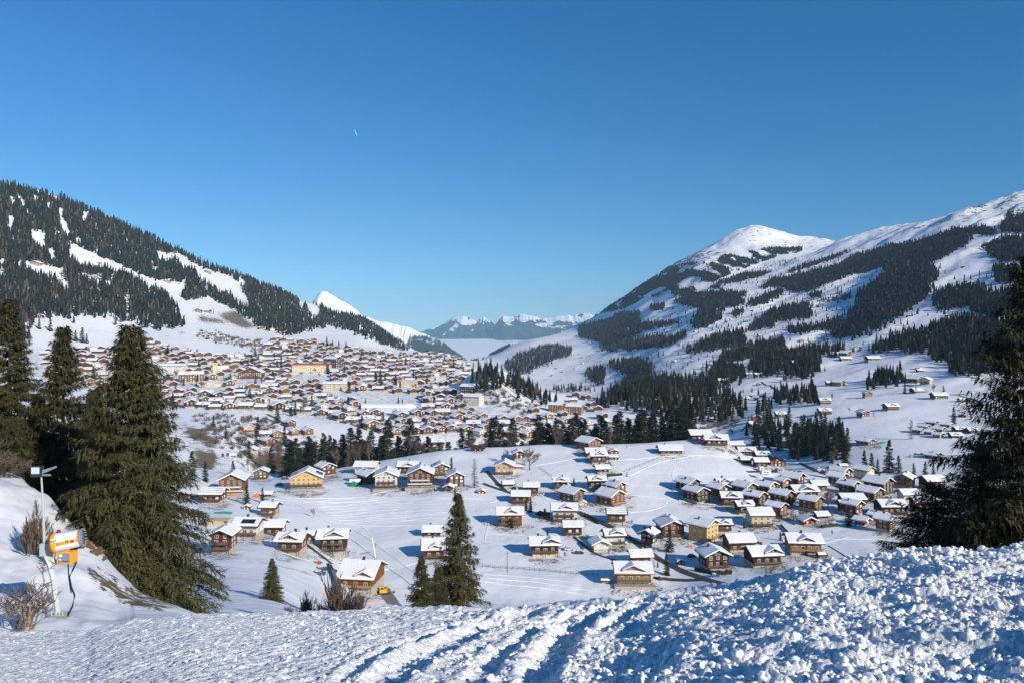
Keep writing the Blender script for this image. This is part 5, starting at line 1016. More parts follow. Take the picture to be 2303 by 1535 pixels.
def village_arch(i):
    kind = 'RRRGRDRRGRDE'[i % 12]; col = ['brown', 'orange brown', 'dark brown', 'brown', 'red brown', 'orange brown', 'brown', 'white', 'red brown', 'dark brown', 'dark brown', 'grey brown'][i % 12]
    r = random.Random(300 + i); w = r.uniform(9.5, 12); d = r.uniform(10, 13); ang = {'R': math.radians(r.uniform(25, 45)), 'G': math.radians(r.uniform(-5, 12)), 'D': math.radians(r.uniform(-5, 8)), 'E': math.radians(r.uniform(-6, 8))}[kind]
    ridge = 'y' if kind in 'RG' else 'x'; he = 5.9 if kind in 'RG' else 4.9; t = .42; gw, gd = (w, d) if ridge == 'y' else (d * .8, w + 1.5); fw, fd = (gw, gd) if ridge == 'y' else (gd, gw)
    P = []; G = Geo(); G.box(-fw / 2 + .05, fw / 2 - .05, -fd / 2 + .05, fd / 2 - .05, -5, 2.2); P.append(('plinth', G.mesh('plinth'), M_PLASTER))
    G = Geo(); gable_solid(G, gw, gd, 2.2, he, t, ridge); P.append(('wall', G.mesh('wall'), TM[col]))
    G = Geo(); roof_slab(G, gw, -gd / 2 - 1.1, gd / 2 + 1.1, he, t, 1.1, .02, .2, ridge); P.append(('roof', G.mesh('roof'), M_ROOFW))
    G = Geo(); roof_slab(G, gw, -gd / 2 - 1.1, gd / 2 + 1.1, he, t, 1.1, .23, .5, ridge, .12, soft=.3); P.append(('roof_snow', G.mesh('roof_snow'), M_SNOW))
    if kind == 'D':
        G = Geo(); gable_solid(G, fw * .4, 0, he - .5, he + .7, t, 'y', y0=-fd / 2 - .05, y1=-.1); P.append(('dormer', G.mesh('dormer'), TM[col])); G = Geo(); roof_slab(G, fw * .4, -fd / 2 - .9, 0, he + .7, t, .7, .02, .5, 'y'); P.append(('dormer_snow', G.mesh('dormer_snow'), M_SNOW))
    G = Geo(); G.box(-fw / 2, fw / 2, -fd / 2 - 1.1, -fd / 2 - .03, 2.25, 2.4); G.box(-fw / 2, fw / 2, -fd / 2 - 1.15, -fd / 2 - 1.08, 2.5, 3.3); P.append(('balcony', G.mesh('balcony'), TM['brown'] if col in ('white', 'cream') else TM[col]))
    G = Geo(); G.box(1, 1.8, .5, 1.3, he, he + w * .5 * t + 1.4); P.append(('chimney', G.mesh('chimney'), M_STONE))
    wins = [(x, -fd / 2 - .04, z) for x in (-fw * .3, 0, fw * .3) for z in ((3.3, 5.2) if he > 5.5 else (3.3,))] + [(x, -fd / 2 + .02, 1.1) for x in (-fw * .25, fw * .25)]
    for nm, me, m in P: me.materials.append(m)
    return dict(P=P, wins=wins, ang=ang, col=col, kind=kind, w=w)
ARCH = [village_arch(i) for i in range(24)]
MARKS = [((699, 838), 'pale yellow hotel with the red mansard'), ((746, 826), 'dark hotel block beside the mansard hotel'), ((425, 858), 'reddish timber block'), ((558, 852), 'largest chalet hotel'), ((484, 836), 'church tower'),
         ((870, 925), 'long white sports hall'), ((752, 878), 'cream school like building'), ((915, 868), 'cream villa with terraces'), ((985, 858), 'white flat roofed building by the climbing road'), ((1065, 912), 'tall white half timbered house'),
         ((1055, 886), 'dark block under the wooded knoll'), ((1252, 928), 'two apartment chalets by the ravine'), ((640, 925), 'head of the village meadow'), ((475, 868), 'flat pale yellow building'), ((500, 795), 'foot of the open white slope'), ((660, 765), 'upper wooded end of the village'), ((860, 795), 'edge of the steep white meadow'), ((1000, 805), 'far end of the village'), ((300, 850), 'left spruces, seen beside them')]
NB = 300 - len(HOUSES)
cnt = {}
ORD = ['nearest', 'second nearest', 'third nearest', 'fourth nearest', 'fifth nearest', 'sixth nearest', 'seventh nearest', 'eighth nearest', 'ninth nearest', 'tenth nearest', 'eleventh nearest', 'twelfth nearest', 'thirteenth nearest', 'fourteenth nearest', 'fifteenth nearest', 'sixteenth nearest', 'seventeenth nearest', 'eighteenth nearest']
info = []
for i, (a, b, wp) in enumerate(vh[:NB]):
    A_ = ARCH[RNG.integers(0, len(ARCH))]; mk = min(MARKS, key=lambda m: (m[0][0] - a) ** 2 + ((m[0][1] - b) * 2.2) ** 2); dx, dy = a - mk[0][0], (b - mk[0][1]) * 2.2
    side = ('right of' if dx > 0 else 'left of') if abs(dx) > abs(dy) else ('below' if dy > 0 else 'above'); dist = math.hypot(dx, dy)
    info.append([a, b, wp, A_, mk[1], side, A_['col'], dist])
for t in info:
    same = sorted(x[7] for x in info if x[4:7] == t[4:7]); k = same.index(t[7]); o_ = '' if len(same) == 1 else ORD[min(k, 17)] + ' '
    a, b, wp, A_ = t[:4]; p = at(a, b); s = wp * p.y / F / 13.5; r = empty('chalet', (p.x, p.y + 5 * s, p.z), A_['ang'] + random.uniform(-.1, .1), s)
    tag(r, f"{o_}{t[6]} village chalet {t[5]} the {t[4]}", 'house', 'chalets of the village')
    for nm, me, m in A_['P']: link(nm, me, None, r)
    for wx, wy, wz in A_['wins']: o = link('window', WJ if random.random() < .6 else WJC, None, r); o.location = (wx, wy, wz); o.scale = (1.5, 1, 1.3)
HUTS = [B(p_) for p_ in [[(1000, 640), (1250, 670), (900, 690), (870, 745), (600, 795), (680, 835), (1100, 770), (1210, 850), (940, 815), (1440, 880), (1290, 835), (440, 1050), (520, 860), (560, 950), (500, 950), (590, 950), (440, 995), (340, 740), (310, 815), (400, 800), (60, 915), (240, 890), (520, 855), (1710, 720), (1910, 718), (1990, 465), (490, 615), (570, 600), (620, 600), (640, 590), (660, 595), (590, 605), (1060, 560), (1430, 560), (230, 1085), (55, 1090), (320, 925), (20, 930), (90, 1140), (1760, 990)]]][0]
small = vh[NB:] + [(a, b, 11 * F / at(a, b).y * RNG.uniform(.6, 1)) for a, b in HUTS] + [(a, b, 9 * F / at(a, b).y) for a, b in crop(3.655, 900, 640, [(1440, 690), (1280, 690), (1500, 650), (1330, 720), (1430, 640), (1650, 630), (1560, 590), (1190, 670), (1170, 520), (1960, 600), (1420, 820), (1250, 750), (1600, 720), (2050, 640), (1960, 400), (1760, 410), (1500, 470), (1560, 480), (1480, 570), (1610, 720), (1340, 780), (1210, 780), (2170, 700)])]
Vs, Fs_, Ms = [], [], []; MI = {}; ml_ = []
for a, b, wp in small:
    A_ = ARCH[RNG.integers(0, len(ARCH))]; p = at(a, b); s = wp * p.y / F / 13.5; R_ = Matrix.Translation((p.x, p.y + 4 * s, p.z)) @ Matrix.Rotation(A_['ang'], 4, 'Z') @ Matrix.Scale(s, 4)
    for nm, me, m in A_['P'][:4]:
        if m.name not in MI: MI[m.name] = len(ml_); ml_.append(m)
        o = len(Vs); Vs += [tuple(R_ @ v.co) for v in me.vertices]; Fs_ += [tuple(i + o for i in f.vertices) for f in me.polygons]; Ms += [MI[m.name]] * len(me.polygons)
fv = link('distant_houses', mesh('distant_houses', Vs, Fs_, False, Ms), ml_); tag(fv, 'far small chalets and barns scattered over the village edge and hillsides', kind='stuff')

# trodden and cleared ground round the near chalets
for h in HOUSES:
    if h[1] > 940 and h[2] > 30:
        rr = ((U2 - h[0] - 4) / (0.72 * h[2])) ** 2 + ((RWf - h[1] - 2) / (0.24 * h[2])) ** 2; bare = np.maximum(bare, np.where(vis, 0.52 * np.clip(1.5 - rr, 0, 1), 0))
terr.data.attributes['bare'].data.foreach_set('value', np.ascontiguousarray(bare, dtype=np.float32).ravel())

# ------------------------------------------------------------------ tree belt and single trees
for i in range(112):
    px = 648 + i * 8.2 + random.uniform(-6, 6)
    if 1085 < px < 1100 or px > 1570: continue
    o = put_tree('fir', 0, 0, 1, None, 'spruces of the belt behind the terrace', loc=on_ground(px, random.uniform(564, 635 if px < 1200 else 600))); h = random.uniform(23, 33)
    s = h / 15; w = s * random.uniform(1.1, 1.5); o.scale = (w, w, s); RANK.append((o, 'belt spruce', px, 1000))
for i in range(70):
    px = 650 + i * 13 + random.uniform(-9, 9); larch = px > 1300 and random.random() < .6 or random.random() < .12
    o = put_tree('larch' if larch else 'bare', 0, 0, 1, None, 'larches of the belt' if larch else 'leafless trees of the belt', loc=on_ground(px, random.uniform(562, 600))); h = random.uniform(15, 24); s = h / (15 if larch else 10); o.scale = (s, s, s)
    RANK.append((o, 'belt larch' if larch else 'leafless belt tree', px, 1000))
single = [('fir', 432, 1078, 66), ('fir', 462, 1082, 48), ('fir', 524, 1068, 34), ('fir', 610, 1062, 60), ('fir', 560, 1030, 40), ('fir', 480, 960, 28), ('fir', 508, 985, 30), ('fir', 580, 975, 40), ('fir', 576, 1005, 34), ('fir', 640, 1000, 46), ('fir', 742, 1045, 70), ('fir', 695, 1060, 40),
 ('bare', 640, 1052, 44), ('bare', 600, 1052, 34), ('bare', 560, 1058, 36), ('bare', 672, 1050, 56), ('larch', 655, 1056, 66), ('larch', 625, 1056, 56), ('bare', 700, 1040, 44), ('bare', 682, 930, 36), ('bare', 600, 955, 26), ('bare', 545, 955, 28),
 ('fir', 555, 1134, 46), ('fir', 590, 1130, 36), ('bare', 705, 1163, 27), ('larch', 1067, 1096, 66), ('wide', 1192, 1056, 72), ('bare', 1136, 1038, 32), ('fir', 1015, 1060, 34), ('fir', 1023, 1108, 16), ('fir', 1291, 1100, 27), ('wide', 1862, 1142, 62), ('wide', 1806, 1172, 40), ('bare', 1786, 1178, 36),
 ('fir', 1505, 1240, 56), ('fir', 1450, 1224, 44), ('fir', 1499, 1292, 50), ('fir', 1908, 1182, 46), ('fir', 1755, 1214, 20), ('fir', 1717, 1248, 24), ('fir', 1193, 1150, 34), ('fir', 1183, 1148, 26), ('fir', 1135, 1182, 24), ('fir', 1151, 1186, 26), ('fir', 1231, 1206, 20), ('wide', 1341, 1104, 22), ('fir', 1813, 1248, 22),
 ('fir', 1944, 1060, 50), ('fir', 1960, 1062, 46), ('fir', 1974, 1064, 34), ('fir', 2000, 1062, 76), ('fir', 2021, 1064, 42), ('fir', 2055, 1068, 28), ('fir', 2081, 1070, 34), ('fir', 2099, 1070, 30), ('larch', 2049, 988, 46), ('fir', 2145, 952, 40), ('fir', 2141, 983, 24), ('fir', 2035, 884, 24), ('fir', 2122, 882, 17), ('fir', 1707, 936, 38), ('fir', 1729, 938, 46), ('larch', 1994, 800, 28), ('bare', 2100, 882, 22), ('larch', 2060, 884, 22), ('bare', 1870, 900, 20), ('larch', 1965, 936, 15), ('bare', 1910, 927, 12),
 ('fir', 1348, 1062, 18), ('fir', 1410, 1070, 10), ('bare', 1500, 1018, 18), ('larch', 1530, 975, 50), ('larch', 1508, 980, 44), ('larch', 1372, 998, 48), ('bare', 650, 1110, 30), ('bare', 980, 1262, 16), ('bare', 1630, 1250, 22), ('bare', 1550, 1218, 20), ('bare', 1870, 1205, 18), ('bare', 1272, 1256, 20), ('wide', 1255, 1238, 16), ('bare', 1370, 1250, 22), ('wide', 1400, 1240, 24), ('bare', 1432, 1262, 22), ('wide', 1630, 1278, 26), ('bare', 1985, 1100, 22), ('wide', 1845, 1135, 26)]
vtrees = [(566, 826, 32), (558, 828, 24), (632, 825, 26), (624, 950, 42), (664, 932, 32), (655, 935, 22), (845, 868, 36), (855, 870, 40), (866, 866, 28), (735, 778, 22), (748, 780, 16), (762, 784, 18), (778, 785, 18), (655, 796, 18), (896, 916, 24), (905, 918, 22), (738, 840, 24), (575, 862, 22), (588, 865, 18), (705, 870, 20), (1026, 902, 16), (930, 850, 20), (1080, 905, 12), (395, 880, 22), (210, 860, 40), (170, 768, 26), (185, 770, 34), (195, 772, 22), (113, 745, 32), (88, 740, 26), (920, 985, 26), (946, 940, 14), (822, 905, 12), (380, 800, 18), (440, 815, 14), (545, 880, 16), (690, 790, 14), (812, 818, 20), (900, 805, 16), (1020, 832, 26), (1000, 818, 18), (960, 862, 18), (890, 860, 22), (1120, 985, 24), (1230, 965, 26), (1300, 975, 20), (760, 905, 14)]
for x, y, h in vtrees: single.append(('fir', x, y, h))
for k, x, y, h in single:
    o = put_tree(k, x, y, h, None); RANK.append((o, {'fir': 'single spruce', 'larch': 'larch', 'bare': 'small leafless tree', 'wide': 'spreading leafless tree'}[k], x, y))
for x, y, h in [(1995, 540, 42), (2062, 550, 32), (1895, 495, 22), (1870, 468, 30), (1835, 465, 26), (868, 548, 24), (760, 745, 24), (715, 775, 26), (1610, 808, 28), (1275, 580, 22), (1220, 600, 26), (1215, 630, 20), (1340, 600, 34), (1360, 595, 32), (1130, 632, 14), (1145, 634, 16), (545, 660, 30), (570, 660, 34), (490, 680, 24), (555, 700, 18), (415, 920, 36), (440, 915, 24), (635, 920, 18), (1260, 830, 10), (1930, 720, 20), (745, 1080, 16), (1205, 1000, 40), (1725, 900, 40), (1770, 860, 60), (1740, 895, 50), (1780, 900, 60), (1920, 800, 56), (1965, 800, 56), (1870, 800, 60), (1885, 800, 44)]:
    X_, Y_ = 1300 + x / 2.296, 400 + y / 2.296; o = put_tree('fir', X_, Y_, h / 2.296, None); RANK.append((o, 'lone hillside spruce', X_, Y_))
for i in range(44):
    while True:
        x, y = random.uniform(360, 1250), random.uniform(775, 985)
        if in_poly([x], [y], VPOLY)[0] and not any(in_poly([x], [y], h_)[0] for h_ in HOLES): break
    q = at(x, y); single.append(('fir', x, y, 0)); o = put_tree('fir', x, y, random.uniform(9, 17) * F / q.y, None); o.scale = (o.scale[0] * 1.25, o.scale[1] * 1.25, o.scale[2]); RANK.append((o, 'dark village conifer', x, y))
nb = 0
while nb < 190:
    x, y = random.uniform(360, 1250), random.uniform(775, 985)
    if not in_poly([x], [y], VPOLY)[0] or any(in_poly([x], [y], h_)[0] for h_ in HOLES): continue
    q = at(x, y); o = put_tree(random.choice(['bare', 'bare', 'wide']), x, y, random.uniform(8, 14) * F / q.y, None); RANK.append((o, 'leafless village tree', x, y)); nb += 1

hs = [h for h in HOUSES if h[1] > 1030 and h[2] > 36]
for i in range(46):
    h = random.choice(hs); x = h[0] + random.choice((-1, 1)) * h[2] * random.uniform(.45, .75); y = h[1] + random.uniform(-3, 6); q = at(x, y, 100); k = random.choice(['bare', 'wide', 'wide', 'fir'])
    o = put_tree(k, x, y, random.uniform(1.6, 3.6) * F / q.y, None); o.name = 'garden_shrub' if k != 'fir' else 'garden_conifer'; o['category'] = 'shrub'; RANK.append((o, 'garden shrub' if k != 'fir' else 'dwarf conifer', x, y))
MARKS2 = MARKS + [((684, 1100), 'yellow house with the blue garage'), ((1190, 1056), 'big round bare tree'), ((806, 1330), 'chalet under the crane'), ((1271, 1172), 'white dormer house'), ((1427, 1317), 'widest bottom chalet'), ((1588, 1219), 'large yellow house by the road'), ((1326, 1010), 'big crest chalet'),
          ((1750, 1051), 'rust roofed building'), ((2100, 970), 'huddled old huts on the right'), ((2070, 862), 'pale farm on the right hillside'), ((1860, 1140), 'bushy tree of the right cluster'), ((1905, 801), 'sunny shoulder farm'), ((1690, 508), 'white peak on the right'), ((200, 600), 'long ski run on the left mountain'),
          ((500, 1000), 'brown turf patch left'), ((1850, 1000), 'round dark ravine wood'), ((1500, 930), 'forest above the crest'), ((900, 990), 'left half of the tree belt'), ((1250, 980), 'right half of the tree belt'), ((1700, 880), 'tiny hut cluster above the ravine'), ((2200, 800), 'big shaded wood at the right'), ((1700, 700), 'middle woods of the right mountain'), ((1950, 650), 'steep dark wood on the right mountain')]
def rank_labels():
    inf = []
    for o, noun, x, y in RANK:
        mk = min(MARKS2, key=lambda m: (m[0][0] - x) ** 2 + ((m[0][1] - y) * 2) ** 2); dx, dy = x - mk[0][0], (y - mk[0][1]) * 2
        side = ('right of' if dx > 0 else 'left of') if abs(dx) > abs(dy) else ('below' if dy > 0 else 'above'); inf.append((o, noun, mk[1], side, math.hypot(dx, dy)))
    for t in inf:
        same = sorted(x[4] for x in inf if x[1:4] == t[1:4]); k = same.index(t[4])
        t[0]['label'] = (('' if len(same) == 1 else ORD[k] + ' ') if k < 18 else 'one of the farther ') + f"{t[1]} {t[3]} the {t[2]}"
        if k >= 18: t[0]['group'] = f"farther {t[1]}s {t[3]} the {t[2]}"
rank_labels()

# ------------------------------------------------------------------ ribbons on the ground: roads, paths, tracks
def path(name, pts, width, lift, m, label, kind='structure', ridge=0.0, step=4.0, ymin=100, edge=0.0):
    P = [at(x, y, ymin) for x, y in pts]; L = [0]
    for a, b in zip(P, P[1:]): L.append(L[-1] + (b - a).length)
    n = max(4, int(L[-1] / step)); X = np.interp(np.linspace(0, L[-1], n), L, [p.x for p in P]); Y = np.interp(np.linspace(0, L[-1], n), L, [p.y for p in P])
    for _ in range(3): X[1:-1] = (X[:-2] + X[1:-1] * 2 + X[2:]) / 4; Y[1:-1] = (Y[:-2] + Y[1:-1] * 2 + Y[2:]) / 4
    tx, ty = np.gradient(X), np.gradient(Y); q = np.hypot(tx, ty) + 1e-9; nx, ny = -ty / q, tx / q
    if ridge: cs = [(-.5, -0.05), (-.28, ridge * .6), (0, ridge), (.28, ridge * .6), (.5, -0.05)]
    elif edge: cs = [(-.62, -0.3), (-.56, edge), (-.5, edge * .9), (-.42, lift), (.42, lift), (.5, edge * .9), (.56, edge), (.62, -0.3)]
    else: cs = [(-.5, lift), (-.17, lift), (.17, lift), (.5, lift)]
    V = []
    for i in range(n):
        for a, h in cs:
            x, y = X[i] + nx[i] * a * width, Y[i] + ny[i] * a * width; V.append((x, y, hgt(x, y) + h + (random.uniform(-.06, .06) * (ridge > 0 or edge > 0) if abs(a) < .6 and h > .1 else 0)))
    k = len(cs); Fs = [(i * k + j, i * k + j + 1, (i + 1) * k + j + 1, (i + 1) * k + j) for i in range(n - 1) for j in range(k - 1)]
    o = link(name, mesh(name, V, Fs, bool(ridge)), m); tag(o, label, kind=kind); return o
for pts, w in [([(1086, 1086), (1112, 1096), (1145, 1107), (1165, 1112)], 3.2), ([(1094, 1058), (1108, 1074), (1122, 1090), (1136, 1102)], 3), ([(1300, 1150), (1330, 1165), (1365, 1180), (1400, 1197), (1432, 1220), (1452, 1236), (1486, 1260), (1523, 1277), (1560, 1292), (1596, 1304), (1625, 1312)], 4.5), ([(1470, 1298), (1520, 1300), (1580, 1303)], 4),
               ([(1800, 1040), (1825, 1052), (1850, 1064), (1880, 1078), (1910, 1092)], 4.5), ([(1018, 848), (1010, 860), (990, 878), (965, 893), (950, 898)], 7), ([(935, 893), (960, 908), (985, 918), (1000, 935), (990, 945)], 6), ([(1712, 858), (1730, 866), (1745, 876), (1760, 886)], 5), ([(2128, 886), (2160, 889), (2185, 896), (2205, 905)], 4.5), ([(686, 1222), (705, 1236), (725, 1252), (746, 1268)], 3.2), ([(600, 930), (620, 940), (640, 952)], 5), ([(1290, 1205), (1330, 1240), (1360, 1255), (1400, 1262)], 2), ([(1680, 1060), (1740, 1062), (1800, 1058)], 4), ([(1668, 968), (1680, 955), (1700, 945)], 3.5)]:
    path('road', pts, w * .82, 0.10, M_ASPH, 'narrow cleared asphalt road between the chalets')
TR = M_SNOW
for pts, w, r_ in [([(640, 1118), (720, 1120), (800, 1117), (900, 1118), (1000, 1119), (1090, 1121)], 1.2, .35), ([(600, 1118), (660, 1127), (740, 1128), (850, 1124)], 1, .3), ([(1090, 1215), (1150, 1225), (1200, 1240), (1260, 1258), (1310, 1270), (1345, 1283)], 1.2, .35), ([(1205, 1046), (1240, 1040), (1265, 1036), (1300, 1028)], 1.3, .4),
                   ([(1390, 1034), (1440, 1031), (1480, 1026), (1560, 1023), (1640, 1027)], 1.2, .4), ([(1370, 1072), (1420, 1068), (1450, 1052), (1490, 1036), (1560, 1024)], 1.2, .4), ([(1415, 1112), (1480, 1118), (1540, 1126), (1600, 1133), (1650, 1137)], 1.2, .35), ([(1500, 1124), (1493, 1138), (1470, 1146), (1440, 1150), (1415, 1152)], 1, .3),
                   ([(1095, 1298), (1150, 1304), (1200, 1306), (1260, 1316), (1350, 1330)], 1, .3), ([(1090, 1306), (1150, 1315), (1230, 1322), (1330, 1338)], .9, .28), ([(1090, 1290), (1180, 1296), (1290, 1308)], .8, .25), ([(850, 1283), (880, 1276), (910, 1274), (945, 1262)], .9, .3), ([(830, 1118), (840, 1108), (870, 1104)], .9, .3), ([(1838, 1224), (1880, 1214), (1910, 1207)], 1, .3), ([(1850, 1210), (1900, 1212), (1990, 1212)], 1.2, .3),
                   ([(770, 1095), (790, 1108), (830, 1118)], .9, .3), ([(1100, 1130), (1120, 1124), (1150, 1119)], .9, .3), ([(1520, 1050), (1510, 1064), (1515, 1080), (1510, 1090)], .8, .25), ([(1560, 1048), (1600, 1058), (1640, 1070), (1690, 1080)], 2.2, .3), ([(1400, 1090), (1500, 1092), (1640, 1085)], .9, .25), ([(1460, 1062), (1560, 1066), (1700, 1064)], .8, .2),
                   ([(500, 1180), (540, 1200), (560, 1212)], .5, .15), ([(480, 1280), (540, 1295), (640, 1330), (720, 1360)], .35, .10), ([(620, 1240), (700, 1262), (740, 1278)], .5, .18), ([(1205, 1060), (1225, 1064), (1245, 1076)], .6, .2), ([(1000, 1150), (1100, 1170), (1090, 1210)], .9, .25), ([(1080, 1190), (1110, 1200), (1180, 1202)], 1, .3), ([(730, 1168), (770, 1176), (850, 1182), (930, 1180)], 1, .3)]:
    path('ski_track', pts, w * .8, 0, TR, 'thin raised track pressed into the snow of the terrace', ridge=r_ * .6, step=2.5)
for i in range(26):   # the fan of ski tracks on the meadow
    x0 = 700 + i * 8; y0 = 1128 + (i % 9) * 6; q = [(x0, y0), (x0 + 35, y0 - 4 + i % 3), (x0 + 80, y0 - 8 + i % 4), (x0 + 120, y0 - 6)]
    path('ski_track', q, 0.8, 0, TR, 'one of the curved ski tracks on the meadow below the upper row', ridge=.13, step=3)
path('groomed_run', [(640, 1118), (680, 1134), (730, 1160), (780, 1190), (830, 1226), (880, 1264), (925, 1296), (950, 1315)], 6.5, 0.06, M_SNOW, 'groomed ski run curving down past the crane', edge=.30, step=3)
path('brook', [(1862, 1226), (1880, 1236), (1900, 1248), (1918, 1264)], .8, 0.05, M_DARKM, 'dark ditch winding through the snow at the right')

# fences, poles, hedges
def fence(pts, n, h, label, mt):
    P = [at(x, y, 100) for x, y in pts]; r = empty('fence', P[0]); tag(r, label, 'fence'); tops = []
    for i in range(n):
        t = i / (n - 1) * (len(P) - 1); k = min(int(t), len(P) - 2); q = P[k].lerp(P[k + 1], t - k); z = hgt(q.x, q.y); G = Geo(); G.box(-.09, .09, -.09, .09, -.5, h); o = part(r, 'post', G, mt); o.location = (q.x - P[0].x, q.y - P[0].y, z - P[0].z); tops.append((q.x - P[0].x, q.y - P[0].y, z - P[0].z))
    for f_ in (.45, .85):
        G = Geo(); G.tube([(a, b - .1, c + h * f_) for a, b, c in tops], .05, 4); part(r, 'rail', G, mt)
fence([(1085, 1274), (1180, 1280), (1260, 1287), (1345, 1294)], 22, 1.1, 'post and rail fence crossing the meadow left of the widest bottom chalet', TM['grey brown'])
fence([(1085, 1172), (1090, 1180), (1115, 1184)], 5, 1.2, 'small fence below the leftmost balcony chalet', TM['dark grey'])
fence([(1213, 1052), (1240, 1070)], 6, 1.0, 'short fence right of the big round bare tree', TM['grey brown'])
fence([(1405, 1060), (1480, 1030)], 8, 1.0, 'pasture fence on the snowfield under the crest barn', TM['grey brown'])
def pole(px, py, hp, label, mt=None):
    p = at(px, py, 100); h = hp * p.y / F; G = Geo(); G.tube([(0, 0, -1), (0, 0, h)], [.14, .09], 6); r = empty('utility_pole', p); tag(r, label, 'pole'); part(r, 'shaft', G, mt or TM['dark grey']); G = Geo(); G.box(-.5, .5, -.06, .06, h - .5, h - .35); part(r, 'crossbar', G, mt or TM['dark grey'])
pole(1141, 1286, 45, 'lone dark utility pole on the meadow by the long fence'); pole(1418, 1002, 28, 'thin pole on the crest right of the big crest chalet'); pole(1409, 1007, 16, 'shorter pole below the crest'); pole(1243, 1100, 26, 'mast beside the dark chalet with the tiny dormer'); pole(1466, 900, 26, 'tall pale mast standing in the valley forest', M_METAL)
pole(1400, 1182, 20, 'pole in the snow below the striped roof chalet'); pole(845, 1230, 10, 'short marker pole beside the groomed run')
def hedge(pts, h, w, label):
    P = [at(x, y, 100) for x, y in pts]; V = []; Fs = []; n = 14 * (len(P) - 1)
    for i in range(n + 1):
        t = i / n * (len(P) - 1); k = min(int(t), len(P) - 2); q = P[k].lerp(P[k + 1], t - k)
        for a, b in [(-.5, 0), (-.5, .8), (-.2, 1), (.2, 1), (.5, .8), (.5, 0)]: V.append((q.x + random.uniform(-.2, .2), q.y + a * w + random.uniform(-.2, .2), hgt(q.x, q.y) - .3 + b * h * random.uniform(.75, 1.15)))
    Fs = [(i * 6 + j, i * 6 + j + 1, (i + 1) * 6 + j + 1, (i + 1) * 6 + j) for i in range(n) for j in range(5)]
    o = link('hedge', mesh('hedge', V, Fs), M_HEDGE); tag(o, label, 'hedge')
hedge([(1365, 1070), (1400, 1068)], 1.6, 1.6, 'dark hedge below the lowest house of the group under the crest'); hedge([(1562, 1282), (1600, 1290), (1645, 1290)], 1.8, 1.4, 'long dark hedge in front of the dark chalet by the road'); hedge([(1848, 1186), (1885, 1182)], 1.8, 1.8, 'clipped hedge right of the red hut')
hedge([(1315, 1160), (1345, 1176)], 2.2, 3, 'bushy garden hedge beside the road above the white house'); hedge([(1756, 1180), (1780, 1205)], 1.3, 1.3, 'hedge along the path right of the cream corner house')
# tarpaulins and nets
def tarp(px, py, wp, hp, c, name, label):
    p = at(px, py, 100); w, h = wp * p.y / F, hp * p.y / F; r = random.Random(px); V = []; n = 8
    for i in range(n + 1):
        for j in range(5): a = i / n; b = j / 4; V.append(((a - .5) * w, -.2 + b * w * .4, h * math.sin(math.pi * min(1, b * .9 + .05)) * (.5 + .5 * math.sin(math.pi * a)) * r.uniform(.75, 1.2)))
    o = link(name, mesh(name, V, [(i * 5 + j, (i + 1) * 5 + j, (i + 1) * 5 + j + 1, i * 5 + j + 1) for i in range(n) for j in range(4)]), mat(name + '_' + label.split()[0], c, .6)); o.location = p; tag(o, label, name)
tarp(576, 1118, 16, 8, (.85, .16, .03), 'tarpaulin', 'orange tarpaulin beside the snowy shed and small spruce'); tarp(522, 1114, 13, 4, (.85, .16, .03), 'tarpaulin', 'flat orange tarpaulin in front of the orange chalet'); tarp(795, 1093, 18, 12, (.0, .22, .13), 'tarpaulin', 'green tarpaulin heap at the left end of the upper row')
tarp(1987, 996, 14, 5, (.02, .30, .22), 'net', 'green net right of the broad grey barn'); tarp(500, 1154, 42, 3, (.03, .35, .25), 'net', 'thin green net lying on snow below the red striped chalet'); tarp(1552, 1230, 12, 5, (.75, .10, .05), 'sled', 'red plastic slide in the garden before the yellow house')
tarp(723, 1335, 8, 6, (.8, .35, .03), 'sign', 'orange cover beside the retaining wall under the drive')

# vehicles
def car(px, py, wp, col, cn, label, ang=0.0, van=False):
    p = at(px, py, 100); s = wp * p.y / F / 4.3; s = min(max(s, .8), 1.25); r = empty('parked_car', p, ang, s); tag(r, label, 'van' if van else 'car'); m = mat('paint_' + cn, col, .35, .5); h = .75 if not van else 1.2
    V = []; 
    for y, k in ((-.85, 0), (.85, 0)):
        V += [(-2.1, y, .3), (2.1, y, .3), (2.15, y, .7), (1.2, y * .97, .9), (.6, y * .85, .9 + h * .8), (-1.3, y * .85, .95 + h * .8), (-2.0, y * .97, .95), (-2.15, y, .75)]
    G = Geo(); G.add(V, [tuple(range(8)), tuple(range(8, 16))[::-1]] + [(i, i + 8, (i + 1) % 8 + 8, (i + 1) % 8) for i in range(8)]); part(r, 'body', G, m)
    G = Geo(); 
    for y in (-1, 1): G.add([(-1.5, y * .87, 1.0), (.95, y * .87, .97), (.52, y * .80, .86 + h * .72), (-1.2, y * .80, .9 + h * .72)], [(0, 1, 2, 3) if y < 0 else (3, 2, 1, 0)])
    for g_ in range(1): part(r, 'side_window', G, M_GLASS)
    for x in (-1.3, 1.3):
        for y in (-.8, .8): G = Geo(); G.tube([(x, y - .12, .32), (x, y + .12, .32)], .33, 12); part(r, 'wheel', G, M_DARKM)
    G = Geo(); G.box(-1.25, .55, -.7, .7, .96 + h * .8, 1.08 + h * .8); part(r, 'roof_snow', G, M_SNOW)
    return r
car(723, 1282, 28, (.03, .035, .04), 'black', 'black car, upper of two beside the steep drive', .3); car(718, 1292, 30, (.05, .08, .13), 'dark_blue', 'dark blue car, lower of two beside the steep drive', .3)
car(714, 1266, 10, (.5, .03, .02), 'red', 'red car nose above the two dark cars', .2); car(808, 1345, 22, (.03, .035, .04), 'black', 'black car in front of the chalet under the crane', .2)
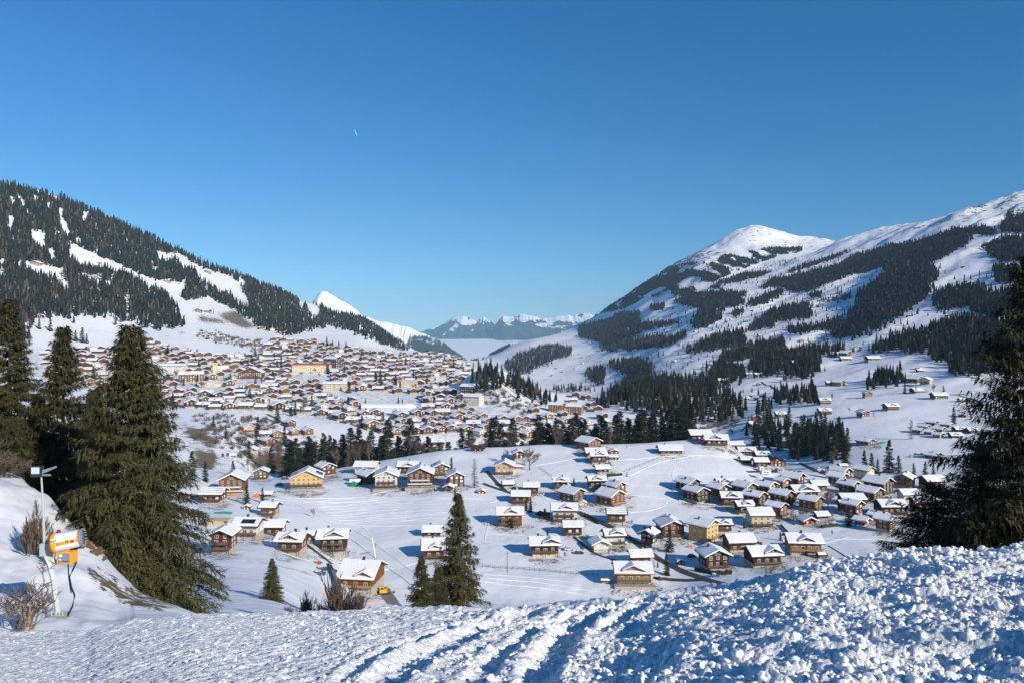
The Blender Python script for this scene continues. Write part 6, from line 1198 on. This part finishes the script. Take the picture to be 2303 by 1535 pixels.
car(1280, 1236, 22, (.6, .6, .6), 'white', 'snow covered car right of the cream foot chalet', .1); car(1303, 1244, 20, (.03, .035, .04), 'black', 'black car on the lane below the white bungalow', -.1); car(1490, 1303, 22, (.03, .035, .04), 'black', 'black car right of the widest bottom chalet', .1)
car(1556, 1252, 20, (.03, .04, .05), 'black', 'dark car in shade beside the big yellow house', .4); car(1608, 1296, 16, (.04, .1, .5), 'blue', 'blue trailer car below the hedge', 0); car(641, 1077, 16, (.03, .035, .04), 'black', 'dark car parked left of the yellow house', .1); car(630, 1091, 18, (.05, .06, .08), 'grey', 'dark car at the corner of the yellow house', .2)
for i, (x, y, a, lb) in enumerate([(2052, 1026, .1, 'leftmost'), (2062, 1022, .2, 'second'), (2076, 1022, .1, 'third'), (2088, 1024, .1, 'last')]): car(x, y, 12, [(.6, .6, .6), (.04, .06, .12), (.03, .03, .03), (.5, .5, .5)][i], ['white', 'dark_blue', 'black', 'grey'][i], f'{lb} of the parked cars left of the dark barn', a)
for i, (x, y) in enumerate([(1842, 1056), (1853, 1060), (1866, 1058), (1920, 1062), (1934, 1066), (1946, 1070), (1928, 1072), (1960, 1072)]): car(x, y, 13, [(.6, .6, .6), (.55, .1, .1), (.6, .6, .6), (.04, .06, .12)][i % 4], ['white', 'dull_red', 'white', 'dark_blue'][i % 4], f"{['first', 'second', 'third', 'fourth', 'fifth', 'sixth', 'seventh', 'eighth'][i]} snow covered car from the left on the parking by the road", .3, i % 2 == 0)
def caravan(px, py, wp, label, ang):
    p = at(px, py, 100); L_ = wp * p.y / F; r = empty('caravan', p, ang); tag(r, label, 'caravan'); G = Geo(); a = L_ / 2
    V = []
    for y in (-1.1, 1.1): V += [(-a, y, .5), (a, y, .5), (a * 1.02, y, 1.6), (a * .9, y, 2.5), (-a * .9, y, 2.6), (-a * 1.02, y, 1.5)]
    G.add(V, [(0, 1, 2, 3, 4, 5), (11, 10, 9, 8, 7, 6)] + [(i, i + 6, (i + 1) % 6 + 6, (i + 1) % 6) for i in range(6)]); part(r, 'body', G, mat('caravan_white', (.68, .68, .66), .4))
    for x in (-.5, .1): G = Geo(); G.box(x * a, x * a + a * .35, -1.14, -1.105, 1.4, 2.0); part(r, 'side_window', G, M_GLASS)
    for y in (-1, 1): G = Geo(); G.tube([(0, y - .1, .35), (0, y + .1, .35)], .35, 10); part(r, 'wheel', G, M_DARKM)
    G = Geo(); G.box(-a * .85, a * .85, -1.0, 1.0, 2.605, 2.85); part(r, 'roof_snow', G, M_SNOW)
for i, (x, y, w, a) in enumerate([(1722, 1066, 22, .1), (1704, 1073, 12, 1.2), (1712, 1058, 12, .2), (1748, 1058, 12, -.4), (1756, 1062, 14, -.5), (1764, 1066, 14, -.5), (1776, 1069, 16, -.1)]):
    caravan(x, y, w, f"{['longest', 'separate leftmost', 'rearmost', 'first in the row', 'second in the row', 'third in the row', 'rightmost'][i]} white caravan on the snow below the rust roofed building", a)

# building crane by the chalet
def lattice(G, a, b, w, n, r_=.05):
    a, b = Vector(a), Vector(b); d = (b - a); u = d.cross(Vector((0, 1, 0))).normalized() * w / 2; v = d.cross(u).normalized() * w / 2; c = [u + v, u - v, -u - v, -u + v]
    for q in c: G.tube([a + q, b + q], r_, 4)
    for i in range(n):
        for k in range(4): G.tube([a + d * i / n + c[k], a + d * (i + 1) / n + c[(k + 1) % 4]], r_ * .6, 3)
p = at(846, 1298, 150); m_ = p.y / F; cr = empty('building_crane', p); tag(cr, 'slim white self erecting crane beside the chalet with the very large roof', 'crane')
G = Geo(); lattice(G, (0, 0, -1), (-2 * m_, 0, 46 * m_), 1.0, 8, .09); part(cr, 'lower_mast', G, M_METAL); G = Geo(); G.tube([(-2 * m_, 0, 45 * m_), (-10 * m_, 0, 92 * m_)], .32, 6); part(cr, 'mast', G, mat('crane_white', (.72, .72, .70), .4))
G = Geo(); lattice(G, (-9 * m_, 0, 91 * m_), (-34 * m_, 0, 118 * m_), .9, 9, .07); part(cr, 'jib', G, M_METAL); G = Geo(); G.tube([(-10 * m_, 0, 92 * m_), (-9 * m_, 0, 106 * m_), (-20 * m_, 0, 104 * m_)], .07, 4); part(cr, 'stay', G, M_METAL)
G = Geo(); G.box(-2, 2, -1.6, 1.6, -2, .8); part(cr, 'base', G, M_STONE); G = Geo(); G.tube([(-12 * m_, 0, 58 * m_), (-37 * m_, 0, 54 * m_)], .18, 4); part(cr, 'hoist_beam', G, TM['light timber'])
# yellow excavator
p = at(862, 1336, 150); ex = empty('excavator', p, .2); tag(ex, 'small yellow excavator on the muddy track right of the chalet under the crane', 'excavator'); YM = mat('machine_yellow', (.72, .42, .02), .45)
G = Geo(); G.box(-1.3, 1.3, -1, 1, .9, 1.9); part(ex, 'body', G, YM); G = Geo(); G.box(-1.1, .3, -.9, .1, 1.905, 3.0); cb_ = part(ex, 'cab', G, YM); G = Geo(); G.box(-.9, .1, -.94, -.905, 2.1, 2.8); link('cab_window', G.mesh('cab_window'), M_GLASS, cb_)
for y in (-1.1, .75): G = Geo(); G.box(-1.6, 1.6, y, y + .4, 0, .85); part(ex, 'track', G, M_DARKM)
G = Geo(); G.tube([(1.0, 0, 1.6), (2.2, 0, 3.6), (3.6, 0, 2.4), (3.7, 0, 1.0)], [.22, .2, .16, .12], 6); part(ex, 'boom', G, YM); G = Geo(); G.box(3.3, 4.1, -.4, .4, .4, 1.0); part(ex, 'bucket', G, M_DARKM)
path('muddy_track', [(858, 1318), (870, 1335), (880, 1350), (888, 1360)], 5, .08, varied('mud', (.16, .13, .11), (.30, .28, .27), .6, .8), 'muddy track past the yellow excavator', ymin=150)
path('muddy_patch', [(560, 1262), (640, 1275), (700, 1290)], 3.0, .03, varied('dirty_snow', (.50, .42, .36), (.78, .77, .76), .35, .8), 'dirty snow before the two cars', ymin=100)
# retaining wall of the drive
p0, p1 = at(738, 1268, 150), at(764, 1336, 150); G = Geo(); V = [(p0.x, p0.y, p0.z + 1), (p1.x, p1.y, p1.z + 2), (p1.x, p1.y, p1.z - 3), (p0.x, p0.y, p0.z - 3)]; G.add(V + [(a + .8, b + .3, c) for a, b, c in V], [(0, 1, 2, 3), (7, 6, 5, 4), (0, 4, 5, 1), (1, 5, 6, 2), (3, 2, 6, 7), (0, 3, 7, 4)]); o = link('retaining_wall', G.mesh('retaining_wall'), M_STONE); tag(o, 'dark stone retaining wall running down beside the chalet under the crane', 'wall')
for x, y, w_, lb in [(800, 1352, 34, 'leftmost'), (838, 1356, 26, 'right')]:
    p = at(x, y, 150); G = Geo(); G.box(-w_ * p.y / F / 2, w_ * p.y / F / 2, -.05, .05, 0, .6); o = link('barrier', G.mesh('barrier'), TM['peach']); o.location = p; tag(o, f'{lb} low peach coloured board barrier before the chalet under the crane', 'barrier')
p = at(493, 1180, 100); G = Geo(); G.box(-4, 4, -3, 3, -3, 2.4); o = link('concrete_terrace', G.mesh('concrete_terrace'), TM['cream']); o.location = p; tag(o, 'cream concrete terrace block between the red striped chalet and the steep bank one', 'terrace')

# gondolas on their cable, lift tower
ca, cb2 = at(420, 1085, 100) + Vector((0, 0, 22)), at(640, 985, 100) + Vector((0, 0, 16)); G = Geo(); G.tube([ca, ca.lerp(cb2, .5) - Vector((0, 0, 3)), cb2], .05, 4); o = link('lift_cable', G.mesh('lift_cable'), M_DARKM); tag(o, 'cable of the gondola lift above the brushy slope', 'cable')
for px, py, lb in ((501, 1022, 'nearer, left'), (512, 1021, 'right')):
    y = ca.y + (cb2.y - ca.y) * (px - 420) / 220; c = Vector(((px - CX) / F * y, y, (HY - py) / F * y)); g = empty('gondola', c); tag(g, f'{lb} one of two small dark gondola cabins over the snow', 'gondola'); G = Geo(); G.tube([(0, 0, -1.3), (0, 0, -.9), (0, 0, .7), (0, 0, 1.1)], [.7, 1.0, 1.0, .6], 8); part(g, 'cabin', G, M_GLASS); G = Geo(); G.tube([(0, 0, 1.1), (0, 0, 3)], .06, 4); part(g, 'hanger', G, M_METAL)
p = at(480, 706); lt = empty('lift_tower', p); tag(lt, 'green lift tower beside the two huts on the ski run', 'lift tower'); G = Geo(); G.tube([(0, 0, -2), (0, 0, 14)], [1.2, .7], 8); part(lt, 'mast', G, mat('green_paint', (.12, .24, .14), .5)); G = Geo(); G.box(-4, 4, -.4, .4, 13.2, 14.2); part(lt, 'crossarm', G, M_METAL)
# contrail
G = Geo(); y = 30000.0; G.tube([((798 - CX) / F * y, y, (HY - 290) / F * y), ((800 - CX) / F * y, y, (HY - 298) / F * y), ((803 - CX) / F * y, y, (HY - 306) / F * y)], [3, 7, 4], 8); o = link('contrail', G.mesh('contrail'), mat('ice_cloud', (.8, .8, .8), 1, 0)); tag(o, 'tiny short contrail high in the blue sky', kind='stuff')


# ------------------------------------------------------------------ the churned snow of the piste at our feet
CREST = [(-900, 1360, 16), (-500, 1400, 16.5), (0, 1421, 16.5), (90, 1421, 16.2), (190, 1418, 15.6), (225, 1408, 15.4), (362, 1384, 14.8), (457, 1374, 14.3), (700, 1369, 13.6), (880, 1361, 13.2), (1100, 1353, 13), (1380, 1338, 12.5), (1500, 1321, 12), (1680, 1291, 11.5), (1800, 1276, 11.2), (2000, 1259, 11), (2100, 1247, 11), (2303, 1224, 11), (2900, 1160, 11), (3600, 1120, 11)]
_cx = np.array([c[0] for c in CREST], float); cpx = np.linspace(-900, 3600, 400); crow = pchip(_cx, np.array([c[1] for c in CREST], float), cpx); cY = pchip(_cx, np.array([c[2] for c in CREST], float), cpx)
H0 = 1.60
def plane_z(px, y):
    r = np.interp(px, cpx, crow); yc = np.interp(px, cpx, cY); zc = -(r - HY) / F * yc; s = (-zc - H0) / yc
    z = -H0 - s * y; over = np.maximum(y - yc, 0); return z - over * over * 0.10 - over * 0.12 * np.clip((px - 150) / 150, 0, 1), s, yc
def piste_at(px, row):
    z, s, yc = plane_z(np.array(float(px)), np.array(1.0)); y = H0 / ((row - HY) / F - float(s)); y = min(max(y, 3), float(yc)) if y > 0 else float(yc); return (px - CX) / F * y, y
def lumps(x, y, cell, seed, rmin, rmax, fill):
    ix = np.floor(x / cell); iy = np.floor(y / cell); best = np.zeros_like(x)
    for di in (-1, 0, 1):
        for dj in (-1, 0, 1):
            a, b = ix + di, iy + dj; cx = (a + hash2(a, b, seed)) * cell; cy = (b + hash2(a, b, seed + 1)) * cell; r = (rmin + (rmax - rmin) * hash2(a, b, seed + 2) ** 2) * (hash2(a, b, seed + 3) < fill)
            d2 = (x - cx) ** 2 + ((y - cy) * 1.0) ** 2; best = np.maximum(best, np.sqrt(np.maximum(r * r - d2, 0)))
    return best
RUTS = [([(1186, 1372), (1130, 1395), (1060, 1420), (980, 1455), (900, 1495), (830, 1540)], .30, .20), ([(1440, 1332), (1380, 1352), (1320, 1385), (1275, 1420), (1235, 1470), (1200, 1540)], .26, .20), ([(1400, 1340), (1340, 1358), (1270, 1382), (1190, 1420), (1120, 1465), (1050, 1540)], .18, .12),
        ([(1100, 1385), (1000, 1410), (900, 1445), (820, 1485), (760, 1540)], .16, .10), ([(2303, 1300), (2000, 1320), (1750, 1335), (1560, 1345)], .22, .12), ([(2303, 1340), (2000, 1352), (1700, 1368), (1500, 1380)], .16, .10), ([(1700, 1300), (1560, 1325), (1450, 1350), (1380, 1400)], .2, .12)]
RP = [([piste_at(a, b) for a, b in r_[0]], r_[1], r_[2]) for r_ in RUTS]
def relief(x, y, px, fine=True):
    right = np.clip((px - 500) / 1300, 0, 1); left = 1 - right; z = 0.0
    z = z + 0.05 * fbm(x * 0.9, y * 0.9, 3, 40) * (0.5 + right) + 0.034 * fbm(x * 3.1 + y * 1.2, y * 3.1, 4, 44, .6) * (0.40 + right * .8)
    wob = fbm(x * 1.1, y * 1.1, 2, 60) * .09
    for P, w, d in RP:
        best = np.full(x.shape, 9.0)
        for (x1, y1), (x2, y2) in zip(P, P[1:]):
            dx, dy = x2 - x1, y2 - y1; t = np.clip(((x - x1) * dx + (y - y1) * dy) / (dx * dx + dy * dy), 0, 1); best = np.minimum(best, np.hypot(x - x1 - t * dx, y - y1 - t * dy))
        w = w * .72; d = d * .5; q = np.abs(best + wob * .5); z = z - d * np.exp(-(q / w) ** 4) + d * .35 * np.exp(-((q - w * 1.5) / (w * .45)) ** 2)
    # groomed comb lines on the left
    z = z + left * 0.012 * np.sin((x * .75 - y * .66) * 30 + 2 * fbm(x, y, 2, 71))
    rim = np.exp(-((y - np.interp(px, cpx, cY) + .15) / .55) ** 2); z = z + rim * (-0.08 - 0.17 * np.exp(-((px - 1420) / 380) ** 4) + 0.16 * np.clip((px - 1650) / 400, 0, 1) + .06 * fbm(x * 2, y * 2, 3, 80))
    if fine:
        k = 0.35 + 0.65 * right
        z = z + lumps(x, y, .26, 5, .02, .085, .7) * k * .4 * np.clip(right * 2.0, .05, 1) + lumps(x, y, .12, 15, .015, .045, .8) * (.35 + .6 * right) + lumps(x + 3, y, .06, 25, .008, .025, .85) * .8
    return z
up = np.concatenate([np.linspace(-900, -70, 60)[:-1], np.arange(-70, 2380, 2.9), np.linspace(2383, 3600, 70)])
fr = np.concatenate([np.linspace(0.10, 0.34, 26)[:-1], np.linspace(0.34, 1.03, 400), np.linspace(1.035, 1.5, 26)])
PXg, FR = np.meshgrid(up, fr, indexing='ij'); yc = np.interp(PXg, cpx, cY); PY_ = FR * yc; PX_ = (PXg - CX) / F * PY_
PZ = plane_z(PXg, PY_)[0] + relief(PX_, PY_, PXg)
pst = link('piste', grid_mesh('piste', PX_, PY_, PZ), M_PISTE); tag(pst, 'churned snow of the ski piste at the bottom of the picture', kind='structure')
M_CLUMP = mat('clump_snow', (0.88, 0.88, 0.88), .6, .3)
def snow_lump(seed):
    bm = bmesh.new(); bmesh.ops.create_icosphere(bm, subdivisions=3, radius=1); r = random.Random(seed); o = Vector((r.uniform(-9, 9), r.uniform(-9, 9), r.uniform(-9, 9)))
    from mathutils import noise as mn
    cuts = [(Vector((r.uniform(-1, 1), r.uniform(-1, 1), r.uniform(-1, 1))).normalized(), r.uniform(.45, .8)) for _ in range(7)]
    for v in bm.verts:
        c = v.co.copy()
        for n, d in cuts:
            e = c.dot(n) - d
            if e > 0: c -= n * e * .8
        v.co = c * (1 + .22 * mn.noise(c * 2.2 + o) + .10 * mn.noise(c * 5 + o)); v.co.z *= .8
    me = bpy.data.meshes.new('snow_lump'); bm.to_mesh(me); bm.free(); me.polygons.foreach_set('use_smooth', np.ones(len(me.polygons), dtype=bool)); me.materials.append(M_CLUMP); return me
LUMPS = [bpy.data.objects.new('kind', snow_lump(i)) for i in range(7)]
n = 21000; lp = RNG.uniform(-500, 2800, n); rt_ = np.clip((lp - 300) / 1300, 0, 1); keep = RNG.uniform(0, 1, n) < (.25 + .75 * rt_); lp = lp[keep]; rt_ = rt_[keep]; n = len(lp)
lf = RNG.uniform(.30 ** .5, 1.0, n) ** 2; ly = lf * np.interp(lp, cpx, cY); lx = (lp - CX) / F * ly
sz = (0.006 + 0.0085 * RNG.exponential(1, n)) * (.55 + .75 * rt_); sz = np.minimum(sz, .062)
clus = fbm(lx * .9, ly * 1.1, 3, 91); ok = clus > -.25 - .3 * rt_; lx, ly, lp, sz = lx[ok], ly[ok], lp[ok], sz[ok]
lz = plane_z(lp, ly)[0] + relief(lx, ly, lp, False) + sz * .25
instances('snow_clumps', np.stack([lx, ly, lz, sz, sz], 1), LUMPS, M_CLUMP, 'loose clumps of snow thrown up on the piste', tilt=.6)
# crumbs along the crest on the right
m_ = 200; q = RNG.uniform(1100, 2320, m_); y = np.interp(q, cpx, cY) - RNG.uniform(-.1, .9, m_); x = (q - CX) / F * y; s_ = RNG.uniform(.015, .055, m_); z = plane_z(q, y)[0] + relief(x, y, q, False) + s_ * .5
instances('bank_clumps', np.stack([x, y, z, s_, s_], 1), LUMPS, M_CLUMP, 'bigger clumps of snow along the bank on the right', tilt=.6)
sb = link('slope_behind', back_ground().data if False else back_ground(), M_PISTE); tag(sb, 'snow slope behind the camera', kind='structure')
# ------------------------------------------------------------------ snow cannon with its mast and floodlights
Yc = 29.0; k = Yc / F
def loc(px, py, dy=0.0): return Vector(((px - CX) * k, Yc + dy, (HY - py) * k))
base = loc(134, 1394); base.z = hgt(base.x, base.y)
sg = empty('snow_cannon', base); tag(sg, 'orange and white fan snow cannon on a steel arm above the left slope', 'snow cannon')
def L(px, py, dy=0.0): return loc(px, py, dy) - base
M_OR = mat('orange_paint', (0.80, 0.36, 0.02), .4, .4); M_WH = mat('white_shell', (.78, .77, .74), .35, .4); M_GREY = mat('grey_panel', (.24, .26, .30), .5); M_STEEL = varied('steel_mast', (.40, .44, .43), (.50, .54, .52), 3, .55, spec=.4); M_RUB = mat('black_rubber', (.012, .012, .013), .5)
G = Geo(); G.box(-.28, .30, -.25, .25, -.4, .16); part(sg, 'concrete_foot', G, M_STONE)
G = Geo(); G.tube([L(131, 1386), L(119, 1300), L(108, 1256)], [.10, .10, .10], 4); part(sg, 'leaning_mast', G, M_STEEL); G = Geo(); G.box(-.26, .26, -.2, .2, .10, .17)
for x in (-.2, -.07, .07, .2): G.tube([(x, -.16, .165), (x, -.16, .30)], .02, 5)
part(sg, 'foot_flange', G, M_STEEL)
G = Geo(); a, b = L(104, 1252), L(168, 1262); G.tube([a, L(125, 1262), b], [.10, .10, .09], 4); G.tube([L(100, 1240), L(112, 1268)], [.13, .11], 4); part(sg, 'arm', G, M_STEEL)
G = Geo(); c = L(100, 1238); G.box(c.x - .12, c.x + .12, c.y - .12, c.y + .12, c.z - .16, c.z + .30); part(sg, 'bracket_box', G, M_STEEL)
c = L(154, 1246, -.10); G = Geo(); G.box(c.x - .29, c.x + .29, c.y - .16, c.y + .2, c.z - .27, c.z + .20); G.box(c.x - .14, c.x + .12, c.y - .14, c.y + .18, c.z + .203, c.z + .48); hb = part(sg, 'control_box', G, M_OR)
G = Geo(); G.box(c.x - .22, c.x + .20, c.y - .185, c.y - .163, c.z - .20, c.z + .13); G.box(c.x - .09, c.x + .07, c.y - .165, c.y - .143, c.z + .24, c.z + .42); link('grey_panel', G.mesh('grey_panel'), M_GREY, hb)
G = Geo(); G.box(c.x - .19, c.x - .07, c.y - .20, c.y - .187, c.z - .0, c.z + .10); G.box(c.x - .18, c.x - .12, c.y - .20, c.y - .187, c.z - .12, c.z - .07); link('sticker', G.mesh('sticker'), M_WH, hb)
G = Geo(); G.box(c.x - .05, c.x + .18, c.y - .20, c.y - .187, c.z - .17, c.z - .155); link('vent_slot', G.mesh('vent_slot'), M_RUB, hb)
# barrel
A0, A1 = L(130, 1216, -.22), L(182, 1208, .0); ax = (A1 - A0).normalized(); ln = (A1 - A0).length
def ring(t0, t1, r0, r1, m, name, parent, n=26): G = Geo(); G.tube([A0 + ax * ln * t0, A0 + ax * ln * (t0 + t1) / 2, A0 + ax * ln * t1], [r0, (r0 + r1) / 2, r1], n); return link(name, G.mesh(name, True), m, parent)
br = ring(.0, .97, .345, .31, M_OR, 'barrel', sg); ring(-.05, .12, .37, .36, M_OR, 'intake_ring', br); ring(  .975, 1.05, .315, .32, M_GREY, 'nozzle_ring', br)
def shell(t0, t1, a0, a1, off, name):
    u = ax.cross(Vector((0, 0, 1))).normalized(); w = u.cross(ax).normalized(); V = []; n, m = 10, 10
    for i in range(n + 1):
        t = t0 + (t1 - t0) * i / n
        for j in range(m + 1):
            a = a0 + (a1 - a0) * j / m; edge = .05 * math.sin(j / m * math.pi) * (1 if i in (0, n) else 0); r = .345 - .035 * t + off
            V.append(A0 + ax * ln * (t + (edge if i == n else -edge)) + (u * math.cos(a) + w * math.sin(a)) * r)
    Fs = [(i * (m + 1) + j, (i + 1) * (m + 1) + j, (i + 1) * (m + 1) + j + 1, i * (m + 1) + j + 1) for i in range(n) for j in range(m)]; link(name, mesh(name, V, Fs, True), M_WH, br)
u_sign = -1 if ax.cross(Vector((0, 0, 1))).y < 0 else 1
f0 = 0.0 if u_sign < 0 else math.pi
if u_sign < 0: shell(.10, .90, math.radians(12), math.radians(125), .012, 'upper_shell'); shell(.12, .94, math.radians(-62), math.radians(-10), .012, 'lower_shell')
else: shell(.10, .90, math.radians(55), math.radians(168), .012, 'upper_shell'); shell(.12, .94, math.radians(190), math.radians(242), .012, 'lower_shell')
G = Geo()
for i in range(18):
    a = 2 * math.pi * i / 18; u = ax.cross(Vector((0, 0, 1))).normalized(); w = u.cross(ax); q = A0 + ax * ln * 1.06 + (u * math.cos(a) + w * math.sin(a)) * .31; G.tube([q, q + ax * .07], .025, 6)
link('water_nozzles', G.mesh('water_nozzles'), M_METAL, br)
G = Geo(); G.tube([L(139, 1192, -.2), L(139, 1187, -.2)], [.08, .05], 8); link('warning_lamp', G.mesh('warning_lamp'), mat('dull_red_lamp', (.30, .02, .03), .4), br)
G = Geo(); G.tube([L(136, 1204, -.62), L(150, 1201, -.62)], .035, 4); G.tube([L(143, 1204, -.6), L(145, 1215, -.6)], .015, 4); link('handle', G.mesh('handle'), M_WH, br)
fc = bpy.data.curves.new('lettering', 'FONT'); fc.body = 'TF 10'; fc.size = .15; fc.extrude = .004; to = bpy.data.objects.new('tmp', fc); COL.objects.link(to); dg = bpy.context.evaluated_depsgraph_get(); tm = bpy.data.meshes.new_from_object(to.evaluated_get(dg)); bpy.data.objects.remove(to)
tm.materials.clear(); lt_ = link('lettering', tm, M_RUB, br); q = A0 + ax * ln * .58; lt_.location = (q.x, q.y - .335, q.z - .035); lt_.rotation_euler = (math.radians(90), math.radians(-math.degrees(math.atan2(ax.z, ax.x))), 0)
G = Geo(); G.box(c.x - .12, c.x + .35, c.y + .02, c.y + .3, c.z + .21, c.z + .62); part(sg, 'swivel_mount', G, M_RUB)
G = Geo(); G.tube([L(172, 1262), L(164, 1280), L(156, 1296), L(160, 1318), L(168, 1338), L(163, 1362), L(152, 1384), L(149, 1396)], .032, 7); part(sg, 'hose', G, M_RUB)
G = Geo(); G.tube([L(153, 1268), L(155, 1300), L(160, 1332)], .022, 6); part(sg, 'cable', G, M_RUB); G = Geo(); G.tube([L(149, 1402), L(149, 1386)], .07, 8); part(sg, 'hydrant', G, M_METAL)
# floodlight mast bolted to the cannon mast
fb = loc(101, 1250); fl = empty('floodlight_mast', fb); tag(fl, 'thin steel mast with two floodlights rising beside the snow cannon', 'floodlight'); G = Geo(); G.tube([(0, 0, 0), loc(96, 1120) - fb, loc(93, 1072) - fb], [.055, .035, .03], 8); part(fl, 'mast', G, M_STEEL)
G = Geo(); q = loc(84, 1058) - fb; G.box(q.x - .19, q.x + .19, q.y - .12, q.y + .10, q.z - .20, q.z + .18); lh = part(fl, 'lamp_housing', G, M_DARKM); G = Geo(); G.box(q.x - .15, q.x + .15, q.y - .135, q.y - .122, q.z - .08, q.z + .16); link('lamp_glass', G.mesh('lamp_glass'), mat('lamp_glass', (.62, .70, .70), .15, .6), lh)
G = Geo(); q2 = loc(107, 1056) - fb; G.add([(q2.x - .16, q2.y - .1, q2.z - .12), (q2.x + .22, q2.y - .1, q2.z + .06), (q2.x + .20, q2.y - .1, q2.z + .12), (q2.x - .14, q2.y - .1, q2.z + .02), (q2.x - .16, q2.y + .22, q2.z - .12), (q2.x + .22, q2.y + .22, q2.z + .06), (q2.x + .20, q2.y + .22, q2.z + .12), (q2.x - .14, q2.y + .22, q2.z + .02)], [(0, 1, 2, 3), (7, 6, 5, 4), (0, 4, 5, 1), (1, 5, 6, 2), (2, 6, 7, 3), (3, 7, 4, 0)]); part(fl, 'side_lamp', G, M_METAL)
G = Geo(); G.box(-.32, .34, -.03, .03, 3.02, 3.08); G.V = [(a - .13, b, c_) for a, b, c_ in G.V]; part(fl, 'lamp_bar', G, M_METAL)

# shrubs and thin trees close by
def bush(seed, px, Y, hpx, m, label, stems=7, depth=5, spread=.5, r0=.01, noun='bare_shrub', wide=1.0, kids=3, straight=.75, minr=.006, tilt=.45):
    p = on_ground(px, Y); p.z -= .1; me = bare_mesh(seed, 1.0, depth, 3, spread, stems, r0, kids, straight, minr=minr, tilt=tilt); me.materials.append(m); o = link(noun, me); h = hpx * Y / F; o.location = p; o.scale = (h * wide, h * wide, h); tag(o, label, 'shrub'); return o
bush(301, 74, 39, 190, M_TWIG, 'upright leafless shrub behind the floodlight mast', 10, 4, .30, .009, minr=.0055, wide=.6, straight=1.1)
bush(302, 108, 38, 150, M_TWIG, 'thin leafless twigs rising round the bracket of the snow cannon', 6, 4, .30, .007, minr=.0045, wide=.6, straight=1.1)
o = empty('gnarled_tree', on_ground(62, 26.5)); tag(o, 'gnarled pale tree stump with a wide tangle of reddish twigs left of the snow cannon', 'tree')
hh = 190 * 26.5 / F; me = bare_mesh(310, 1.0, 5, 3, .85, 7, .010, 2, .60, minr=.0045); me.transform(Matrix.Scale(hh, 4)); me.transform(Matrix.Translation((0, 0, .45))); me.materials.append(M_TWIG); link('twigs', me, None, o)
G = Geo(); r = random.Random(4)
for i in range(9): a = r.uniform(0, 6.28); G.tube([(math.cos(a) * .18, math.sin(a) * .14, -.3), (math.cos(a) * .09, math.sin(a) * .07, .35), (math.cos(a) * .14 + r.uniform(-.1, .1), math.sin(a) * .1, .7), (math.cos(a) * .40, math.sin(a) * .2, 1.05)], [.085, .06, .045, .02], 7)
part(o, 'trunk', G, M_DRYBARK)
G = Geo(); G.tube([(0, 0, -.3), (.12, 0, .45)], [.05, .04], 5); o = link('broken_post', G.mesh('broken_post'), TM['grey brown']); o.location = on_ground(33, 26.8); tag(o, 'short broken wooden post left of the gnarled tree', 'post')
bush(320, 700, 60, 165, M_BARK, 'leftmost thin dark leafless tree beyond the piste edge', 3, 5, .30, .012, 'bare_tree', minr=.0035, wide=.8, straight=1.1, kids=3, tilt=.18)['category'] = 'tree'
bush(321, 752, 56, 225, M_BARK, 'tallest many stemmed dark leafless tree beyond the piste edge', 5, 5, .30, .012, 'bare_tree', minr=.0035, wide=.85, straight=1.1, kids=3, tilt=.18)['category'] = 'tree'
bush(322, 798, 54, 215, M_BARK, 'rightmost thin dark leafless tree before the chalet under the crane', 3, 5, .30, .012, 'bare_tree', minr=.0035, wide=.85, straight=1.1, kids=3, tilt=.18)['category'] = 'tree'
bush(323, -12, 53, 125, M_TWIG, 'pale leafless branches reaching in from the left edge', 5, 5, .6, .012, 'bare_tree', minr=.007, wide=1.4)['category'] = 'tree'
bush(324, 650, 110, 30, M_TWIG, 'low row of dry twigs right of the small lone spruce', 9, 3, .6, .008, wide=1.5)
bush(325, 682, 108, 22, M_TWIG, 'little tuft of dry twigs on the snow edge', 9, 3, .6, .008, wide=1.3)
# earth, roots and stones showing under the big spruce
r = random.Random(9); M_EARTH = varied('earth', (.20, .12, .065), (.10, .065, .04), 6, .95, bump=.03)
bm = bmesh.new()
for i in range(46):
    px, Y = r.uniform(178, 235), r.uniform(42, 46); c_ = on_ground(px, Y); g_ = bmesh.ops.create_icosphere(bm, subdivisions=2, radius=r.uniform(.05, .26))
    for v in g_['verts']: v.co *= r.uniform(.75, 1.2); v.co.z *= .5; v.co += c_
me = bpy.data.meshes.new('earth_clods'); bm.to_mesh(me); bm.free(); o = link('earth_clods', me, M_EARTH); tag(o, 'brown clods of earth and stones in the snow under the tallest left spruce', kind='stuff')
